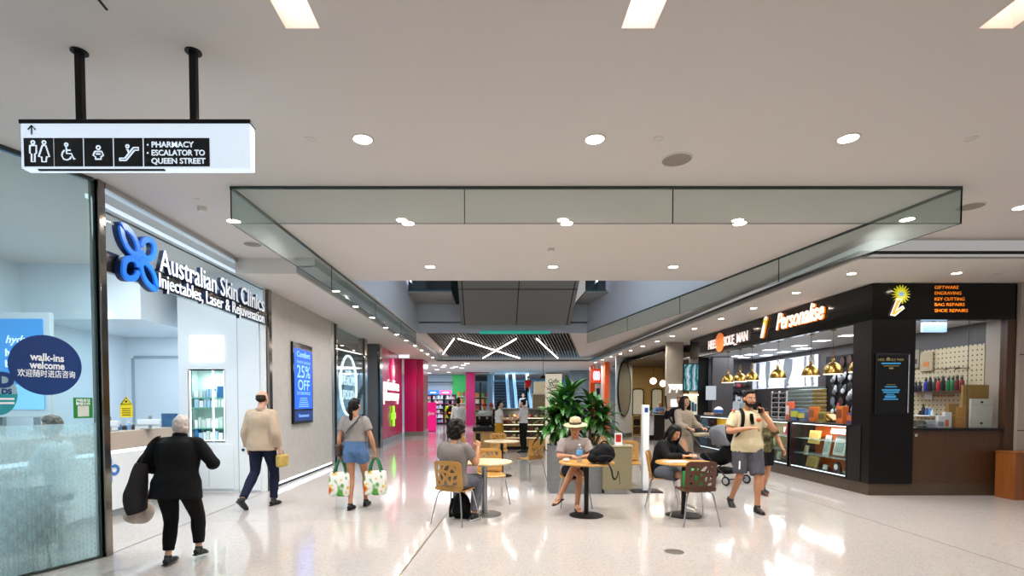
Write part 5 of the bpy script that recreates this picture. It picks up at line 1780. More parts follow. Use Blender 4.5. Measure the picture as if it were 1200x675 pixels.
# pharmacy interior (left of the escalators)
YPB = 38.0
struct(MB().box(-12, -1.6, YPB, YPB + .1, 0, 3.56).build('wall_pharmacy_back', M('pharm_blue', '#b9d8ea', .5, var=.02), smooth=0))
a, b = atY(530, 463, YPB - .1), atY(546, 443, YPB - .1)
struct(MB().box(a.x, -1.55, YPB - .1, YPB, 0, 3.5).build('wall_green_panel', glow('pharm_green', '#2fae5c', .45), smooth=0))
for i, (px0, px1, cc, lb) in enumerate([(494, 500.5, '#16b9c4', 'turquoise'), (501, 515, '#2f74d0', 'blue'), (515.5, 530, '#ef5fa8', 'pink')]):
    a, b = atY(px0, 463, YPB - .8), atY(px1, 457.5, YPB - .8)
    t = thing('shelf_header', lb + ' lit header panel above the pharmacy shelves', 'header panel', ((a.x + b.x) / 2, YPB - .8, a.z))
    MB().box(a.x, b.x - .04, YPB - .8, YPB - .72, a.z, b.z).build('panel', glow('hdr' + cc, cc, .9), t, smooth=0)
    MB().box(a.x + .2, b.x - .25, YPB - .81, YPB - .8, a.z + (b.z - a.z) * .4, a.z + (b.z - a.z) * .65).build('caption', glow('hdr_white', '#eef6ff', .9), t, smooth=0)
# black rail above headers
struct(MB().box(-5.2, -2.7, YPB - .5, YPB - .45, 2.95, 3.02).build('trim_24', m_blkm, smooth=0))
# gondola shelves with products
random.seed(21)
PC = ['#d7e4ec', '#c0507a', '#6f9fc8', '#e2e6ea', '#3d4c66', '#c9a8c0', '#8fc0b8', '#e0c8d4', '#52607a']
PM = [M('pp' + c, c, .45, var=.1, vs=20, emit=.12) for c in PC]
pn = ['white', 'rose', 'sky', 'pale', 'slate', 'lilac', 'mint', 'blush', 'grey blue']
gx0, gx1 = atY(493, 480, YPB - 1).x, atY(535, 480, YPB - 1).x
for bay in range(3):
    x0 = gx0 + (gx1 - gx0) * bay / 3
    x1 = gx0 + (gx1 - gx0) * (bay + 1) / 3 - .04
    t = thing('shelf_unit', 'dark pharmacy shelf unit full of small goods, %s from the pink column' % orr[bay], 'shelf unit', ((x0 + x1) / 2, YPB - .8, 0), 0, 'pharmacy shelf units')
    MB().box(x0, x1, YPB - .85, YPB - .8, 0, 2.1).build('back_panel', M('gond_back', '#2f3542', .5, var=.1), t, smooth=0)
    for x in (x0, x1 - .04):
        MB().box(x, x + .04, YPB - 1.3, YPB - .8, 0, 2.1).build('side_panel', m_blkm, t, smooth=0)
    for k in range(6):
        z = .15 + k * .33
        MB().box(x0, x1, YPB - 1.3, YPB - .85, z - .03, z).build('shelf', m_trimw if k % 2 else M('gond_pink', '#d8558c', .4, var=.05), t, smooth=0)
        n = 6
        for j in range(n):
            xx = x0 + .06 + (x1 - x0 - .12) * (j + .5) / n
            h = random.uniform(.14, .25)
            mi = random.randrange(9)
            o = MB().box(-(x1 - x0) / n * .4, (x1 - x0) / n * .4, -.08, .08, 0, h).build('product_box', PM[mi], None, bevel=.006)
            o.location = (xx, YPB - 1.15, z)
            tag(o, pn[mi] + ' product box, %s shelf up of the %s pharmacy shelf unit, %s along' % (orr[k], orr[bay], orr[j]), 'box', 'product boxes on the pharmacy shelves')
# second row of shelves to the right of white-dressed shopper
for bay, (px0, px1, y_) in enumerate([(536, 546, 33.5), (556.5, 574, 38)]):
    a, b = atY(px0, 500, y_), atY(px1, 462, y_)
    t = thing('shelf_unit', ['pale glass fronted shelf unit beside the pink post', 'colourful shelf unit beyond the pink post and its header'][bay], 'shelf unit', ((a.x + b.x) / 2, y_, 0))
    MB().box(a.x, b.x, y_, y_ + .05, 0, 2.2).build('back_panel', M('su%d' % bay, ['#b8c8d4', '#6b5648'][bay], .4, var=.2), t, smooth=0)
    for k in range(5):
        MB().box(a.x, b.x, y_ - .35, y_, .1 + .45 * k, .13 + .45 * k).build('shelf', m_trimw, t, smooth=0)
        for j in range(3):
            w_ = (b.x - a.x) / 3
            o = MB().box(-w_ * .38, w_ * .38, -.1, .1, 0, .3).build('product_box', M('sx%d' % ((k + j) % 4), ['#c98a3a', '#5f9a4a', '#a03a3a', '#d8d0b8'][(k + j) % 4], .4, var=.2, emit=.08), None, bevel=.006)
            o.location = (a.x + w_ * (j + .5), y_ - .2, .13 + .45 * k)
            tag(o, ['amber', 'green', 'red', 'cream'][(k + j) % 4] + ' pack on the %s shelf up of the %s unit, %s across' % (orr[k], ['pale', 'colourful'][bay], orr[j]), 'box', 'packs on the far shelf units')
# hot pink standee
a, b = atY(499.5, 506, 27.6), atY(511, 471.5, 27.6)
sd = thing('promotion_stand', 'hot pink standing promotion board at the pharmacy entrance', 'standee', ((a.x + b.x) / 2, 27.6, 0))
MB().box(a.x, b.x, 27.6, 27.66, 0, b.z).build('board', glow('hot_pink', '#e6147f', .55), sd, bevel=.006)
text('lettering', 'glow', .24, m_card, sd, ((a.x + b.x) / 2, 27.595, 1.0 - .1), UX, UZ, fitw=(b.x - a.x) * .7, bold=.01, ext=.002)
MB().box(a.x + .05, b.x - .05, 27.5, 27.8, 0, .02).build('foot', m_blkm, sd, smooth=0)
# pink gantry at the pharmacy edge
a, b = atY(546, 498.5, 35), atY(556.5, 433, 35)
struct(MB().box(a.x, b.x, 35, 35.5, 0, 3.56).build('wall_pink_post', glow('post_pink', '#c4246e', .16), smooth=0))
c = atY(573.5, 433, 35)
struct(MB().box(a.x, c.x, 34.98, 35.1, atY(560, 437, 35).z, 3.56).build('trim_25', m_pink, smooth=0))
c0 = atY(563, 448, 33)
po = thing('banner_post', 'slim black post standing right of the pink pharmacy post', 'post', (c0.x, 33, 0))
MB().box(c0.x - .06, c0.x + .06, 33, 33.12, .03, c0.z).build('shaft', m_blkm, po, bevel=.01)
MB().box(c0.x - .2, c0.x + .2, 32.85, 33.25, 0, .03).build('base', m_blkm, po, bevel=.006)
# pharmacy ceiling lights
for i, (px, py) in enumerate([(488, 427), (496, 430), (509, 428), (503, 437), (519, 430), (521, 428), (530, 431), (534, 429.5), (541, 431), (547, 425.5), (543, 427.5), (512, 433), (526, 436)]):
    p = atZ(px, py, ZS)
    t = thing('ceiling_disc_light', 'round white ceiling light inside the pharmacy, %s of the scattered lights' % orr[i], 'ceiling light', p, 0, 'round ceiling lights inside the pharmacy')
    MB().lathe([(.13, 0), (.13, -.02), (.11, -.025), (0, -.025)], (0, 0, 0), 20).build('diffuser', glow('disc_glow', '#f2f8ff', 4.5), t, world=False)
    MB().lathe([(.15, 0), (.15, -.012), (.13, -.012)], (0, 0, 0), 20).build('trim_ring', m_trimw, t, world=False)
for x, y in ((-4.5, 30), (-3.5, 35), (-6, 27), (-2.5, 29), (1, 30), (4, 30), (2, 37)):
    light('far_fill', 'AREA', (x, y, 3.53), 130, (.9, .95, 1), 3)  # added wide fill lights without fittings, brightening the far end


# escalators rising away
m_stp = M('escalator_step', '#16222c', .5, .3, var=.1)
m_egl = glow('escalator_glass', '#a9d4ee', .62)
m_skirt = M('escalator_skirt', '#9fc6e0', .25, .4, var=.02)


def escal(px0, px1, lab):
    y0 = 31.0
    x0, x1 = atY(px0, 470, 33).x, atY(px1, 470, 33).x
    t = thing('escalator', lab, 'escalator', ((x0 + x1) / 2, y0, 0))
    n = 16
    st = MB()
    for k in range(n):
        st.box(x0, x1, y0 + k * .4, y0 + k * .4 + .42, max(0, k * .2 - .3), .02 + k * .2)
    st.build('steps', m_stp, t, smooth=0)
    e = MB()
    for k in range(n):
        e.box(x0, x1, y0 + k * .4 - .004, y0 + k * .4 + .02, .0 + k * .2, .022 + k * .2)
    e.build('step_edge', M('step_edge', '#5b7484', .4, .4, var=.05), t, smooth=0)
    for x in (x0 - .13, x1 + .02):
        prof = [(y0 - .8, 0), (y0, 0), (y0 + n * .4, n * .2), (y0 + n * .4, n * .2 + 1.0), (y0, 1.0), (y0 - .8, .95)]
        MB().prism(prof, (x, 0, 0), (0, 1, 0), (0, 0, 1), .11).build('balustrade', m_egl, t, smooth=0)
        MB().tube([(x + .055, y0 - .85, .4), (x + .055, y0 - .9, .8), (x + .055, y0 - .7, 1.0), (x + .055, y0, 1.04), (x + .055, y0 + n * .4, n * .2 + 1.04)], .05, 8).build('handrail', m_skirt, t)
    return t


escal(579.5, 594.5, 'left escalator rising away between bright blue glass sides')
escal(606.5, 621, 'right escalator rising away with a red shirted rider')
struct(MB().box(-.25, 0.12, 37.5, 52, 0, 3.56).build('wall_escalator_side', M('esc_wall', '#7fa6c0', .4, var=.05), smooth=0))
gl_ = MB().box(1.35, 1.38, 30.2, 31.0, 0, 1.0)
# blue upper glazing band behind
struct(MB().box(-.3, 8, 47, 47.1, 0, 3.56).build('wall_blue_glazing', glow('glaze_blue', '#5b93bd', .35), smooth=0))
for k in range(7):
    struct(MB().box(.9 + k * 1.1, .95 + k * 1.1, 46.9, 47, 0, 3.56).build('trim_26', M('glaze_bar', '#3a5a74', .4, var=0), smooth=0))

# cafe counter: timber front with pastry case and coffee machine
YC = 17.3
m_oak = M('oak_front', '#b98f56', .45, var=.2, vs=3, stretch=(9, 9, .5))
x0, x1 = atY(577.5, 500, YC).x, atY(641, 500, YC).x
zt_, zb_ = atY(600, 478.5, YC).z, atY(600, 513.5, YC).z
pc = thing('pastry_case', 'long glass pastry display case on a timber front behind two customers', 'display case', ((x0 + x1) / 2, YC, 0))
MB().box(x0, x1, YC, YC + .8, .1, zb_).build('timber_front', m_oak, pc, smooth=0)
MB().box(x0 + .02, x1 - .02, YC + .04, YC + .8, 0, .1).build('plinth', m_blkm, pc, smooth=0)
MB().box(x0, x1, YC + .7, YC + .76, zb_, zt_).build('back_panel', M('case_back', '#6f6a62', .4, var=.1), pc, smooth=0)
MB().box(x0, x1, YC + .1, YC + .78, zt_ - .04, zt_).build('top', m_stl, pc, bevel=.005)
for x in (x0, x1 - .05):
    MB().box(x, x + .05, YC + .02, YC + .75, zb_, zt_ - .04).build('end_panel', m_blkm, pc, smooth=0)
MB().quad((x0 + .05, YC + .02, zb_), (x1 - .05, YC + .02, zb_), (x1 - .05, YC + .12, zt_ - .04), (x0 + .05, YC + .12, zt_ - .04)).build('glass_front', glass('pastry_glass', '#eef3f2', .04), pc, smooth=0)
lvls = [zb_ + .02 + (zt_ - zb_) * f for f in (.0, .22, .44, .66)]
for k, z in enumerate(lvls):
    MB().box(x0 + .05, x1 - .05, YC + .1 + .05 * k, YC + .7, z - .015, z).build('shelf', m_trimw, pc, smooth=0)
    MB().box(x0 + .06, x1 - .06, YC + .1 + .05 * k, YC + .12 + .05 * k, z - .03, z - .012).build('light_strip', glow('pastry_led', '#fff1cf', 2.2), pc, smooth=0)
light('pastry_lamp', 'AREA', ((x0 + x1) / 2, YC + .3, zt_ - .06), 8, (1, .93, .8), .3, size_y=.3)
random.seed(4)
PS = [('golden', '#b9762e'), ('dark', '#5d3019'), ('pale', '#d8c09a'), ('red topped', '#8c2f24')]
for k, z in enumerate(lvls):
    for j in range(9):
        cn, cc = PS[(k * 2 + j * 3 + j // 2) % 4]
        x = x0 + .13 + (x1 - x0 - .26) * j / 8
        mp_ = M('pastry' + cc, cc, .6, var=.25, vs=30)
        o = MB().ell((0, 0, .045), (.07, .1, .05), 10, 7).ell((.02, 0, .07), (.05, .07, .035), 10, 6).build('pastry', mp_, None)
        o.location = (x, YC + .24 + .05 * k, z)
        tag(o, cn + ' pastry, %s level up in the pastry case, %s from the left' % (orr[k], orr[j]), 'pastry', 'pastries in the cafe case')
# side counter with coffee machine
cx0, cx1 = atY(554, 505, 16.6).x, atY(578.5, 505, 16.6).x
zc_ = atY(566, 501, 16.6).z
sc_ = thing('cafe_counter', 'timber cafe counter with a thick black top under the coffee machine', 'counter', ((cx0 + cx1) / 2, 16.6, 0))
MB().box(cx0 + .03, cx1, 16.64, 17.6, .0, zc_ - .12).build('timber_front', m_oak, sc_, smooth=0)
MB().box(cx0, cx1 + .02, 16.58, 17.62, zc_ - .12, zc_).build('black_top', m_blkm, sc_, bevel=.006)
cm = thing('coffee_machine', 'black and steel coffee machine on the cafe side counter', 'coffee machine', ((cx0 + cx1) / 2 + .02, 16.95, zc_))
MB().box(-.26, .26, -.2, .25, .06, .12).box(-.26, .26, .0, .25, .12, .34).build('body', m_blk, cm, bevel=.02, world=False)
MB().box(-.24, .24, -.2, .24, .34, .44).build('upper_hood', m_stl, cm, bevel=.03, world=False)
for x in (-.14, .1):
    MB().cyl((x, -.1, .34), (x, -.1, .27), .035, 12).build('group_head', m_chr, cm, world=False)
    MB().tube([(x, -.1, .26), (x - .03, -.26, .25)], .014, 8).build('portafilter_handle', m_blkm, cm, world=False)
for x in (-.22, .22):
    for y in (-.16, .2):
        MB().cyl((x, y, 0), (x, y, .07), .02, 8).build('foot', m_chr, cm, world=False)
# cream sign column with script writing
a, b = atY(640, 530, 17.0), atY(658.5, 438, 17.0)
sgc = thing('sign_column', 'tall cream lit sign column with black script writing behind the plant', 'sign', ((a.x + b.x) / 2, 17.0, 0))
MB().box(a.x, b.x, 17.0, 17.35, .02, b.z).build('body', glow('cream_sign', '#e6dcc4', .42), sgc, smooth=0)
MB().box(a.x, b.x, 16.98, 17.37, b.z, b.z + .03).build('cap', m_blkm, sgc, smooth=0)
MB().box(a.x, b.x, 17.0, 17.35, 0, .02).build('base', m_blkm, sgc, smooth=0)
for s_, y, sz in (('Coffee', 449, .2), ('Shop', 453.5, .2), ('sweet', 461, .16)):
    q = atY(649, y, 16.99)
    text('script_lettering', s_, sz, m_ink, sgc, (q.x, 16.99, q.z), UX, UZ, shear=.4, fitw=(b.x - a.x) * .75)
mb = MB()
for (px, py) in ((643, 456), (650, 455), (657, 454)):
    pass
mb.tube([atY(641, 456.5, 16.98), atY(648, 454.5, 16.98), atY(657.5, 456, 16.98)], .012, 6, k=4)
mb.tube([atY(645, 470, 16.98), atY(646.5, 462, 16.98), atY(650, 464, 16.98), atY(655, 466, 16.98), atY(650, 472, 16.98)], .014, 6, k=4)
mb.build('scroll_drawing', m_ink, sgc)
# low cabinet and shelves behind the sign column, left
a, b = atY(625, 500, 21), atY(640, 447, 21)
sh = thing('back_shelf', 'pale stepped cabinet behind the pastry case, left of the cream sign column', 'cabinet', ((a.x + b.x) / 2, 21, 0))
MB().box(a.x, b.x, 21, 21.5, 0, atY(630, 462, 21).z).build('lower_body', M('cab_tan', '#8f8463', .5, var=.1), sh, smooth=0)
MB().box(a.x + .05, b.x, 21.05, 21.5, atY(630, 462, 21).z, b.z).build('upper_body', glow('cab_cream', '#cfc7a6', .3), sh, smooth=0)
MB().box(a.x - .03, b.x, 20.97, 21.5, atY(630, 462, 21).z - .02, atY(630, 462, 21).z + .03).build('shelf', m_trimw, sh, smooth=0)
pd = thing('dome_lamp', 'small black dome lamp left of the cream sign column', 'lamp', atY(636.5, 442.5, 20))
MB().lathe([(.12, -.04), (.11, .03), (.05, .08), (.0, .09)], (0, 0, 0), 16).build('shade', m_blkm, pd, world=False)
MB().cyl((0, 0, .08), (0, 0, ZS - pd.location.z), .008, 6).build('cord', m_blkm, pd, world=False)

# orange shop
YO = 27.0
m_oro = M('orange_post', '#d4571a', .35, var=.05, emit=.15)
for i, (px0, px1, yy) in enumerate([(691.5, 697.5, 28.5), (708.5, 714.5, 26.0)]):
    a, b = atY(px0, 510, yy), atY(px1, 440, yy)
    struct(MB().box(a.x, b.x, yy, yy + .3, 0, ZS).build('wall_orange_post', m_oro, smooth=0))
a, b = atY(704.5, 510, 26.4), atY(708, 440, 26.4)
struct(MB().box(a.x, b.x, 26.4, 26.5, 0, ZS).build('trim_27', m_trimw, smooth=0))
a, b = atY(693, 448.5, 27.4), atY(704.5, 432, 27.4)
og = thing('shop_sign', 'square red orange sign with three white rounded figures', 'shop sign', ((a.x + b.x) / 2, 27.4, a.z))
MB().box(a.x, b.x, 27.4, 27.5, a.z, b.z).build('panel', glow('sign_red', '#d8401f', .5), og, smooth=0)
w_ = b.x - a.x
h_ = b.z - a.z
for k in range(3):
    x = a.x + w_ * (.3 + .22 * k)
    pts = [(.5 * w_ * .26 * math.cos(q * PI / 10), .42 * h_ * .8 * math.sin(q * PI / 10)) for q in range(20)]
    MB().prism(pts, (x, 27.38, a.z + h_ * .5), UX, UZ, .02).build('figure', glow('fig_white', '#f4f0ff', 1.), og, smooth=0)
    for dz in (-.1, .14):
        MB().ell((x, 27.37, a.z + h_ * (.5 + dz)), (.035, .02, .04), 8, 6).build('dot', M('fig_dark', '#2b2a6a', .4, var=0), og)
MB().box(a.x + .1, a.x + .14, 27.44, 27.48, b.z, ZS).box(b.x - .14, b.x - .1, 27.44, 27.48, b.z, ZS).build('hanger', m_stl, og, smooth=0)
# interior of the orange shop
struct(MB().box(5.0, 7.6, 33, 33.1, 0, ZS).build('wall_orange_shop', M('or_wall', '#7d8f98', .5, var=.3, vs=2), smooth=0))
for k, (px0, px1, py0, py1, cc, lb) in enumerate([(697.5, 704, 463, 450, '#c9b8b0', 'pale'), (699, 703, 462, 455, '#26324a', 'navy'), (714.5, 721, 500, 437, '#7d98a8', 'blue grey'), (715, 719, 497, 470, '#9aa8a0', 'grey green')]):
    a, b = atY(px0, py0, 30 - k), atY(px1, py1, 30 - k)
    t = thing('shop_display', lb + ' display panel standing inside the orange post shop', 'display', ((a.x + b.x) / 2, 30 - k, 0))
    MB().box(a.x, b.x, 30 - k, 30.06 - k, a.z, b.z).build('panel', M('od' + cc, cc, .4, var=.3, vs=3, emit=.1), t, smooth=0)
    MB().box((a.x + b.x) / 2 - .04, (a.x + b.x) / 2 + .04, 30.06 - k, 30.12 - k, 0, b.z).box(a.x + .05, b.x - .05, 29.95 - k, 30.3 - k, 0, .03).build('stand', m_stl, t, smooth=0)

# white wall with the tall oval mirror
pA, pB = atY(721.5, 500, 22.6), atY(740.5, 500, 24.2)
pA.z = pB.z = 0
u_ = (pB - pA).normalized()
L_ = (pB - pA).length
struct(MB().add([pA, pB, pB + V((0, .12, 0)), pA + V((0, .12, 0)), pA + V((0, 0, ZS)), pB + V((0, 0, ZS)), pB + V((0, .12, ZS)), pA + V((0, .12, ZS))], [(0, 1, 5, 4), (1, 2, 6, 5), (3, 0, 4, 7), (2, 3, 7, 6)]).build('wall_oval', M('oval_wall', '#c3cad2', .35, var=.03), smooth=0))
struct(MB().add([pA + V((0, -.02, 0)), pB + V((0, -.02, 0)), pB + V((0, -.02, .16)), pA + V((0, -.02, .16))], [(0, 1, 2, 3)]).build('baseboard_oval', M('oval_base', '#3d4850', .4, var=.02), smooth=0))
om = thing('oval_mirror', 'tall oval glass panel with a dark rim in the white shop wall', 'mirror', (pA + pB) / 2 + V((0, 0, 1)))
n_ = V((u_.y, -u_.x, 0))
ctr = pA + u_ * L_ * .45 + V((0, 0, 2.15)) + n_ * .03
rz_ = 1.2
rr_ = L_ * .38
pts = [(rr_ * math.cos(q * PI / 20), rz_ * math.sin(q * PI / 20)) for q in range(40)]
MB().prism(pts, ctr, u_, UZ, .02).build('glass', M('oval_glass', '#b5bab6', .12, .6, var=.2, vs=1.5), om, smooth=30)
MB().tube([ctr + u_ * p[0] + UZ * p[1] + n_ * .01 for p in pts + pts[:1]], .035, 6).build('rim', m_blkm, om)
# tan shop
YT = 26.0
struct(MB().box(6.6, 11, YT, YT + .1, 0, 3.4).build('wall_tan', M('tan_wall', '#a3854d', .5, var=.06, vs=1.), smooth=0))
struct(MB().box(6.0, 12, 18.2, YT, 3.3, 3.34).build('ceiling_tan', M('brown_ceiling', '#4a3c2c', .5, var=.1), smooth=0))
struct(MB().box(9.6, 9.7, 18.2, YT, 0, 3.3).build('wall_tan_side', MATS['tan_wall'], smooth=0))
light('tan_lamp', 'AREA', (7.6, 23, 3.25), 60, (1, .86, .62), 1.2)
for k, (px0, px1) in enumerate([(741, 754), (763.5, 776)]):
    a, b = atY(px0, 486, YT - .04), atY(px1, 456, YT - .04)
    t = thing('arched_panel', ['pale rounded panel in a dark frame on the tan wall, left of two', 'pale rounded panel in a dark frame on the tan wall, right of two'][k], 'wall panel', ((a.x + b.x) / 2, YT, a.z))
    w_ = (b.x - a.x) / 2
    h_ = b.z - a.z
    pts = [(-w_, 0), (w_, 0), (w_, h_ - .12), (w_ - .04, h_ - .03), (w_ - .13, h_), (-w_ + .13, h_), (-w_ + .04, h_ - .03), (-w_, h_ - .12)]
    MB().prism(pts, ((a.x + b.x) / 2, YT - .03, a.z), UX, UZ, .02).build('panel', M('arch_pale', '#c9c6b4', .5, var=.04, emit=.12), t, smooth=0)
    MB().tube([V(((a.x + b.x) / 2 + p[0], YT - .05, a.z + p[1])) for p in pts + pts[:1]], .03, 6).build('frame', m_blkm, t)
for k, (px, py, lb) in enumerate([(729.5, 458.5, 'warm round lamp glowing behind the oval mirror edge'), (765.5, 446.5, 'left white globe pendant in front of the tan wall'), (777, 449.5, 'right white globe pendant in front of the tan wall, beside the stone pier')]):
    if k == 0:
        continue
    q = atY(px, py, 22)
    t = thing('globe_pendant', lb, 'pendant lamp', q, 0, 'globe pendants')
    MB().ell((0, 0, 0), .14, 16, 10).build('globe', glow('globe_glow', '#fff4e0', 2.6), t, world=False)
    MB().cyl((0, 0, .13), (0, 0, 3.3 - q.z), .008, 6).build('cord', m_blkm, t, world=False)
    MB().lathe([(.05, .12), (.05, .17), (0, .18)], (0, 0, 0), 12).build('cap', m_brass, t, world=False)
# shelf with dark jars, reception counter
a, b = atY(741, 511, 24.5), atY(751.5, 487, 24.5)
bs = thing('low_bookcase', 'low tan open bookcase of dark folders against the tan wall', 'bookcase', ((a.x + b.x) / 2, 24.5, 0))
MB().box(a.x, b.x, 24.86, 24.9, 0, b.z).build('back_panel', M('bc_tan', '#a88d58', .5, var=.08), bs, smooth=0)
for x in (a.x, b.x - .04):
    MB().box(x, x + .04, 24.5, 24.86, 0, b.z).build('side_panel', MATS['bc_tan'], bs, smooth=0)
for z in (.02, .42, .80, b.z - .04):
    MB().box(a.x, b.x, 24.5, 24.86, z, z + .035).build('shelf', MATS['bc_tan'], bs, smooth=0)
for r_, z in enumerate((.06, .46)):
    for j in range(6):
        o = MB().box(-.024, .024, -.1, .1, 0, .27).build('folder', m_dwood if r_ == 0 else m_blkm, None, bevel=.004)
        o.location = (a.x + .08 + j * (b.x - a.x - .16) / 5, 24.64, z)
        tag(o, ['brown', 'black'][r_] + ' folder on the %s shelf of the low tan bookcase, %s from the left' % (['bottom', 'middle'][r_], orr[j]), 'folder', 'folders in the low bookcase')
a, b = atY(759.5, 515, 21.5), atY(779.5, 485.5, 21.5)
dc = thing('reception_counter', 'dark brown reception counter with white end in front of the tan wall', 'counter', ((a.x + b.x) / 2, 21.5, 0))
xm_ = atY(767, 500, 21.5).x
MB().box(xm_, b.x + .3, 21.5, 22.1, 0, b.z - .04).build('dark_front', M('dark_front', '#2d2522', .4, var=.1), dc, smooth=0)
MB().box(a.x + .05, xm_, 21.6, 22.1, .2, b.z - .04).build('white_end', m_wht, dc, smooth=0)
MB().box(a.x, b.x + .35, 21.45, 22.15, b.z - .04, b.z).build('counter_top', m_stl, dc, bevel=.005)
MB().box(a.x + .05, xm_, 21.6, 22.1, 0, .2).build('plinth', m_blkm, dc, smooth=0)
q = atY(762, 485, 21.7)
po = thing('potted_plant', 'small green potted plant on the dark reception counter', 'plant', (q.x, 21.75, b.z))
MB().lathe([(.06, 0), (.085, .14), (.075, .14), (.06, .1)], (0, 0, 0), 14).build('pot', m_wht, po, world=False)
lf = MB()
random.seed(2)
for k in range(40):
    an, el = random.uniform(0, 2 * PI), random.uniform(.2, 1.4)
    d = V((math.cos(an) * math.cos(el), math.sin(an) * math.cos(el), math.sin(el)))
    s_ = d.cross(UZ).normalized() * .03
    p = V((0, 0, .13))
    lf.add([p, p + d * .12 + s_, p + d * .24, p + d * .12 - s_], [(0, 1, 2, 3)])
lf.build('leaves', M('small_leaf', '#5f7f2a', .5, var=.2), po, world=False, smooth=0)
# curved black frame next to the stone pier
q0, q1, q2, q3 = atY(780, 464, 17), atY(781, 478, 17), atY(784, 489, 17), atY(789, 497, 17)
cf = thing('curved_rail', 'thin curved black rail against the stone pier, left of the woman with the pram', 'rail', (q3.x, 17, 0))
MB().tube([q0, q1, q2, q3, V((q3.x + .15, 17, .62)), V((q3.x + .17, 17, 0))], .028, 8, k=4).build('rail', m_blkm, cf)
# ---------------------------------------------------------------- cafe tables, chairs and what stands on them
m_ply = M('table_birch', '#bb8a44', .3, var=.1, vs=2, stretch=(1, 8, 1))
m_plye = M('table_edge', '#a9783a', .4, var=.1)
m_tabl = M('table_pale', '#d3b98a', .25, var=.06, vs=2, stretch=(1, 8, 1))
m_chw = M('chair_birch', '#b0823f', .38, var=.08, vs=4)
m_chb = M('chair_walnut', '#55301f', .42, var=.12, vs=4)


def table(lab, px, py, r, top, steel, rb=.235, zt=.75):
    p = atZ(px, py, 0)
    t = thing('cafe_table', lab, 'table', (p.x, p.y, 0), 0, 'round cafe tables')
    MB().lathe([(r - .012, zt - .028), (r, zt - .018), (r, zt - .006), (r - .006, zt), (0, zt)], (0, 0, 0), 48).build('tabletop', top, t, world=False)
    mm = m_stl if steel else m_blkm
    rp = .042 if steel else .032
    MB().lathe([(rp, .012), (rp, zt - .05)], (0, 0, 0), 20).build('pole', mm, t, world=False)
    MB().lathe([(rp * 1.5, zt - .05), (rp * 3.4, zt - .035), (rp * 3.4, zt - .028), (0, zt - .028)], (0, 0, 0), 20).build('top_plate', mm, t, world=False)
    MB().lathe([(rb, 0), (rb, .008), (rb * .92, .016), (rp, .022)], (0, 0, 0), 40).build('base_plate', mm, t, world=False)
    return t


T1 = table('round pale topped table on a brushed steel pole beside the grey shirted woman', 567.5, 602.5, .395, m_tabl, True, .24)
T2 = table('round wooden table with black pole holding the black backpack and water bottle', 687, 604, .385, m_ply, False, .235)
T3 = table('round wooden table with black pole behind the dark brown chair', 801, 604, .385, m_ply, False, .24)
T4 = table('round pale topped table on a black pole farther back, near the pastry case', 588, 557.5, .385, m_tabl, False, .22)

# ---- perforated shell chair
random.seed(12)


def rrect(w, h, r, n=6):
    pts = []
    for cx, cy, a0 in ((w - r, h - r, 0), (-w + r, h - r, 90), (-w + r * .3, -h + r * .3, 180), (w - r * .3, -h + r * .3, 270)):
        rr = r if cy > 0 else r * .3
        for k in range(n + 1):
            a = math.radians(a0 + 90 * k / n)
            pts.append((cx + rr * math.cos(a), cy + rr * math.sin(a)))
    return pts


def shrink(poly, d):
    """inset a convex polygon and round it"""
    n = len(poly)
    cx, cy = sum(p[0] for p in poly) / n, sum(p[1] for p in poly) / n
    out = []
    q = []
    for x, y in poly:
        v = V((x - cx, y - cy))
        L = v.length
        k = max(.25, (L - d) / L)
        q.append(V((cx, cy)) + v * k)
    for i in range(n):
        a, b, c = q[i - 1], q[i], q[(i + 1) % n]
        for t in (0, .5, 1):
            p = (a.lerp(b, .5)) * (1 - t) ** 2 * 0 + (b.lerp(a, .25) if t == 0 else (b.lerp(c, .25) if t == 1 else b.lerp((a + c) / 2, .12)))
            out.append((p.x, p.y))
    return out


# twig-like openings: slanted quads and triangles between crossing branches
HOLES = [
    [(-.145, .135), (-.085, .14), (-.105, .06), (-.15, .05)],
    [(-.07, .14), (-.01, .14), (-.085, .045)],
    [(.01, .14), (.075, .14), (.03, .05), (-.045, .06)],
    [(.09, .14), (.145, .125), (.15, .065)],
    [(.075, .105), (.14, .04), (.055, .02), (.045, .045)],
    [(-.15, .03), (-.115, .035), (-.125, -.055), (-.15, -.04)],
    [(-.095, .035), (-.03, -.02), (-.07, -.1), (-.105, -.045)],
    [(-.05, .035), (.02, .035), (-.012, -.025)],
    [(.04, .0), (.08, .0), (.055, -.1), (.005, -.04)],
    [(.095, .0), (.15, .02), (.15, -.05), (.085, -.07)],
    [(-.15, -.065), (-.12, -.075), (-.085, -.13), (-.15, -.13)],
    [(-.06, -.12), (-.02, -.045), (.03, -.12), (-.02, -.135)],
    [(.075, -.09), (.15, -.075), (.145, -.13), (.06, -.13)],
]


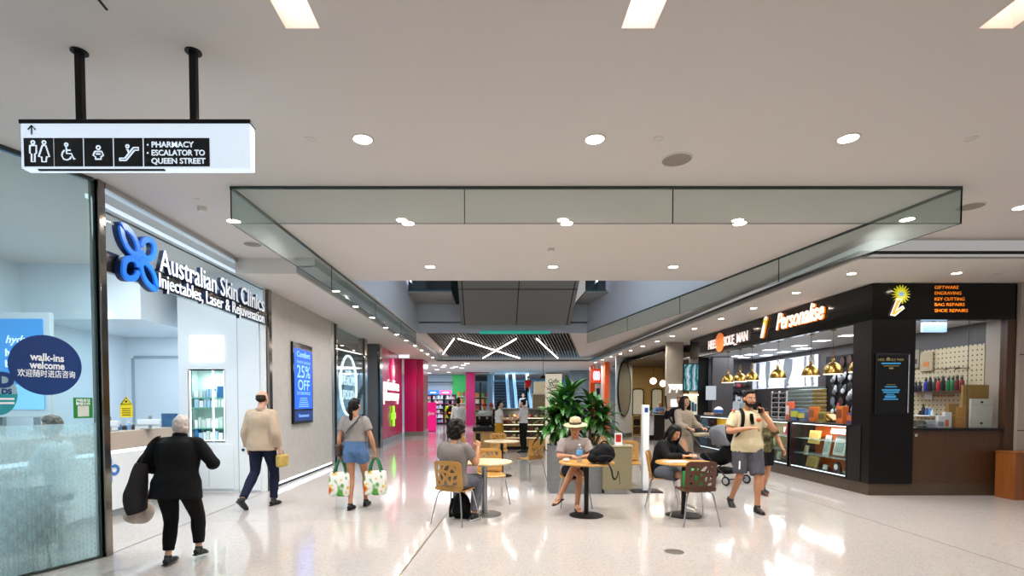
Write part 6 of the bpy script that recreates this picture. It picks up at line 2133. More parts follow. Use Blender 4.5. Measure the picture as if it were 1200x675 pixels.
def chair_shell(wood):
    W2, H2 = .2, .185
    loops = [rrect(W2, H2, .06)] + [shrink(h, .012) for h in HOLES]
    bk = curve_mesh(loops, .007)
    bm = bmesh.new()
    bm.from_mesh(bk)
    bmesh.ops.subdivide_edges(bm, edges=[e for e in bm.edges if e.calc_length() > .06], cuts=2, use_grid_fill=False)
    bm.to_mesh(bk)
    bm.free()
    for v in bk.vertices:          # stand it up, lean and curve it
        u, h, n_ = v.co
        z = .645 + h
        y = -.20 - (z - .46) * .16 - n_ + .05 * (u / .2) ** 2
        v.co = (u, y, z)
    # seat shell sweeping down from the back, rolled front edge
    prof = [(-.190, .475), (-.185, .455), (-.165, .44), (-.12, .435), (-.02, .432), (.08, .438), (.15, .445), (.19, .44), (.205, .425)]
    vs, fs = [], []
    nu = 8
    for y, z in prof:
        w = .2 if y < .1 else .2 - (y - .1) * .25
        for k in range(nu + 1):
            u = -w + 2 * w * k / nu
            vs.append((u, y, z + .012 * (u / .2) ** 2))
    n = len(vs)
    vs += [(x, y, z - .014) for x, y, z in vs]
    m = len(prof)
    for i in range(m - 1):
        for k in range(nu):
            a = i * (nu + 1) + k
            fs.append((a, a + 1, a + nu + 2, a + nu + 1))
            fs.append((n + a + nu + 1, n + a + nu + 2, n + a + 1, n + a))
    for i in range(m - 1):
        a = i * (nu + 1)
        fs.append((a, a + nu + 1, n + a + nu + 1, n + a))
        a += nu
        fs.append((a + nu + 1, a, n + a, n + a + nu + 1))
    for k in range(nu):
        fs.append((k + 1, k, n + k, n + k + 1))
        a = (m - 1) * (nu + 1) + k
        fs.append((a, a + 1, n + a + 1, n + a))
    st = MB().add(vs, fs)
    return bk, st


def make_chair(lab, loc, rz, wood, grp='perforated shell chairs'):
    t = thing('cafe_chair', lab, 'chair', loc, rz, grp)
    bk, st = chair_shell(wood)
    link('backrest', bk, wood, t, world=False, smooth=30)
    st.build('seat', wood, t, world=False)
    for sx in (-1, 1):
        for sy in (-1, 1):
            MB().tube([(sx * .13, sy * .12, .424), (sx * .155, sy * .15, .41), (sx * .175, sy * .17, .36), (sx * .235, sy * .24, .0)], .0095, 8, k=2).build('leg', m_chr, t, world=False)
    MB().tube([(-.13, -.12, .424), (.13, -.12, .424)], .009, 6).tube([(-.13, .12, .424), (.13, .12, .424)], .009, 6).build('seat_frame', m_chr, t, world=False)
    return t


R = math.radians
C1 = make_chair('birch shell chair carrying the curly haired woman in grey', (-.46, 6.83, 0), R(-27), m_chw)
C7 = make_chair('dark brown shell chair with a green bag on its seat', (2.66, 6.78, 0), R(2), m_chb)


def chair(lab, loc, rz):
    return dup(C1, loc, rz, lab)


C2 = chair('empty birch chair facing the camera behind the pale steel table', (.02, 8.2, 0), R(192))
C3 = chair('empty birch chair seen from behind, in front of the pastry case timber', (.80, 10.55, 0), R(38))
C4 = chair('birch chair farthest back, between the black pole table and the pastry case', (.2, 12.35, 0), R(185))
C8b = chair('birch chair seen side on beside the cafe side counter', (-.40, 11.7, 0), R(-80))
C5 = chair('birch chair behind the khaki bin, its rounded back facing the camera', (2.62, 9.85, 0), R(175))
C9 = chair('birch chair half hidden behind the khaki bin, left of the other one', (2.35, 11.2, 0), R(160))
C6 = chair('birch chair carrying the dark haired woman in the black jacket', (2.62, 7.9, 0), R(-112))
C8 = chair('birch chair carrying the man in the straw hat', (1.27, 7.92, 0), R(180))

# ---- things on the tables
def on(t, dx, dy):
    return V((t.location.x + dx, t.location.y + dy, .75))


q = atZ(679, 541.5, .75)
bt = thing('water_bottle', 'clear plastic water bottle with blue label on the backpack table', 'bottle', q)
prof = [(.036, 0), (.039, .01), (.039, .05), (.036, .055), (.039, .06), (.039, .15), (.036, .165), (.028, .2), (.014, .225), (.013, .235)]
MB().lathe(prof, (0, 0, 0), 22).build('body', glass('pet_plastic', '#dfeaf2', .1, .12, '#e6eef4'), bt, world=False)
MB().lathe([(.0405, .10), (.0405, .16), (.0385, .165)], (0, 0, 0), 22).build('paper_label', M('bottle_label', '#5d9fd8', .4, var=.15, vs=30), bt, world=False)
MB().lathe([(.015, .23), (.015, .25), (0, .252)], (0, 0, 0), 14).build('cap', M('cap_white', '#dfe7f2', .4, var=0), bt, world=False)
q = atZ(664, 541, .75)
ts = MB()
for k in range(5):
    ts.ell((q.x + random.uniform(-.03, .03), q.y + random.uniform(-.02, .02), .765 + .005 * k), (.03, .022, .016), 10, 6)
tm = fuse(ts, .006, 2, disp=.006, dsc=40)
tag(link('napkin', tm, m_card, None), 'crumpled white napkin on the backpack table near its left edge', 'napkin')

# black backpack lying on table two
q = atZ(706, 543.5, .75)
bp = thing('backpack', 'bulging black backpack on the table of the straw hat man', 'backpack', (q.x, q.y + .02, .752))
m_bpk = M('backpack_black', '#070708', .75, var=.15, bump=.3, bs=60, spec=.2)
b_ = MB()
b_.ell((0, 0, .12), (.18, .13, .115), 18, 12).ell((.02, 0, .165), (.145, .115, .11), 18, 10).ell((-.12, -.01, .075), (.08, .11, .07), 14, 8).ell((0, -.10, .07), (.12, .05, .06), 14, 8)
link('body', fuse(b_, .01, 6, disp=.008, dsc=14), m_bpk, bp, world=False)
MB().tube([(-.02, 0, .26), (-.0, 0, .295), (.05, 0, .295), (.08, 0, .26)], .009, 6, k=4).build('carry_handle', m_bpk, bp, world=False)
MB().tube([(-.14, -.09, .06), (-.06, -.135, .11), (.06, -.145, .115), (.14, -.1, .08)], .004, 5, k=4).build('zipper', m_gap, bp, world=False)
MB().tube([(.0, -.14, .05), (.03, -.21, .03), (.06, -.28, -.05), (.07, -.31, -.13), (.1, -.3, -.17), (.14, -.27, -.13), (.16, -.22, -.08), (.18, -.2, -.12), (.19, -.2, -.25)], [(.012, .004)] * 9, 6, k=4).build('shoulder_strap', m_bpk, bp, world=False)

q = atZ(787, 541, .75)
pd_ = thing('paper_sheet', 'white paper sheets on the table before the black jacketed woman', 'paper', (q.x + .05, q.y, .752), .3)
MB().box(-.15, .15, -.1, .1, 0, .003).build('sheet', m_card, pd_, world=False, smooth=0)
MB().box(-.12, .17, -.08, .11, .003, .005).build('upper_sheet', M('sheet_grey', '#c3c9d4', .5, var=0), pd_, world=False, smooth=0)
# green tote on the brown chair
tb_ = thing('tote_bag', 'green and black bag standing on the dark brown chair seat', 'bag', (2.68, 6.86, .447))
g_ = MB().ell((0, 0, .13), (.15, .07, .14), 16, 10).box(-.14, .14, -.055, .055, 0, .22)
link('body', fuse(g_, .012, 4), M('bag_green', '#0f8f3c', .5, var=.1), tb_, world=False)
MB().tube([(-.08, 0, .22), (-.07, .0, .27), (.07, 0, .27), (.08, 0, .22)], .009, 6, k=4).build('handle', m_blkm, tb_, world=False)
MB().box(-.1, .02, -.062, -.058, .06, .18).build('dark_patch', m_blkm, tb_, world=False, smooth=0)

# backpack on the floor under the first chair
fb = thing('backpack', 'black backpack standing on the floor under the chair of the curly haired woman', 'backpack', (-.4, 7.08, 0), R(-20))
b_ = MB().ell((0, 0, .17), (.13, .1, .18), 16, 12).ell((0, -.06, .12), (.1, .06, .1), 14, 8).box(-.12, .12, -.07, .07, .0, .2)
link('body', fuse(b_, .012, 5, disp=.006, dsc=14), m_bpk, fb, world=False)
MB().tube([(-.05, .0, .34), (-.03, 0, .39), (.03, 0, .39), (.05, 0, .34)], .009, 6, k=4).build('carry_handle', m_bpk, fb, world=False)
MB().tube([(-.08, -.1, .28), (-.1, -.14, .15), (-.12, -.1, .02)], [(.02, .004)] * 3, 6, k=4).build('shoulder_strap', m_bpk, fb, world=False)

# grey planter with leafy plants
p0, p1 = atZ(644.5, 578.5, 0), atZ(705, 578.5, 0)
zp = .83
pl = thing('planter', 'grey square stone planter behind the man in the straw hat', 'planter', ((p0.x + p1.x) / 2, p0.y + .2, 0))
m_pl_ = M('planter_grey', '#6f7375', .55, var=.12, vs=5, stretch=(1, 1, 4))
hw = (p1.x - p0.x) / 2
pm_ = MB()
pm_.box(-hw, hw, -.2, -.17, 0, zp).box(-hw, hw, .27, .3, 0, zp).box(-hw, -hw + .03, -.17, .27, 0, zp).box(hw - .03, hw, -.17, .27, 0, zp).box(-hw + .03, hw - .03, -.17, .27, 0, zp - .06)
pm_.build('box', m_pl_, pl, world=False, smooth=0)
MB().box(-hw + .03, hw - .03, -.17, .27, zp - .06, zp - .04).build('soil', M('soil', '#2a2018', .9, var=.4, vs=30, bump=.6), pl, world=False, smooth=0)
m_leafs = [M('leaf_deep', '#1f4a17', .38, var=.25, vs=5), M('leaf_mid', '#2f6320', .38, var=.25, vs=5), M('leaf_bright', '#4d8430', .4, var=.2, vs=5)]
m_stem = M('cane_brown', '#6f5a38', .7, var=.2)


def strap_leaf(mb, base, dirv, L, w, droop, tw=0.):
    """arching blade with a folded midrib"""
    d = V(dirv).normalized()
    s_ = d.cross(UZ)
    if s_.length < .1:
        s_ = V((1, 0, 0))
    s_.normalize()
    s_ = Matrix.Rotation(tw, 3, d) @ s_
    p = V(base)
    vs, fs = [], []
    n = 7
    cur = d.copy()
    for i in range(n + 1):
        t = i / n
        ww = w * (math.sin(PI * min(1, t * .9 + .1)) ** .7) * (1 if t < .98 else .1)
        up = s_.cross(cur).normalized()
        vs += [p - s_ * ww + up * ww * .35, p, p + s_ * ww + up * ww * .35]
        p = p + cur * (L / n)
        cur = (cur + V((0, 0, -droop / n))).normalized()
    for i in range(n):
        a = i * 3
        fs += [(a, a + 1, a + 4, a + 3), (a + 1, a + 2, a + 5, a + 4)]
    mb.add(vs, fs)


def leafy(lab, x, y, ztop, crowns, nl, seed, Lr=(.28, .5)):
    random.seed(seed)
    t = thing('leafy_plant', lab, 'plant', (x, y, zp - .045), 0, 'plants in the grey planter')
    stm = MB()
    lv = [MB(), MB(), MB()]
    for (cx, cy, cz) in crowns:
        h = cz - zp
        stm.tube([(cx * .3, cy * .3, .0), (cx * .7, cy * .7, h * .5), (cx, cy, h)], [.03, .024, .02], 8, k=3)
        for k in range(nl):
            an = k * 2.4 + random.uniform(-.3, .3)
            f = k / nl
            el = -.25 + 1.5 * f + random.uniform(-.15, .15)
            d = V((math.cos(an) * math.cos(el), math.sin(an) * math.cos(el), math.sin(el)))
            L = random.uniform(*Lr) * (1.15 - .35 * f)
            b = V((cx, cy, h - .28 + .33 * f))
            strap_leaf(lv[random.choice([0, 0, 1, 1, 2])], b, d, L, random.uniform(.042, .066), random.uniform(1.1, 2.1) * (1.1 - .5 * f), random.uniform(-.4, .4))
    stm.build('cane', m_stem, t, world=False)
    for i, m_ in enumerate(lv):
        o = m_.build('leaves', m_leafs[i], t, world=False, smooth=80, fix=False)
        o['label'] = ['deep green leaves', 'mid green leaves', 'bright green leaves'][i]
    return t


xc, yc_ = (p0.x + p1.x) / 2, p0.y + .22
leafy('tall dracaena like plant with long drooping leaves on the left of the grey planter', xc - .12, yc_, 1.8, [(-.10, 0, 1.60), (.06, .05, 1.75), (-.24, .06, 1.35), (.02, -.08, 1.38)], 34, 5, (.32, .55))
leafy('leafy green plant leaning right above the khaki bin, in the grey planter', xc + .28, yc_ + .02, 1.5, [(.14, 0, 1.50), (.27, .02, 1.36), (.0, -.02, 1.55)], 26, 9, (.28, .46))

# khaki bin, menu stand, white pylon
p0, p1 = atZ(705.5, 579.5, 0), atZ(741, 579.5, 0)
zb = atY(720, 522, p0.y).z
kb_ = thing('khaki_bin', 'khaki grey waste bin cabinet beside the grey planter', 'bin', ((p0.x + p1.x) / 2, p0.y + .22, 0))
hw = (p1.x - p0.x) / 2 - .01
m_kh = M('khaki_paint', '#857d62', .4, var=.04)
MB().box(-hw, hw, -.22, .22, .08, zb - .03).build('body', m_kh, kb_, world=False, bevel=.01)
MB().box(-hw - .012, hw + .012, -.232, .232, zb - .03, zb).build('lid', M('khaki_light', '#a39b80', .35, var=.03), kb_, world=False, bevel=.006)
MB().box(-hw + .04, hw - .06, -.18, .18, 0, .08).build('plinth', m_stl, kb_, world=False)
MB().box(-hw + .05, hw - .05, -.2225, -.219, .12, zb - .1).build('door', m_kh, kb_, world=False, bevel=.003)
mn = thing('menu_stand', 'small red and white menu stand on the khaki bin', 'menu stand', (p0.x + .3, p0.y + .12, zb))
MB().box(-.065, .065, -.012, .012, 0, .2).build('card', m_card, mn, world=False, bevel=.003)
MB().box(-.045, .045, -.0145, -.012, .05, .18).build('red_print', M('menu_red', '#b82a22', .4, var=.2, vs=30), mn, world=False, smooth=0)
MB().box(-.07, .07, -.04, .04, 0, .008).build('foot', m_card, mn, world=False)
p0, p1 = atZ(752.5, 576, 0), atZ(759.5, 576, 0)
zz = atY(755, 474.5, p0.y).z
py_ = thing('white_pylon', 'slim white metal pylon with black base plate behind the black jacketed woman', 'pylon', ((p0.x + p1.x) / 2, p0.y, 0))
MB().box(-.055, .055, -.03, .09, .02, zz).build('post', m_wht, py_, world=False, bevel=.008)
MB().box(-.25, .27, -.16, .2, 0, .02).build('base_plate', m_blkm, py_, world=False, bevel=.008)
MB().box(-.03, .03, -.034, -.03, zz - .13, zz - .05).build('blue_logo', M('pylon_blue', '#27468a', .4, var=0), py_, world=False, smooth=0)
q = atZ(790, 646.5, 0)
dr_ = thing('floor_disc', 'round brushed metal access cover set in the floor', 'floor cover', q)
MB().lathe([(.092, .0), (.092, .003), (.086, .004), (0, .004)], (0, 0, 0), 32).build('cover', M('cover_metal', '#7b746a', .4, .7, var=.1), dr_, world=False)
MB().lathe([(.1, 0), (.1, .002), (.092, .002)], (0, 0, 0), 32).build('ring', m_stl, dr_, world=False)

# ---- pram
q = atZ(846, 566, 0)
pr = thing('pram', 'grey hooded black pram pushed by the long haired woman in beige', 'pram', (q.x, q.y + .12, 0), R(-152))
m_hood = M('pram_grey', '#6c6e73', .7, var=.08, bump=.15, bs=50)
m_pf = M('pram_frame', '#17181a', .4, .3, var=.05)
# local +y = direction of travel
hood = MB()
vs, fs = [], []
nu, nv = 12, 8
for i in range(nu + 1):
    a = PI * (.02 + .62 * i / nu)
    for j in range(nv + 1):
        u = -1 + 2 * j / nv
        r = .33 * (1 - .12 * u * u)
        vs.append((u * .24, .06 + r * math.cos(a) * 1.05, .78 + r * math.sin(a) * 1.05 - .05 * abs(u) ** 3))
for i in range(nu):
    for j in range(nv):
        b = i * (nv + 1) + j
        fs.append((b, b + 1, b + nv + 2, b + nv + 1))
for sgn in (0, nv):
    c = len(vs)
    vs.append(((-1 if sgn == 0 else 1) * .245, .02, .74))
    for i in range(nu):
        fs.append((c, i * (nv + 1) + sgn, (i + 1) * (nv + 1) + sgn))
ho = hood.add(vs, fs).build('hood', m_hood, pr, world=False, smooth=60, fix=False)
so = ho.modifiers.new('solid', 'SOLIDIFY')
so.thickness = .012
seat = MB().tube([(0, -.32, .50), (0, -.1, .47), (0, .12, .52), (0, .24, .72)], [(.19, .07), (.2, .13), (.2, .15), (.19, .08)], 12, side=(1, 0, 0), k=3)
seat.build('seat', m_bpk, pr, world=False)
MB().box(-.2, .2, -.05, .32, .2, .3).build('basket', m_bpk, pr, world=False, bevel=.03)
for sx in (-1, 1):
    x = .25 * sx
    MB().tube([(x, -.58, 1.02), (x, -.5, .98), (x, -.2, .62), (x, .36, .14)], .014, 8).build('frame_rail', m_pf, pr, world=False)
    MB().tube([(x, .02, .46), (x, -.36, .13)], .014, 8).build('rear_strut', m_pf, pr, world=False)
    for y, r in ((.38, .09), (-.38, .115)):
        wh = MB().tube([(x + .05 * sx, y + r * .8 * math.cos(k * PI / 12), r + r * .8 * math.sin(k * PI / 12)) for k in range(25)], r * .2, 8).build('wheel', m_blkm, pr, world=False)
        MB().lathe([(r * .7, -.012), (r * .7, .012), (0, .016)], (x + .05 * sx, y, r), 16, Matrix.Rotation(PI / 2 * sx, 3, 'Y')).build('hub', M('hub_grey', '#a9abae', .35, .5, var=.03), wh, world=False)
MB().tube([(-.25, -.58, 1.02), (0, -.61, 1.03), (.25, -.58, 1.02)], .018, 8, k=3).build('handlebar', m_pf, pr, world=False)
MB().box(-.26, .26, -.39, -.37, .11, .13).box(-.26, .26, .36, .38, .1, .12).build('axle', m_pf, pr, world=False)
MB().box(-.17, .17, -.52, -.34, .88, .95).build('organiser', M('org_cream', '#a89a7c', .6, var=.3, vs=15), pr, world=False, bevel=.02)
# exit sign box under the far soffit
a, b = atY(467, 419.5, 22), atY(479.5, 413.5, 22)
es = thing('lit_box_sign', 'small white lit box hanging under the soffit before the pink column', 'sign', ((a.x + b.x) / 2, 22, a.z))
MB().box(a.x, b.x, 22, 22.08, a.z, b.z).build('light_box', glow('exit_white', '#e3f1f6', 1.0), es, bevel=.006)
MB().box((a.x + b.x) / 2 - .03, (a.x + b.x) / 2 + .03, 22.02, 22.06, b.z, ZS).build('hanger', m_trimw, es, smooth=0)
# ---------------------------------------------------------------- people
SKIN = {k: M('skin_' + k, c, .5, var=.04, vs=12) for k, c in (('fair', '#c99a80'), ('tan', '#b5805f'), ('warm', '#c08e6c'), ('light', '#d3aa8c'), ('brown', '#8f6145'))}
m_eyew = M('eye_white', '#e4e0da', .3, var=0)
m_iris = M('eye_iris', '#2a1c14', .2, var=0)
m_lip = M('lip', '#a25a50', .45, var=0)


def mat3(x, y, z):
    return Matrix((x, y, z)).transposed()


def look_mat(yaw=0., pitch=0., roll=0.):
    return Matrix.Rotation(yaw, 3, 'Z') @ Matrix.Rotation(-pitch, 3, 'X') @ Matrix.Rotation(roll, 3, 'Y')


def lerp(a, b, t):
    return V(a) * (1 - t) + V(b) * t


BASE = dict(pelvis=(0, 0, .95), chest=(0, .0, 1.25), neck=(0, -.01, 1.475), head=(0, .03, 1.63),
            shL=(-.175, -.01, 1.42), elL=(-.225, -.03, 1.13), wrL=(-.235, .05, .88),
            shR=(.175, -.01, 1.42), elR=(.225, -.03, 1.13), wrR=(.235, .05, .88),
            hipL=(-.09, 0, .93), knL=(-.10, .015, .50), anL=(-.105, -.02, .085),
            hipR=(.09, 0, .93), knR=(.10, .015, .50), anR=(.105, -.02, .085))


class Person:
    """local frame: origin on the floor, +y the way the body faces, x to its right"""

    def __init__(s, label, loc, rz, h=1.75, skin='fair', J=None, vox=.0075, yaw=0., pitch=0., roll=0., build=1., group=None):
        s.t = thing('person', label, 'person', (loc[0], loc[1], loc[2] if len(loc) > 2 else 0), rz, group)
        k = h / 1.75
        s.k = k
        s.J = {n: V(p) * k for n, p in BASE.items()}
        for n, p in (J or {}).items():
            s.J[n] = V(p)
        for L, sg in (('L', 1), ('R', -1)):
            s.J['sh' + L] = s.J['sh' + L] + V((sg * .008 * k, 0, -.026 * k))
        s.skin = SKIN[skin]
        s.vox = vox
        s.b = build
        s.H = look_mat(yaw, pitch, roll)
        s.toe = {}
        s.hands = {}
        j = s.J
        s.rs = (j['shR'] - j['shL']).normalized()
        s.rh = (j['hipR'] - j['hipL']).normalized()

    def sec(s, extra=0., w=1., d=1.):
        """torso sections from crotch to neck: (point, (half width, half depth), right)"""
        j, k, b = s.J, s.k, s.b
        P, C, N = j['pelvis'], j['chest'], j['neck']
        out = []
        up = (C - P)
        for t, a, c in ((-.32, .12, .085), (-.12, .165, .11), (.08, .168, .112), (.45, .148, .100), (.75, .15, .105)):
            out.append((P + up * t, (a * k * b * w + extra, c * k * b * d + extra), lerp(s.rh, s.rs, max(0, t) * .6)))
        for t, a, c in ((0., .16, .112), (.38, .172, .112), (.66, .165, .098), (.86, .10, .075), (1.0, .062, .062)):
            out.append((lerp(C, N, t), (a * k * b * (w if t < .8 else 1) + extra, c * k * b * d + extra), s.rs))
        return out

    def loft(s, mb, secs, n=16, kk=3):
        mb.tube([p for p, _, _ in secs], [r for _, r, _ in secs], n, side=[r for _, _, r in secs], k=kk)

    def arm(s, L, extra=0., upto=1.):
        j, k = s.J, s.k * (s.b ** .5)
        a, e, w = j['sh' + L], j['el' + L], j['wr' + L]
        pts = [(lerp(a, e, -.02), .051), (lerp(a, e, .25), .050), (lerp(a, e, .6), .044), (lerp(a, e, .93), .040), (lerp(e, w, .08), .041), (lerp(e, w, .3), .041), (lerp(e, w, .7), .032), (w, .026)]
        out = []
        L1, L2 = (e - a).length, (w - e).length
        tot = L1 + L2
        for i, (p, r) in enumerate(pts):
            d = [0, .25 * L1, .6 * L1, .93 * L1, L1 + .08 * L2, L1 + .3 * L2, L1 + .7 * L2, tot][i] / tot
            if d > upto and out:
                p0, r0, d0 = out[-1]
                f = (upto - d0) / (d - d0)
                out.append((lerp(p0, p, f), r0 - extra + 0 if False else r0 * (1 - f) + (r * k + extra) * f, upto))
                break
            out.append((p, r * k + extra, d))
        return [(p, r) for p, r, _ in out]

    def leg(s, L, extra=0., upto=1., flare=0., start=0.):
        j, k = s.J, s.k * (s.b ** .5)
        h, n, a = j['hip' + L], j['kn' + L], j['an' + L]
        pts = [(lerp(h, n, .02), .088, 0), (lerp(h, n, .3), .082, .15), (lerp(h, n, .7), .064, .35), (lerp(h, n, .97), .053, .485), (lerp(n, a, .12), .050, .56), (lerp(n, a, .33), .052, .665), (lerp(n, a, .7), .038, .85), (a, .034, 1.)]
        out = []
        for p, r, d in pts:
            r = r * k + extra + flare * d
            if d > upto and out:
                p0, r0, d0 = out[-1]
                f = (upto - d0) / (d - d0)
                out.append((lerp(p0, p, f), r0 * (1 - f) + r * f, upto))
                break
            out.append((p, r, d))
        return [(p, r) for p, r, _ in out]

    def tb(s, mb, pr, n=10, kk=2, ends=True):
        mb.tube([p for p, _ in pr], [r for _, r in pr], n, k=kk)
        if ends:
            mb.ell(pr[0][0], pr[0][1] * .98, 10, 7)

    def hand(s, mb, L, curl=.35, dirv=None, normal=None, spread=.0):
        """palm, four unequal fingers in three bones each, and a thumb from the side of the palm"""
        j, k = s.J, s.k
        w = j['wr' + L]
        fd = (V(dirv) if dirv is not None else (w - j['el' + L])).normalized()
        sg = -1 if L == 'L' else 1
        nrm = V(normal) if normal is not None else V((-sg, 0, 0))
        nrm = (nrm - fd * nrm.dot(fd)).normalized()       # palm faces this way
        # across: towards the thumb side
        ac = fd.cross(nrm) * sg
        if ac.length < .01:
            ac = fd.orthogonal()
        ac.normalize()
        u = k
        rr = max(.0085 * u, s.vox * 1.05)
        mb.tube([w - fd * .01, w + fd * .03 * u, w + fd * .06 * u, w + fd * .085 * u], [(.026 * u, .02 * u), (.036 * u, .017 * u), (.041 * u, .015 * u), (.038 * u, .012 * u)], 10, side=ac, k=2)
        for i, (off, ln) in enumerate([(.030, .074), (.010, .084), (-.011, .078), (-.030, .060)]):
            b = w + fd * (.078 + .004 * (1 - abs(i - 1))) * u + ac * off * u
            d = (fd + ac * (off * spread * 8)).normalized()
            path = [b - d * .015 * u, b]
            a = 0
            for q, f in enumerate((.45, .31, .24)):
                a += curl * (1.0 if q else .75) * (1 + .12 * i)
                dd = d * math.cos(a) + nrm * math.sin(a)
                path.append(path[-1] + dd * ln * f * u)
            mb.tube(path, [rr * 1.02, rr * 1.05, rr, rr * .92, rr * .78], 7)
        b = w + fd * .022 * u + ac * .026 * u
        d1 = (fd * .65 + ac * .75 + nrm * .25).normalized()
        d2 = (fd * .9 + ac * .2 + nrm * (.25 + curl * .5)).normalized()
        mb.tube([b, b + d1 * .035 * u, b + d1 * .035 * u + d2 * .032 * u, b + d1 * .033 * u + d2 * .058 * u], [rr * 1.5, rr * 1.25, rr * 1.08, rr * .85], 7)
        s.hands[L] = (w, fd, nrm, ac)

    def foot_axes(s, L):
        j = s.J
        a = j['an' + L]
        d = V(s.toe.get(L, (0, 1, 0)))
        if len(d) == 2:
            d = V((d[0], d[1], 0))
        d.normalize()
        up = V((0, 0, 1)) - d * d.z
        up.normalize()
        return a, d, up, d.cross(up).normalized()

    def body(s, hands=None, barefoot=False, head=True, neck=True):
        mb = MB()
        j, k = s.J, s.k
        s.loft(mb, s.sec(-.012))
        mb.tube([j['neck'] - (j['neck'] - j['chest']).normalized() * .06, j['neck'] + V((0, 0, .01)), lerp(j['neck'], j['head'], .7)], [.068 * k, .056 * k, .052 * k], 12)
        for L in 'LR':
            s.tb(mb, s.arm(L))
            s.tb(mb, s.leg(L))
            hp = (hands or {}).get(L, {})
            s.hand(mb, L, **hp)
            a, d, up, rt = s.foot_axes(L)
            if barefoot:
                fo = .062 * k
                mb.tube([a - d * .05 * k - up * fo * .55, a + d * .02 * k - up * fo * .35, a + d * .1 * k - up * fo * .75, a + d * .17 * k - up * fo * .95], [(.028 * k, .028 * k), (.034 * k, .036 * k), (.042 * k, .02 * k), (.04 * k, .013 * k)], 10, side=rt, k=2)
                for q in range(5):
                    o = (-.034 + .017 * q) * k
                    ln = (.05 if (q == 0) == (L == 'R') and q in (0, 4) else .032 + .004 * (2 - abs(q - 2))) * k
                    if (L == 'R' and q == 0) or (L == 'L' and q == 4):
                        ln = .046 * k
                    b = a + d * .165 * k - up * fo * .98 + rt * o
                    mb.tube([b, b + d * ln], [.0085, .008], 6)
            else:
                mb.tube([a - d * .035 * k - up * .05 * k, a + d * .03 * k - up * .04 * k, a + d * .13 * k - up * .06 * k], [(.025 * k, .025 * k), (.03 * k, .03 * k), (.03 * k, .015 * k)], 8, side=rt)
        # head: cranium, face, jaw, nose, brow, ears, lips, with the eyes set half way up
        h = j['head']
        R_ = s.H

        def P(x, y, z):
            return h + R_ @ V((x * k, y * k, z * k))
        def E(c, r, n=16, m=11):
            mb.ell(P(*c), tuple(q * k for q in r), n, m, R_)
        E((0, -.012, .032), (.075, .094, .088))
        E((0, .02, -.02), (.066, .072, .088))
        E((0, .036, -.070), (.048, .050, .042))
        E((0, .066, -.088), (.022, .020, .018))
        E((0, .072, .022), (.052, .018, .014))
        for sx in (-1, 1):
            E((.037 * sx, .06, -.03), (.022, .022, .024))
            mb.tube([P(.073 * sx, -.005, .012), P(.083 * sx, -.012, .0), P(.080 * sx, -.002, -.03)], [(.007 * k, .02 * k), (.008 * k, .026 * k), (.007 * k, .012 * k)], 8, side=R_ @ V((sx, 0, 0)))
        mb.tube([P(0, .080, .018), P(0, .096, -.012), P(0, .108, -.030), P(0, .088, -.040)], [.0085 * k, .0105 * k, .0150 * k, .011 * k], 8)
        for sx in (-1, 1):
            E((.011 * sx, .093, -.033), (.009, .012, .008), 8, 6)
        E((0, .083, -.058), (.022, .012, .006), 10, 6)
        E((0, .082, -.067), (.019, .012, .006), 10, 6)
        me = fuse(mb, s.vox, 3)
        s.o = link('body', me, s.skin, s.t, world=False, smooth=80, fix=False)
        for sx in (-1, 1):
            e = MB().ell(P(.031 * sx, .0765, .0), (.0125 * k, .010 * k, .0078 * k), 10, 7, R_).build('eye', m_eyew, s.t, world=False)
            MB().ell(P(.031 * sx, .0845, .0), (.006 * k, .004 * k, .006 * k), 8, 6, R_).build('iris', m_iris, e, world=False)
        MB().tube([P(-.02, .0905, -.063), P(-.008, .0965, -.061), P(.008, .0965, -.061), P(.02, .0905, -.063)], .0042 * k, 6).build('lips', m_lip, s.t, world=False)
        s.P = P
        return s

    def brows(s, m):
        for sx in (-1, 1):
            MB().tube([s.P(.014 * sx, .091, .024), s.P(.032 * sx, .091, .030), s.P(.05 * sx, .078, .022)], .0033 * s.k, 6).build('eyebrow', m, s.t, world=False)
        return s

    def hair(s, m, style, **kw):
        mb = MB()
        P, k, R_ = s.P, s.k, s.H

        def E(c, r, n=14, mm=10):
            mb.ell(P(*c), tuple(q * k for q in r), n, mm, R_)
        dsp, dsc, vx = .006, 30, .008
        E((0, -.026, .05), (.081, .094, .082))
        E((0, -.045, .01), (.079, .076, .085))
        if style == 'short':
            E((0, .03, .1), (.06, .05, .03))
        elif style == 'balding':
            mb = MB()
            E((0, -.045, .0), (.080, .078, .055))
            E((0, -.04, .035), (.078, .080, .04))
        elif style == 'old':
            E((0, .0, .075), (.082, .09, .062))
            E((0, -.03, .0), (.086, .082, .085))
            dsp = .01
        elif style == 'curly':
            random.seed(kw.get('seed', 1))
            for q in range(46):
                a, b = random.uniform(0, 2 * PI), random.uniform(-.9, 1.5)
                c = V((.105 * math.cos(a) * math.cos(b), -.035 + .105 * math.sin(a) * math.cos(b), .02 + .125 * math.sin(b)))
                if c.y > .055 and c.z < .07:
                    continue
                E(tuple(c), (.036, .036, .036), 8, 6)
            E((0, -.05, -.05), (.1, .08, .09))
            dsp, dsc = .014, 26
        elif style == 'pony':
            E((0, .02, .085), (.072, .06, .045))
            mb.tube([P(0, -.10, .07), P(0, -.15, .05), P(0, -.165, -.05), P(0, -.15, -.17), P(0, -.14, -.25)], [.024, .036, .036, .03, .010], 8, k=3)
        elif style == 'bun':
            E((0, .02, .085), (.072, .06, .045))
            E((0, -.10, .12), (.05, .045, .045))
        elif style == 'long':
            E((0, .015, .085), (.078, .07, .05))
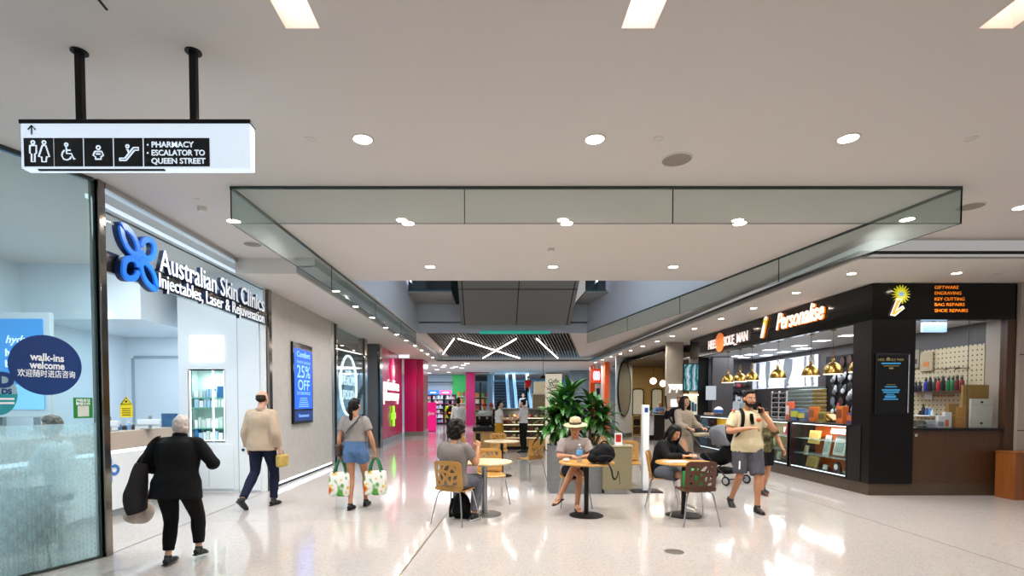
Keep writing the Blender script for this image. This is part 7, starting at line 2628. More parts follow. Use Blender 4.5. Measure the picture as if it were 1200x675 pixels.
            for sx in (-1, 1):
                mb.tube([P(.05 * sx, .03, .08), P(.083 * sx, .02, .0), P(.088 * sx, .01, -.1), P(.085 * sx, .0, -.2), P(.07 * sx, -.02, -.27)], [(.018, .03), (.018, .045), (.022, .05), (.022, .05), (.012, .03)], 8, k=2, side=R_ @ V((1, 0, 0)))
            mb.tube([P(0, -.07, .06), P(0, -.105, -.06), P(0, -.1, -.2), P(0, -.09, -.3)], [(.07, .04), (.085, .045), (.085, .04), (.06, .02)], 10, k=2, side=R_ @ V((1, 0, 0)))
        elif style == 'longback':
            E((0, .015, .085), (.076, .066, .048))
            mb.tube([P(0, -.07, .06), P(0, -.105, -.06), P(0, -.11, -.22), P(0, -.1, -.38)], [(.07, .045), (.08, .05), (.075, .042), (.035, .02)], 10, k=2, side=R_ @ V((1, 0, 0)))
        if kw.get('beard'):
            b = MB()
            for c, r in (((0, .045, -.085), (.054, .052, .04)), ((.05, .02, -.05), (.018, .03, .05)), ((-.05, .02, -.05), (.018, .03, .05)), ((0, .082, -.049), (.03, .014, .007)), ((0, .07, -.095), (.03, .024, .026))):
                b.ell(P(*c), tuple(q * k for q in r), 12, 8, R_)
            link('beard', fuse(b, .007, 2, disp=.003, dsc=50), m, s.t, world=False, smooth=80, fix=False)
        me = fuse(mb, vx, 2, disp=dsp, dsc=dsc)
        link('hair', me, m, s.t, world=False, smooth=80, fix=False)
        return s

    def top(s, m, sleeve=.25, hem=-.15, ex=.02, name='shirt', sex=.018, w=1., d=1., flare=0., collar=False, neck=.92, vox=None, belly=0.):
        """sleeve: fraction of the arm covered; hem: along pelvis->chest (negative = below the pelvis)"""
        mb = MB()
        j = s.J
        P, C, N = j['pelvis'], j['chest'], j['neck']
        secs = []
        full = s.sec(ex, w, d)
        up = C - P
        ts = [-.32, -.12, .08, .45, .75]
        hp = P + up * hem
        r0 = full[1][1] if hem < 0 else full[2][1]
        secs.append((hp, (r0[0] + flare, r0[1] + flare * .8), s.rh))
        for t, se in zip(ts, full[:5]):
            if t < -.2 and hem < t:
                se = (se[0], full[1][1], se[2])
            if t > hem + .08:
                f = flare * max(0, 1 - (t - hem) / 1.0)
                secs.append((se[0] + s.rs.cross(UZ) * 0, (se[1][0] + f, se[1][1] + f * .7 + belly * (1 - abs(t - .3))), se[2]))
        for t, se in zip((0, .38, .66, .86, 1.0), full[5:]):
            if t <= neck:
                secs.append(se)
        s.loft(mb, secs, 18, 3)
        # shoulder yoke
        for L in 'LR':
            sh = j['sh' + L]
            mb.tube([N - V((0, 0, .042 * s.k)), lerp(N, sh, .5) - V((0, 0, .022 * s.k)), sh], [.044 * s.k + ex * .6, .045 * s.k + ex * .75, .046 * s.k + ex * .8], 10)
            if sleeve:
                a = s.arm(L, ex * .75 if sleeve > .6 else sex, sleeve)
                s.tb(mb, a, 12)
        vx = vox or max(.010, s.vox * 1.3)
        me = fuse(mb, vx, 5, disp=.006, dsc=9)
        o = link(name, me, m, s.t, world=False, smooth=80, fix=False)
        if collar:
            c = N + V((0, 0, -.012))
            cm_ = MB()
            pts, rr = [], []
            fw = UZ.cross(s.rs)
            for q in range(13):
                a = PI * (.5 + .22) + (2 * PI - PI * .44) * q / 12
                pts.append(c + s.rs * math.cos(a) * .075 * s.k - fw * (-math.sin(a) * .075 * s.k) * 1 + V((0, 0, -.012 * math.sin(a))))
            cm_.tube(pts, [(.007, .024)] * 13, 6, side=UZ.cross(s.rs))
            cm_.build('collar', m if collar is True else collar, o, world=False)
        return o

    def bottom(s, m, upto=1., ex=.014, flare=0., name='trousers', waist=.25, vox=None):
        mb = MB()
        full = s.sec(ex * .7)
        P, C = s.J['pelvis'], s.J['chest']
        secs = [x for x in full[:3]]
        secs.append((P + (C - P) * waist, full[2][1], s.rh))
        s.loft(mb, secs, 16, 2)
        for L in 'LR':
            s.tb(mb, s.leg(L, ex, upto, flare), 12)
        me = fuse(mb, vox or max(.010, s.vox * 1.3), 4, disp=.005, dsc=10)
        return link(name, me, m, s.t, world=False, smooth=80, fix=False)

    def skirt(s, m, top, length, ex=.02, flare=.08, name='skirt', back=0.):
        mb = MB()
        full = s.sec(ex)
        P, C = s.J['pelvis'], s.J['chest']
        secs = [(P + V((0, 0, -length)), (full[1][1][0] + flare, full[1][1][1] + flare), s.rh), (P + V((0, 0, -length * .5)), (full[1][1][0] + flare * .55, full[1][1][1] + flare * .5), s.rh), full[1], full[2], (P + (C - P) * top, full[3][1], s.rh)]
        s.loft(mb, secs, 18, 3)
        me = fuse(mb, .012, 4, disp=.008, dsc=8)
        return link(name, me, m, s.t, world=False, smooth=80, fix=False)

    def shoes(s, m, sole=None, kind='shoe', h=.0):
        k = s.k
        for L in 'LR':
            a, d, up, rt = s.foot_axes(L)
            fo = .082 * k
            if kind == 'flipflop':
                g = MB().tube([a - d * .075 * k - up * .078 * k, a + d * .05 * k - up * .078 * k, a + d * .15 * k - up * .078 * k, a + d * .235 * k - up * .078 * k], [(.03 * k, .009), (.034 * k, .009), (.046 * k, .009), (.026 * k, .009)], 10, side=rt, k=2)
                o = g.build('sandal', m, s.t, world=False)
                MB().tube([a + d * .07 * k - up * .07 * k + rt * .042 * k, a + d * .1 * k - up * .032 * k + rt * .02 * k, a + d * .16 * k - up * .052 * k, a + d * .1 * k - up * .032 * k - rt * .02 * k, a + d * .07 * k - up * .07 * k - rt * .042 * k], .007, 6, k=2).build('strap', m, o, world=False)
                continue
            g = MB()
            g.tube([a - d * .075 * k - up * .045 * k, a - d * .03 * k - up * .04 * k, a + d * .05 * k - up * .045 * k, a + d * .12 * k - up * .055 * k, a + d * .185 * k - up * .062 * k], [(.028 * k, .032 * k), (.036 * k, .042 * k), (.039 * k, .038 * k), (.045 * k, .028 * k), (.03 * k, .018 * k)], 12, side=rt, k=3)
            g.tube([a + up * .02 * k, a - up * .05 * k], [.042 * k, .044 * k], 10)
            o = link('shoe', fuse(g, .008, 3), m, s.t, world=False, smooth=80, fix=False)
            q = MB().tube([a - d * .085 * k - up * .077 * k, a + d * .0 * k - up * .077 * k, a + d * .12 * k - up * .077 * k, a + d * .205 * k - up * .077 * k], [(.03 * k, .009), (.038 * k, .010), (.047 * k, .010), (.026 * k, .009)], 12, side=rt, k=3)
            q.build('sole', sole or m, o, world=False)
        return s


def W(t, p):
    """a point of a person's local frame in the world"""
    return wmat(t) @ V(p)


MC = lambda n, c, **k: M('cloth_' + n, c, k.pop('rough', .85), var=k.pop('var', .07), vs=k.pop('vs', 7), bump=k.pop('bump', .25), bs=k.pop('bs', 14), spec=.2, **k)
h_black = M('hair_black', '#0a0807', .6, var=.3, vs=40, spec=.25)
h_dbrown = M('hair_dark_brown', '#170e0a', .65, var=.3, vs=40, spec=.25)
h_brown = M('hair_brown', '#281910', .6, var=.3, vs=40, spec=.25)
h_white = M('hair_white', '#c9bcb4', .6, var=.12, vs=30)
h_grey = M('hair_grey', '#8e8680', .6, var=.15, vs=30)
m_shblk = M('shoe_black', '#131314', .5, var=.1)
m_shwht = M('shoe_white', '#d5d0c8', .6, var=.05)

# 1. white haired woman in black walking away past the clinic
p = atZ(198, 662, 0)
J = dict(pelvis=(0, 0, .80), chest=(.0, .04, 1.04), neck=(0, .08, 1.235), head=(0, .125, 1.335),
         shL=(-.18, .05, 1.19), elL=(-.31, .0, .97), wrL=(-.20, .20, .90), shR=(.18, .05, 1.19), elR=(.33, .02, .99), wrR=(.24, .22, .95),
         hipL=(-.09, 0, .77), knL=(-.10, .10, .42), anL=(-.10, .02, .085), hipR=(.09, 0, .77), knR=(.115, .18, .445), anR=(.12, .17, .125))
A = Person('white haired woman in black walking away with a dark bag on her shoulder', (p.x + .1, p.y - .02), R(6), 1.48, 'fair', J, pitch=-.1, build=1.1)
A.toe = {'R': (.05, .95, -.15)}
A.body({'L': dict(curl=.6, normal=(1, 0, 0)), 'R': dict(curl=.6, normal=(-1, 0, 0))}).hair(h_white, 'old').shoes(m_shblk)
mk = MC('black_knit', '#0e0d0f')
A.top(mk, .82, -.62, .035, 'jumper', w=1.14, d=1.2, flare=.03, neck=1.0)
MB().tube([A.J['neck'] - V((0, 0, .03)), A.J['neck'] + V((0, .015, .035))], [.075, .064], 14).build('collar', mk, A.t, world=False)
A.bottom(MC('black_trouser', '#0c0b0c'), .92, .022)
bg = thing('shoulder_bag', 'long dark grey shoulder bag hanging at the left side of the white haired woman', 'bag', W(A.t, (-.27, .0, .66)), A.t.rotation_euler.z)
m_gb = MC('bag_grey', '#2b282c')
b_ = MB().tube([(-.02, -.03, .34), (-.05, -.05, .16), (-.07, -.06, -.0), (-.06, -.05, -.12)], [(.05, .08), (.07, .13), (.085, .15), (.07, .13)], 12, side=(1, 0, 0), k=3)
link('body', fuse(b_, .012, 4, disp=.006), m_gb, bg, world=False, fix=False)
MB().tube([(-.02, .02, .32), (.03, .03, .5), (.10, .04, .585), (.06, -.06, .52), (-.02, -.1, .3)], [(.02, .006)] * 5, 8, k=3, side=(0, 1, 0)).build('strap', m_gb, bg, world=False)
c2 = thing('carrier_bag', 'crumpled pale carrier bag held low beside the white haired woman', 'bag', W(A.t, (-.36, .02, .46)), A.t.rotation_euler.z)
b_ = MB().ell((0, .05, .06), (.09, .14, .12), 14, 9).ell((-.05, .02, .02), (.08, .12, .08), 12, 8).ell((.0, .12, .15), (.05, .07, .09), 10, 7)
link('body', fuse(b_, .012, 2, disp=.025, dsc=9), M('carrier_pale', '#b7a99b', .5, var=.25, vs=9), c2, world=False, fix=False)
MB().tube([(.02, .12, .2), (.1, .2, .36), (.16, .2, .44)], [(.02, .006)] * 3, 6, k=2).build('handle', MATS['carrier_pale'], c2, world=False)

# 2. man in the beige jacket
p = atZ(317, 592, 0)
J = dict(anR=(.10, .12, .085), knR=(.10, .16, .50), anL=(-.10, -.36, .17), knL=(-.105, -.03, .52), elL=(-.25, -.04, 1.12), wrL=(-.25, .03, .87), elR=(.26, -.08, 1.13), wrR=(.27, .0, .88))
B = Person('balding man in a beige jacket and navy trousers walking away along the clinic', (p.x - .07, p.y - .1), R(-8), 1.75, 'fair', J, pitch=-.05)
B.toe = {'L': (0, .8, -.6)}
B.body({'L': dict(curl=.5), 'R': dict(curl=.7)}).hair(h_brown, 'balding').shoes(m_shblk)
B.top(MC('beige_jacket', '#b39f89'), .93, -.32, .038, 'jacket', w=1.12, d=1.1, flare=.012, collar=True)
B.bottom(MC('navy', '#161d33'), .97, .018, .006)
yb = thing('paper_bag', 'yellowish folded bag in the right hand of the man in beige', 'bag', W(B.t, (.28, .05, .62)), B.t.rotation_euler.z)
MB().box(-.05, .05, -.1, .14, -.02, .17).build('body', M('bag_yellow', '#b59a4e', .6, var=.25, vs=9), yb, world=False, bevel=.03)
MB().tube([(0, -.02, .16), (-.01, -.03, .22), (-.01, .05, .22), (0, .06, .16)], .007, 6, k=2).build('handle', MATS['bag_yellow'], yb, world=False)

# 3. woman with two shopping bags
p = atZ(412, 597, 0)
J = dict(anL=(-.075, -.03, .085), knL=(-.08, .05, .49), anR=(.085, .26, .10), knR=(.09, .22, .51), elL=(-.24, -.03, 1.13), wrL=(-.25, .02, .88), elR=(.27, -.03, 1.13), wrR=(.30, .06, .90), shL=(-.165, -.01, 1.42), shR=(.165, -.01, 1.42))
k_ = 1.63 / 1.75
J = {a: tuple(q * k_ for q in b) for a, b in J.items()}
C = Person('dark haired woman in grey tee and denim shorts walking away with two shopping bags', (p.x + .06, p.y), R(-4), 1.63, 'tan', J, yaw=-.15)
C.body({'L': dict(curl=1.0, dirv=(0, .1, -1)), 'R': dict(curl=1.0, dirv=(0, .1, -1))}).hair(h_black, 'pony').shoes(m_shblk, M('sole_dark', '#1d1d1e', .6))
C.top(MC('tee_grey', '#8d8884'), .3, .42, .026, 'tee', sex=.03)
C.bottom(MC('denim', '#54739b', var=.15), .20, .026, .03, 'denim_shorts', .52)
MB().tube([W(C.t, q) for q in [(-.2, .0, 1.0), (-.1, -.135, 1.13), (.06, -.135, 1.3), (.12, -.05, 1.40), (.1, .08, 1.3), (-.1, .15, 1.1), (-.2, .0, 1.0)]], [(.006, .016)] * 7, 6, k=3).build('bag_strap', M('strap_dark', '#2b2622', .5), C.t)
cb = thing('handbag', 'small brown crossbody handbag at the left hip of the woman in denim shorts', 'bag', W(C.t, (-.24, .0, .86)), C.t.rotation_euler.z)
MB().box(-.04, .04, -.09, .09, -.08, .1).build('body', M('bag_brown', '#3b2a20', .5, var=.1), cb, world=False, bevel=.02)
MB().box(-.045, .045, -.092, .092, .03, .1).build('flap', M('bag_brown2', '#46332a', .5, var=.1), cb, world=False, bevel=.02)


def print_mat():
    m = M('bag_fruit_print', '#dcdcd4', .55, var=0)
    nt = m.node_tree
    b = nt.nodes['Principled BSDF']
    tc = nt.nodes.new('ShaderNodeTexCoord')
    n = nt.nodes.new('ShaderNodeTexNoise')
    n.inputs['Scale'].default_value = 7
    n.inputs['Detail'].default_value = 1
    nt.links.new(tc.outputs['Object'], n.inputs['Vector'])
    cr = nt.nodes.new('ShaderNodeValToRGB')
    e = cr.color_ramp.elements
    e[0].position, e[0].color = .36, lin('#4f9a35')
    e[1].position, e[1].color = .7, lin('#c8431f')
    for p_, c_ in ((.42, '#dfe0d8'), (.56, '#e0e0d9'), (.6, '#d9b22a'), (.65, '#d9792a')):
        x = e.new(p_)
        x.color = lin(c_)
    nt.links.new(n.outputs['Fac'], cr.inputs['Fac'])
    nt.links.new(cr.outputs['Color'], b.inputs['Base Color'])
    return m


m_fp = print_mat()
m_grn = M('bag_green_handle', '#1d6a3c', .6, var=.05)
for L, lb in (('L', 'white fruit print shopping bag with green handles in her left hand, nearer the grey wall'), ('R', 'white fruit print shopping bag with green handles in her right hand, nearer the pharmacy')):
    w, fd, nrm, ac = C.hands[L]
    g = w + V((0, 0.02, -.075))
    t = thing('shopping_bag', lb, 'bag', W(C.t, g), C.t.rotation_euler.z, None)
    bb = MB()
    zt_, zb_ = -.2, -.55
    vs = []
    for z, hx, hy in ((zb_, .085, .14), (zb_ + .05, .095, .155), (-.32, .085, .155), (zt_, .05, .15)):
        vs += [(-hx, -hy, z), (hx, -hy, z), (hx, hy, z), (-hx, hy, z)]
    fs = [(0, 3, 2, 1), (12, 13, 14, 15)]
    for i in range(3):
        for q in range(4):
            fs.append((i * 4 + q, i * 4 + (q + 1) % 4, i * 4 + 4 + (q + 1) % 4, i * 4 + 4 + q))
    # turn the broad side towards the viewer
    bb.add([(y, x, z) for x, y, z in vs], fs)
    bb.build('body', m_fp, t, world=False, bevel=.015)
    MB().tube([(-.15, 0, zb_ + .02), (0, -.09, zb_ + .02), (.15, 0, zb_ + .02), (0, .09, zb_ + .02), (-.15, 0, zb_ + .02)], .01, 6).build('base_trim', m_grn, t, world=False)
    for sy in (-1, 1):
        MB().tube([(-.09, .05 * sy, zt_ - .03), (-.06, .03 * sy, -.1), (0, .008 * sy, .0), (.06, .03 * sy, -.1), (.09, .05 * sy, zt_ - .03)], [(.016, .006)] * 5, 6, k=3).build('handle', m_grn, t, world=False)

# ---- seated figures
SIT = dict(pelvis=(0, -.07, .55), chest=(0, -.05, .83), neck=(0, -.02, 1.06), head=(0, .03, 1.205),
           shL=(-.18, -.03, 1.0), shR=(.18, -.03, 1.0), elL=(-.23, .08, .76), elR=(.23, .08, .76), wrL=(-.16, .30, .80), wrR=(.16, .30, .80),
           hipL=(-.09, -.03, .53), hipR=(.09, -.03, .53), knL=(-.12, .38, .52), knR=(.12, .38, .52), anL=(-.12, .34, .085), anR=(.12, .34, .085))


def sit(**kw):
    d = dict(SIT)
    d.update(kw)
    return d


# 4. curly haired woman seen from behind
J = sit(elR=(.27, .06, .77), wrR=(.25, .16, .98), elL=(-.24, .04, .78), head=(.02, .02, 1.20), anL=(-.14, .22, .085), anR=(.16, .20, .085), knL=(-.14, .36, .53), knR=(.15, .36, .53))
D = Person('curly haired woman in grey tee sitting with her back to the camera', (C1.location.x, C1.location.y), C1.rotation_euler.z, 1.66, 'tan', J, yaw=-.5, pitch=.15, build=1.1)
D.body({'R': dict(curl=.9, dirv=(-.1, .3, 1), normal=(-.7, .7, 0)), 'L': dict(curl=.3)}).hair(h_dbrown, 'curly').shoes(m_shblk, M('sole_pale', '#c9c9c9', .6))
D.top(MC('tee_taupe', '#77706c'), .3, -.2, .03, 'tee', sex=.03, w=1.05)
D.bottom(MC('grey_print', '#5d5f68', var=.35, vs=30), .96, .024)
w, fd, nrm, ac = D.hands['R']
ph = thing('phone', 'dark phone in the raised hand of the curly haired woman', 'phone', W(D.t, w + fd * .1 + nrm * .02), D.t.rotation_euler.z)
MB().box(-.035, .035, -.005, .005, -.04, .10).build('case', m_blkm, ph, world=False, bevel=.004)
MB().box(-.031, .031, .005, .0065, -.034, .094).build('screen', m_blk, ph, world=False, smooth=0)

# 5. man in the straw hat, legs crossed
cl = C8.location
J = sit(pelvis=(0, -.07, .55), chest=(0, -.02, .82), neck=(.0, .04, 1.05), head=(0.0, .10, 1.18), shL=(-.18, .02, .985), shR=(.18, .02, .985), elL=(-.24, .16, .77), elR=(.25, .12, .76), wrL=(-.08, .30, .78), wrR=(.12, .32, .79),
        hipR=(.09, -.03, .54), hipL=(-.09, -.03, .54), knR=(-.02, .42, .55), anR=(.03, .46, .10), knL=(.05, .40, .67), anL=(.28, .52, .25))
E_ = Person('man in straw hat and pale checked shirt sitting with crossed bare legs', (cl.x, cl.y), R(180), 1.76, 'tan', J, yaw=-.35, pitch=.22, build=1.08)
E_.toe = {'R': (-.1, 1, 0), 'L': (.5, .8, -.12)}
E_.body({'L': dict(curl=.6, normal=(0, 0, -1)), 'R': dict(curl=.5, normal=(0, 0, -1))}, barefoot=True).hair(h_grey, 'balding').brows(h_grey).shoes(M('sandal_brown', '#2b1a14', .6), kind='flipflop')
E_.top(MC('shirt_check', '#958a87', var=.12, vs=40), .38, -.2, .028, 'shirt', sex=.024, w=1.02, belly=.02, collar=True)
E_.bottom(MC('shorts_black', '#131317'), .36, .024, .02, 'shorts')
hm = M('straw', '#bfae88', .7, var=.15, vs=50, bump=.3, bs=90)
ht = MB()
Hh = E_.H @ Matrix.Rotation(.05, 3, 'X')
c = E_.P(0, -.01, .075)
ht.lathe([(.083, -.02), (.17, -.025), (.178, -.02), (.17, -.012), (.092, .0), (.086, .05), (.076, .085), (.05, .10), (0, .092)], c, 28, Hh)
o = ht.build('straw_hat', hm, E_.t, world=False, smooth=60)
MB().lathe([(.094, .0), (.0915, .03)], c, 28, Hh).build('hat_band', M('hat_band', '#4b463c', .6), o, world=False)

# 6. dark haired woman in the black jacket
cl = C6.location
J = sit(pelvis=(0, -.07, .55), chest=(0, .0, .80), neck=(0, .10, 1.01), head=(0, .18, 1.12), shL=(-.17, .07, .96), shR=(.17, .07, .96), elL=(-.22, .22, .77), elR=(.22, .2, .77), wrL=(-.10, .40, .795), wrR=(.10, .40, .795), anL=(-.10, .30, .085), anR=(.12, .40, .085), knL=(-.10, .38, .51), knR=(.13, .40, .51))
F_ = Person('long haired woman in black jacket and grey skirt reading at the table', (cl.x, cl.y), R(-138), 1.62, 'warm', J, yaw=-.35, pitch=.42)
F_.body({'L': dict(curl=.4, normal=(0, 0, -1)), 'R': dict(curl=.4, normal=(0, 0, -1))}).hair(h_black, 'long').brows(h_black).shoes(m_shwht, m_shwht)
F_.top(MC('jacket_black', '#121214'), .92, -.15, .034, 'jacket', w=1.06)
F_.bottom(MC('skirt_grey', '#5c6068'), .37, .03, .02, 'shorts')
w, fd, nrm, ac = F_.hands['L']
ph = thing('phone', 'grey phone lying flat by the hands of the woman in black', 'phone', (W(F_.t, (.02, .52, 0)).x, W(F_.t, (.02, .52, 0)).y, .757), R(-60))
MB().box(-.038, .038, -.075, .075, 0, .009).build('case', M('phone_grey', '#4a4e58', .3), ph, world=False, bevel=.003)
MB().box(-.034, .034, -.07, .07, .009, .0105).build('screen', m_blk, ph, world=False, smooth=0)

# 7. bearded man on the phone, walking towards the camera
p = atZ(885, 600, 0)
k_ = 1.74 / 1.75
J = dict(pelvis=(0, 0, .95), chest=(0, .02, 1.25), anL=(-.09, .16, .085), knL=(-.095, .14, .51), anR=(.12, -.26, .12), knR=(.11, .03, .52),
         shR=(.185, .0, 1.41), elR=(.30, .06, 1.16), wrR=(.06, .27, 1.22), shL=(-.185, 0, 1.415), elL=(-.32, .14, 1.18), wrL=(-.17, .12, 1.42), head=(.0, .06, 1.635))
J = {a: tuple(q * k_ for q in b) for a, b in J.items()}
G_ = Person('bearded man in cream jersey and grey shorts walking with a phone at his ear', (p.x - .06, p.y + .14), R(176), 1.74, 'tan', J, yaw=.12, pitch=.05, build=1.1)
G_.toe = {'R': (0, .8, -.5)}
G_.body({'R': dict(curl=.7, dirv=(-1, .1, .05), normal=(0, -.3, -1)), 'L': dict(curl=.8, dirv=(.25, -.05, 1), normal=(.8, .1, .1))}).hair(h_dbrown, 'short', beard=True).brows(h_dbrown).shoes(m_shblk, M('sole_black', '#1b1b1c', .6))
jm = MC('jersey_cream', '#cdbf9d')
o = G_.top(jm, .32, -.28, .027, 'jersey', sex=.03, w=1.04, flare=.014, belly=.004, collar=M('collar_yellow', '#c79a2a', .7))
m_ored = M('jersey_orange', '#c8542e', .7, var=.1)
kk = G_.k
for pts in ([(-.14, .10, 1.36), (-.165, .075, 1.415), (-.19, .045, 1.455)], [(.14, .10, 1.36), (.165, .075, 1.415), (.19, .045, 1.455)]):
    pass
MB().ell((-.09 * kk, .158 * kk, 1.33 * kk), (.035, .012, .028), 10, 7).build('chest_badge', m_ored, o, world=False)
MB().ell((.22 * kk, .045 * kk, 1.47 * kk), (.03, .035, .012), 10, 6).build('shoulder_badge', m_ored, o, world=False)
G_.bottom(MC('shorts_grey', '#515158'), .47, .032, .02, 'shorts')
MB().tube([(.165 * kk, .155 * kk, .74 * kk), (.17 * kk, .16 * kk, .62 * kk)], [(.012, .004)] * 2, 6).build('shorts_print', m_card, G_.t, world=False)
MB().tube([(.115 * kk, .02, 1.49 * kk), (.12 * kk, .12, 1.43 * kk), (.125 * kk, .15, 1.33 * kk), (.14 * kk, .13, 1.2 * kk), (.17 * kk, .05, 1.08 * kk), (.16 * kk, -.1, 1.05 * kk)], [(.026, .009)] * 6, 8, k=3, side=(1, 0, 0)).build('backpack_strap', m_bpk, G_.t, world=False)
bp2 = thing('backpack', 'black backpack worn by the bearded man in the cream jersey', 'backpack', W(G_.t, (.06, -.24, 1.05 * kk)), G_.t.rotation_euler.z)
b_ = MB().ell((0, 0, .12), (.17, .1, .24), 16, 12)
link('body', fuse(b_, .012, 4, disp=.006), m_bpk, bp2, world=False, fix=False)
MB().ell((0, -.08, .04), (.12, .05, .12), 12, 8).build('pocket', m_bpk, bp2, world=False)
MB().tube([(.01 * kk, .145, 1.42 * kk), (.01 * kk, .165, 1.34 * kk), (.0, .175, 1.27 * kk)], [(.022, .006), (.03, .008), (.022, .008)], 8, side=(1, 0, 0), k=2).build('hung_sunglasses', m_blk, G_.t, world=False)
w, fd, nrm, ac = G_.hands['L']
ph = thing('phone', 'black phone held to the ear of the bearded man', 'phone', W(G_.t, w + fd * .09 + nrm * .03), G_.t.rotation_euler.z + .3)
MB().box(-.005, .005, -.035, .035, -.075, .075).build('case', m_blkm, ph, world=False, bevel=.003)
MB().box(-.0065, -.005, -.03, .03, -.07, .07).build('screen', m_blk, ph, world=False, smooth=0)

# 8. person in camouflage shirt behind him
p = atZ(902, 579, 0)
cm_ = MC('camo', '#56503a')


def camo():
    nt = cm_.node_tree
    b = nt.nodes['Principled BSDF']
    tc = nt.nodes.new('ShaderNodeTexCoord')
    n = nt.nodes.new('ShaderNodeTexNoise')
    n.inputs['Scale'].default_value = 9
    nt.links.new(tc.outputs['Object'], n.inputs['Vector'])
    cr = nt.nodes.new('ShaderNodeValToRGB')
    cr.color_ramp.interpolation = 'CONSTANT'
    e = cr.color_ramp.elements
    e[0].color, e[1].color = lin('#2c2b20'), lin('#7d7558')
    e[1].position = .6
    for p_, c_ in ((.42, '#4d4a2f'), (.52, '#5f5236')):
        x = e.new(p_)
        x.color = lin(c_)
    nt.links.new(n.outputs['Fac'], cr.inputs['Fac'])
    nt.links.new(cr.outputs['Color'], b.inputs['Base Color'])


camo()
k_ = 1.46 / 1.75
J = dict(anL=(-.07, -.12, .10), knL=(-.08, .03, .5), anR=(.09, .14, .085), knR=(.1, .14, .5), elL=(-.27, .03, 1.14), wrL=(-.31, .16, .93))
J = {a: tuple(q * k_ for q in b) for a, b in J.items()}
H_ = Person('person in camouflage tee and black shorts walking behind the bearded man', (p.x - .09, p.y + .05), R(180), 1.46, 'tan', J)
H_.body({'L': dict(curl=.4)}).hair(h_dbrown, 'short').brows(h_dbrown).shoes(m_shblk, M('sole_red', '#8a3a28', .6))
H_.top(cm_, .34, -.3, .028, 'tee', sex=.03)
H_.bottom(MC('shorts_black2', '#0f0f11'), .4, .03, .02, 'shorts')

# 9. woman with the pram, and 10. person behind her
pp = pr.location
k_ = 1.70 / 1.75
J = dict(elL=(-.24, .1, 1.15), wrL=(-.2, .34, 1.06), elR=(.24, .1, 1.15), wrR=(.2, .34, 1.06), anL=(-.09, -.2, .12), anR=(.09, .2, .085), knR=(.1, .18, .5))
J = {a: tuple(q * k_ for q in b) for a, b in J.items()}
wv = V((math.sin(R(60)), math.cos(R(60)), 0))   # travel direction of the pram
hp_ = W(pr, (0, -.9, 0))
I_ = Person('long haired woman in a beige dress pushing the grey hooded pram', (hp_.x, hp_.y), R(-152), 1.70, 'warm', J, yaw=-.05, pitch=-.12, vox=.009)
I_.body({'L': dict(curl=.9, dirv=(0, 1, 0), normal=(0, 0, -1)), 'R': dict(curl=.9, dirv=(0, 1, 0), normal=(0, 0, -1))}).hair(h_dbrown, 'long').brows(h_dbrown).shoes(m_shwht)
be = MC('dress_beige', '#9c9080')
I_.top(be, .9, -.2, .036, 'knit_top', w=1.08, d=1.08)
I_.skirt(be, .2, .55, .03, .05, 'dress_skirt')
q = atY(797, 475, 12.6)
K_ = Person('person in black with pinned up reddish hair behind the woman with the pram', (q.x, 12.6), R(150), 1.72, 'warm', dict(elR=(.3, .12, 1.2), wrR=(.24, .2, 1.42)), vox=.011)
K_.body().hair(M('hair_reddish', '#6b4540', .5, var=.2, vs=40), 'bun').shoes(m_shblk)
K_.top(MC('black_top', '#141416'), .9, -.2, .03, 'top')
K_.bottom(MC('black_pants', '#121215'), .97, .02)

# ---- farther people
def far(lab, px, py, y, rz, h, skin, hs, hm_, topc, slv, botc, upto, J=None, hem=-.15, skirt=None, vox=.012, yaw=0., extra=None, shoe=m_shblk, z=0., tname='shirt', w=1.):
    q = atY(px, py, y)
    o = Person(lab, (q.x, y, z), rz, h, skin, J, vox=vox, yaw=yaw)
    o.body().hair(hm_, hs).shoes(shoe)
    o.top(MC(topc[0], topc[1]), slv, hem, .026, tname, sex=.026, vox=.014, w=w)
    if skirt:
        o.skirt(MC(*skirt[:2]), .25, skirt[2], .022, skirt[3])
    if botc:
        o.bottom(MC(*botc), upto, .02, vox=.014, name='trousers' if upto > .8 else 'shorts')
    return o


far('woman with long dark hair in white tee and mustard skirt at the pastry case', 585, 470, 16.2, R(-82), 1.62, 'light', 'longback', h_black, ('tee_white', '#cfcfce'), .3, None, 0, dict(elR=(.2, .08, 1.06), wrR=(.14, .3, 1.04), elL=(-.2, .08, 1.06), wrL=(-.14, .3, 1.04)), hem=.2, skirt=('mustard', '#a87a1c', .5, .03))
far('person with tied dark hair in white shirt and black trousers at the pastry case', 613.5, 470, 16.3, R(62), 1.65, 'light', 'bun', h_black, ('shirt_white', '#c9c9c8'), .4, ('trouser_black', '#101012'), .98, dict(elL=(-.22, .05, 1.08), wrL=(-.16, .28, 1.02), elR=(.22, .05, 1.08), wrR=(.14, .28, 1.06)), hem=.1, w=1.08)
far('woman in a loose white robe walking into the pharmacy', 537, 470, 17.9, R(20), 1.70, 'tan', 'bun', h_black, ('robe_white', '#d8d8d6'), .8, None, 0, dict(anL=(-.1, .1, .085), anR=(.1, -.15, .1)), hem=-.2, skirt=('robe_white', '#d8d8d6', .5, .06), tname='robe', w=1.15)
hv = far('person in a yellow safety vest with black backpack at the pharmacy entrance', 527.5, 470, 23, R(10), 1.66, 'tan', 'short', h_black, ('vest_yellow', '#b8d820'), .3, ('trouser_navy', '#1a1d2b'), .98)
bq = thing('backpack', 'black and orange backpack worn over the yellow safety vest', 'backpack', W(hv.t, (0, -.22, 1.0)), R(10))
link('body', fuse(MB().ell((0, 0, .14), (.18, .1, .27), 14, 10), .014, 3), m_bpk, bq, world=False, fix=False)
MB().box(-.1, .1, -.105, -.095, .08, .14).build('stripe', m_or, bq, world=False, smooth=0)
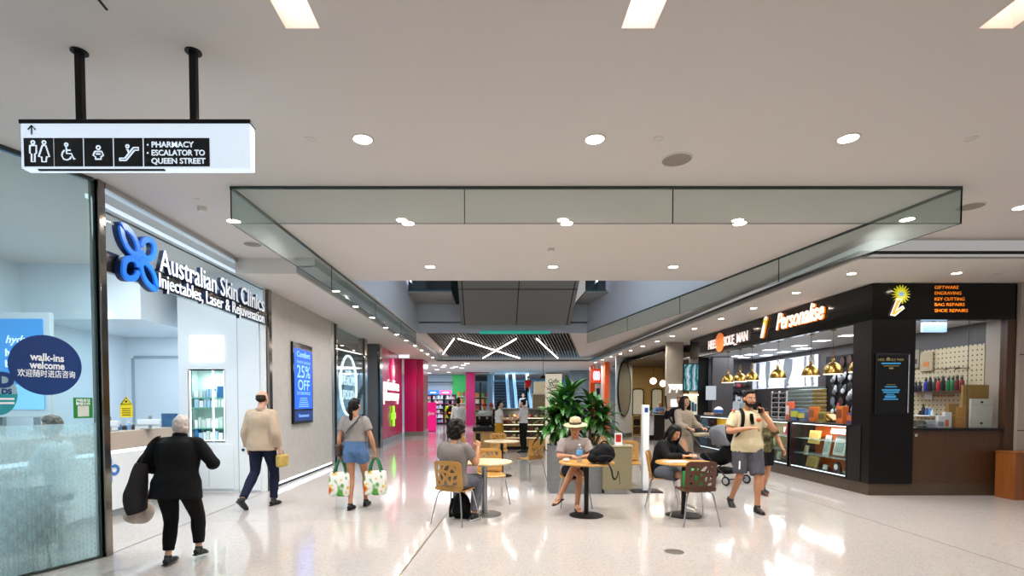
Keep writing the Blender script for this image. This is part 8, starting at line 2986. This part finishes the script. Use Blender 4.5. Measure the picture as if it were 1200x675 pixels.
for i, (px, y, lb, tc) in enumerate([(567.5, 18.2, 'cafe worker in red cap behind the coffee machine, left of two', '#b9c4c8'), (576, 18.4, 'cafe worker in red cap behind the coffee machine, right of two', '#c9b8b4')]):
    o = far(lb, px, 476, y, R(170 - 20 * i), 1.52, 'warm', 'short', h_black, ('cafe%d' % i, tc), .3, ('cafe_trouser', '#1b1b1f'), .98)
    cp = MB().ell(o.P(0, -.005, .07), (.088, .1, .07), 14, 9).ell(o.P(0, .1, .06), (.06, .06, .012), 12, 6)
    cp.build('red_cap', M('cap_red', '#b3202c', .6), o.t, world=False)
# escalator riders stand on the right flight
for px, py, y, lb, hs_, hc, tc, sl, bc in [(621.5, 447, 34.2, 'person in a red top riding the right escalator', 'short', h_black, ('red_top', '#b5201f'), .2, ('rider_black', '#16161a')), (613, 461, 32.0, 'grey haired person in pale blue riding the right escalator behind the red top', 'old', h_grey, ('pale_blue', '#a9bfd2'), .6, ('rider_grey', '#454a55'))]:
    zs = math.floor((y - 31.0) / .4) * .2 + .02
    q = atY(px, py, y)
    q.x = min(max(q.x, 1.72), 2.45)
    o = Person(lb, (q.x, y, zs), R(180), 1.66, 'fair', None, vox=.012)
    o.body().hair(hc, hs_).shoes(m_shblk)
    o.top(MC(*tc), sl, -.15, .026, 'top', vox=.014)
    o.bottom(MC(*bc), .98, .02, vox=.014)
# bald man at the dark reception counter
o = Person('bald man in blue shirt leaning on the dark reception counter', (atY(772, 480, 22.6).x, 22.6), R(180), 1.62, 'tan', dict(chest=(0, .08, 1.16), neck=(0, .14, 1.36), head=(0, .19, 1.47), shL=(-.17, .12, 1.31), shR=(.17, .12, 1.31), elL=(-.28, .2, 1.13), wrL=(-.1, .34, 1.14), elR=(.28, .2, 1.13), wrR=(.1, .34, 1.14)), vox=.012, pitch=.2)
o.body().hair(h_grey, 'balding').shoes(m_shblk)
o.top(MC('shirt_blue', '#6f93c0'), .9, -.15, .026, 'shirt', vox=.014)
o.bottom(MC('trouser_dk', '#23252c'), .98, .02, vox=.014)
# person in black sitting beyond the planter
q = atY(656, 500, 10.0)
o = Person('person in black sitting beyond the grey planter, only one sleeve showing', (q.x + .12, 10.0), R(150), 1.68, 'tan', sit(elL=(-.24, .02, .80), elR=(.3, .05, .82), wrR=(.2, .3, .83)), vox=.011)
o.body().hair(h_black, 'short').shoes(m_shblk)
o.top(MC('tee_black', '#121214'), .42, -.15, .028, 'tee')
o.bottom(MC('trouser_bk', '#17171a'), .97, .02)
C10 = chair('birch chair carrying the person in black beyond the planter', (o.t.location.x, o.t.location.y, 0), R(150))
# person sitting low behind the frosted clinic glass
q = atY(62, 488, 5.65)
o = Person('person with grey brown hair sitting behind the frosted clinic glass', (q.x, 5.65), R(95), 1.64, 'tan', sit(pelvis=(0, -.07, .62), chest=(0, -.05, .9), neck=(0, -.02, 1.16), head=(0, .02, 1.315), shL=(-.18, -.03, 1.1), shR=(.18, -.03, 1.1), elL=(-.24, .06, .86), elR=(.24, .06, .86)), vox=.012)
o.body().hair(M('hair_mousy', '#6b5e52', .6, var=.2, vs=40), 'old').shoes(m_shblk)
o.top(MC('top_pale', '#c9d2d3'), .6, -.15, .028, 'top', vox=.014)
o.bottom(MC('trouser_gy', '#4b5054'), .97, .02, vox=.014)
st_ = thing('clinic_stool', 'low round stool under the person behind the frosted glass', 'stool', (o.t.location.x + .06, 5.65, 0))
MB().lathe([(.19, .42), (.2, .45), (.18, .5), (0, .51)], (0, 0, 0), 24).build('seat', m_wht, st_, world=False)
MB().lathe([(.2, 0), (.2, .02), (.03, .035), (.03, .42)], (0, 0, 0), 24).build('pedestal', m_chr, st_, world=False)
# ---------------------------------------------------------------- light and view
w = bpy.data.worlds.new('world')
SC.world = w
w.use_nodes = True
bg = w.node_tree.nodes['Background']
bg.inputs[0].default_value = (1, .975, .955, 1)
bg.inputs[1].default_value = .4
SC.view_settings.view_transform = 'Standard'
SC.view_settings.look = 'None'
SC.view_settings.gamma = 1
SC.view_settings.exposure = -.12
SC.view_settings.use_curve_mapping = False
SC.cycles.use_denoising = True
try:
    SC.cycles.denoiser = 'OPENIMAGEDENOISE'
except Exception:
    pass
SC.cycles.max_bounces = 8
SC.cycles.diffuse_bounces = 4
SC.cycles.glossy_bounces = 4
SC.cycles.transparent_max_bounces = 24
SC.cycles.transmission_bounces = 4
SC.cycles.caustics_reflective = False
SC.cycles.caustics_refractive = False
SC.cycles.sample_clamp_indirect = 6
bpy.data.batch_remove(TEMP)
bpy.data.scenes.remove(_side)
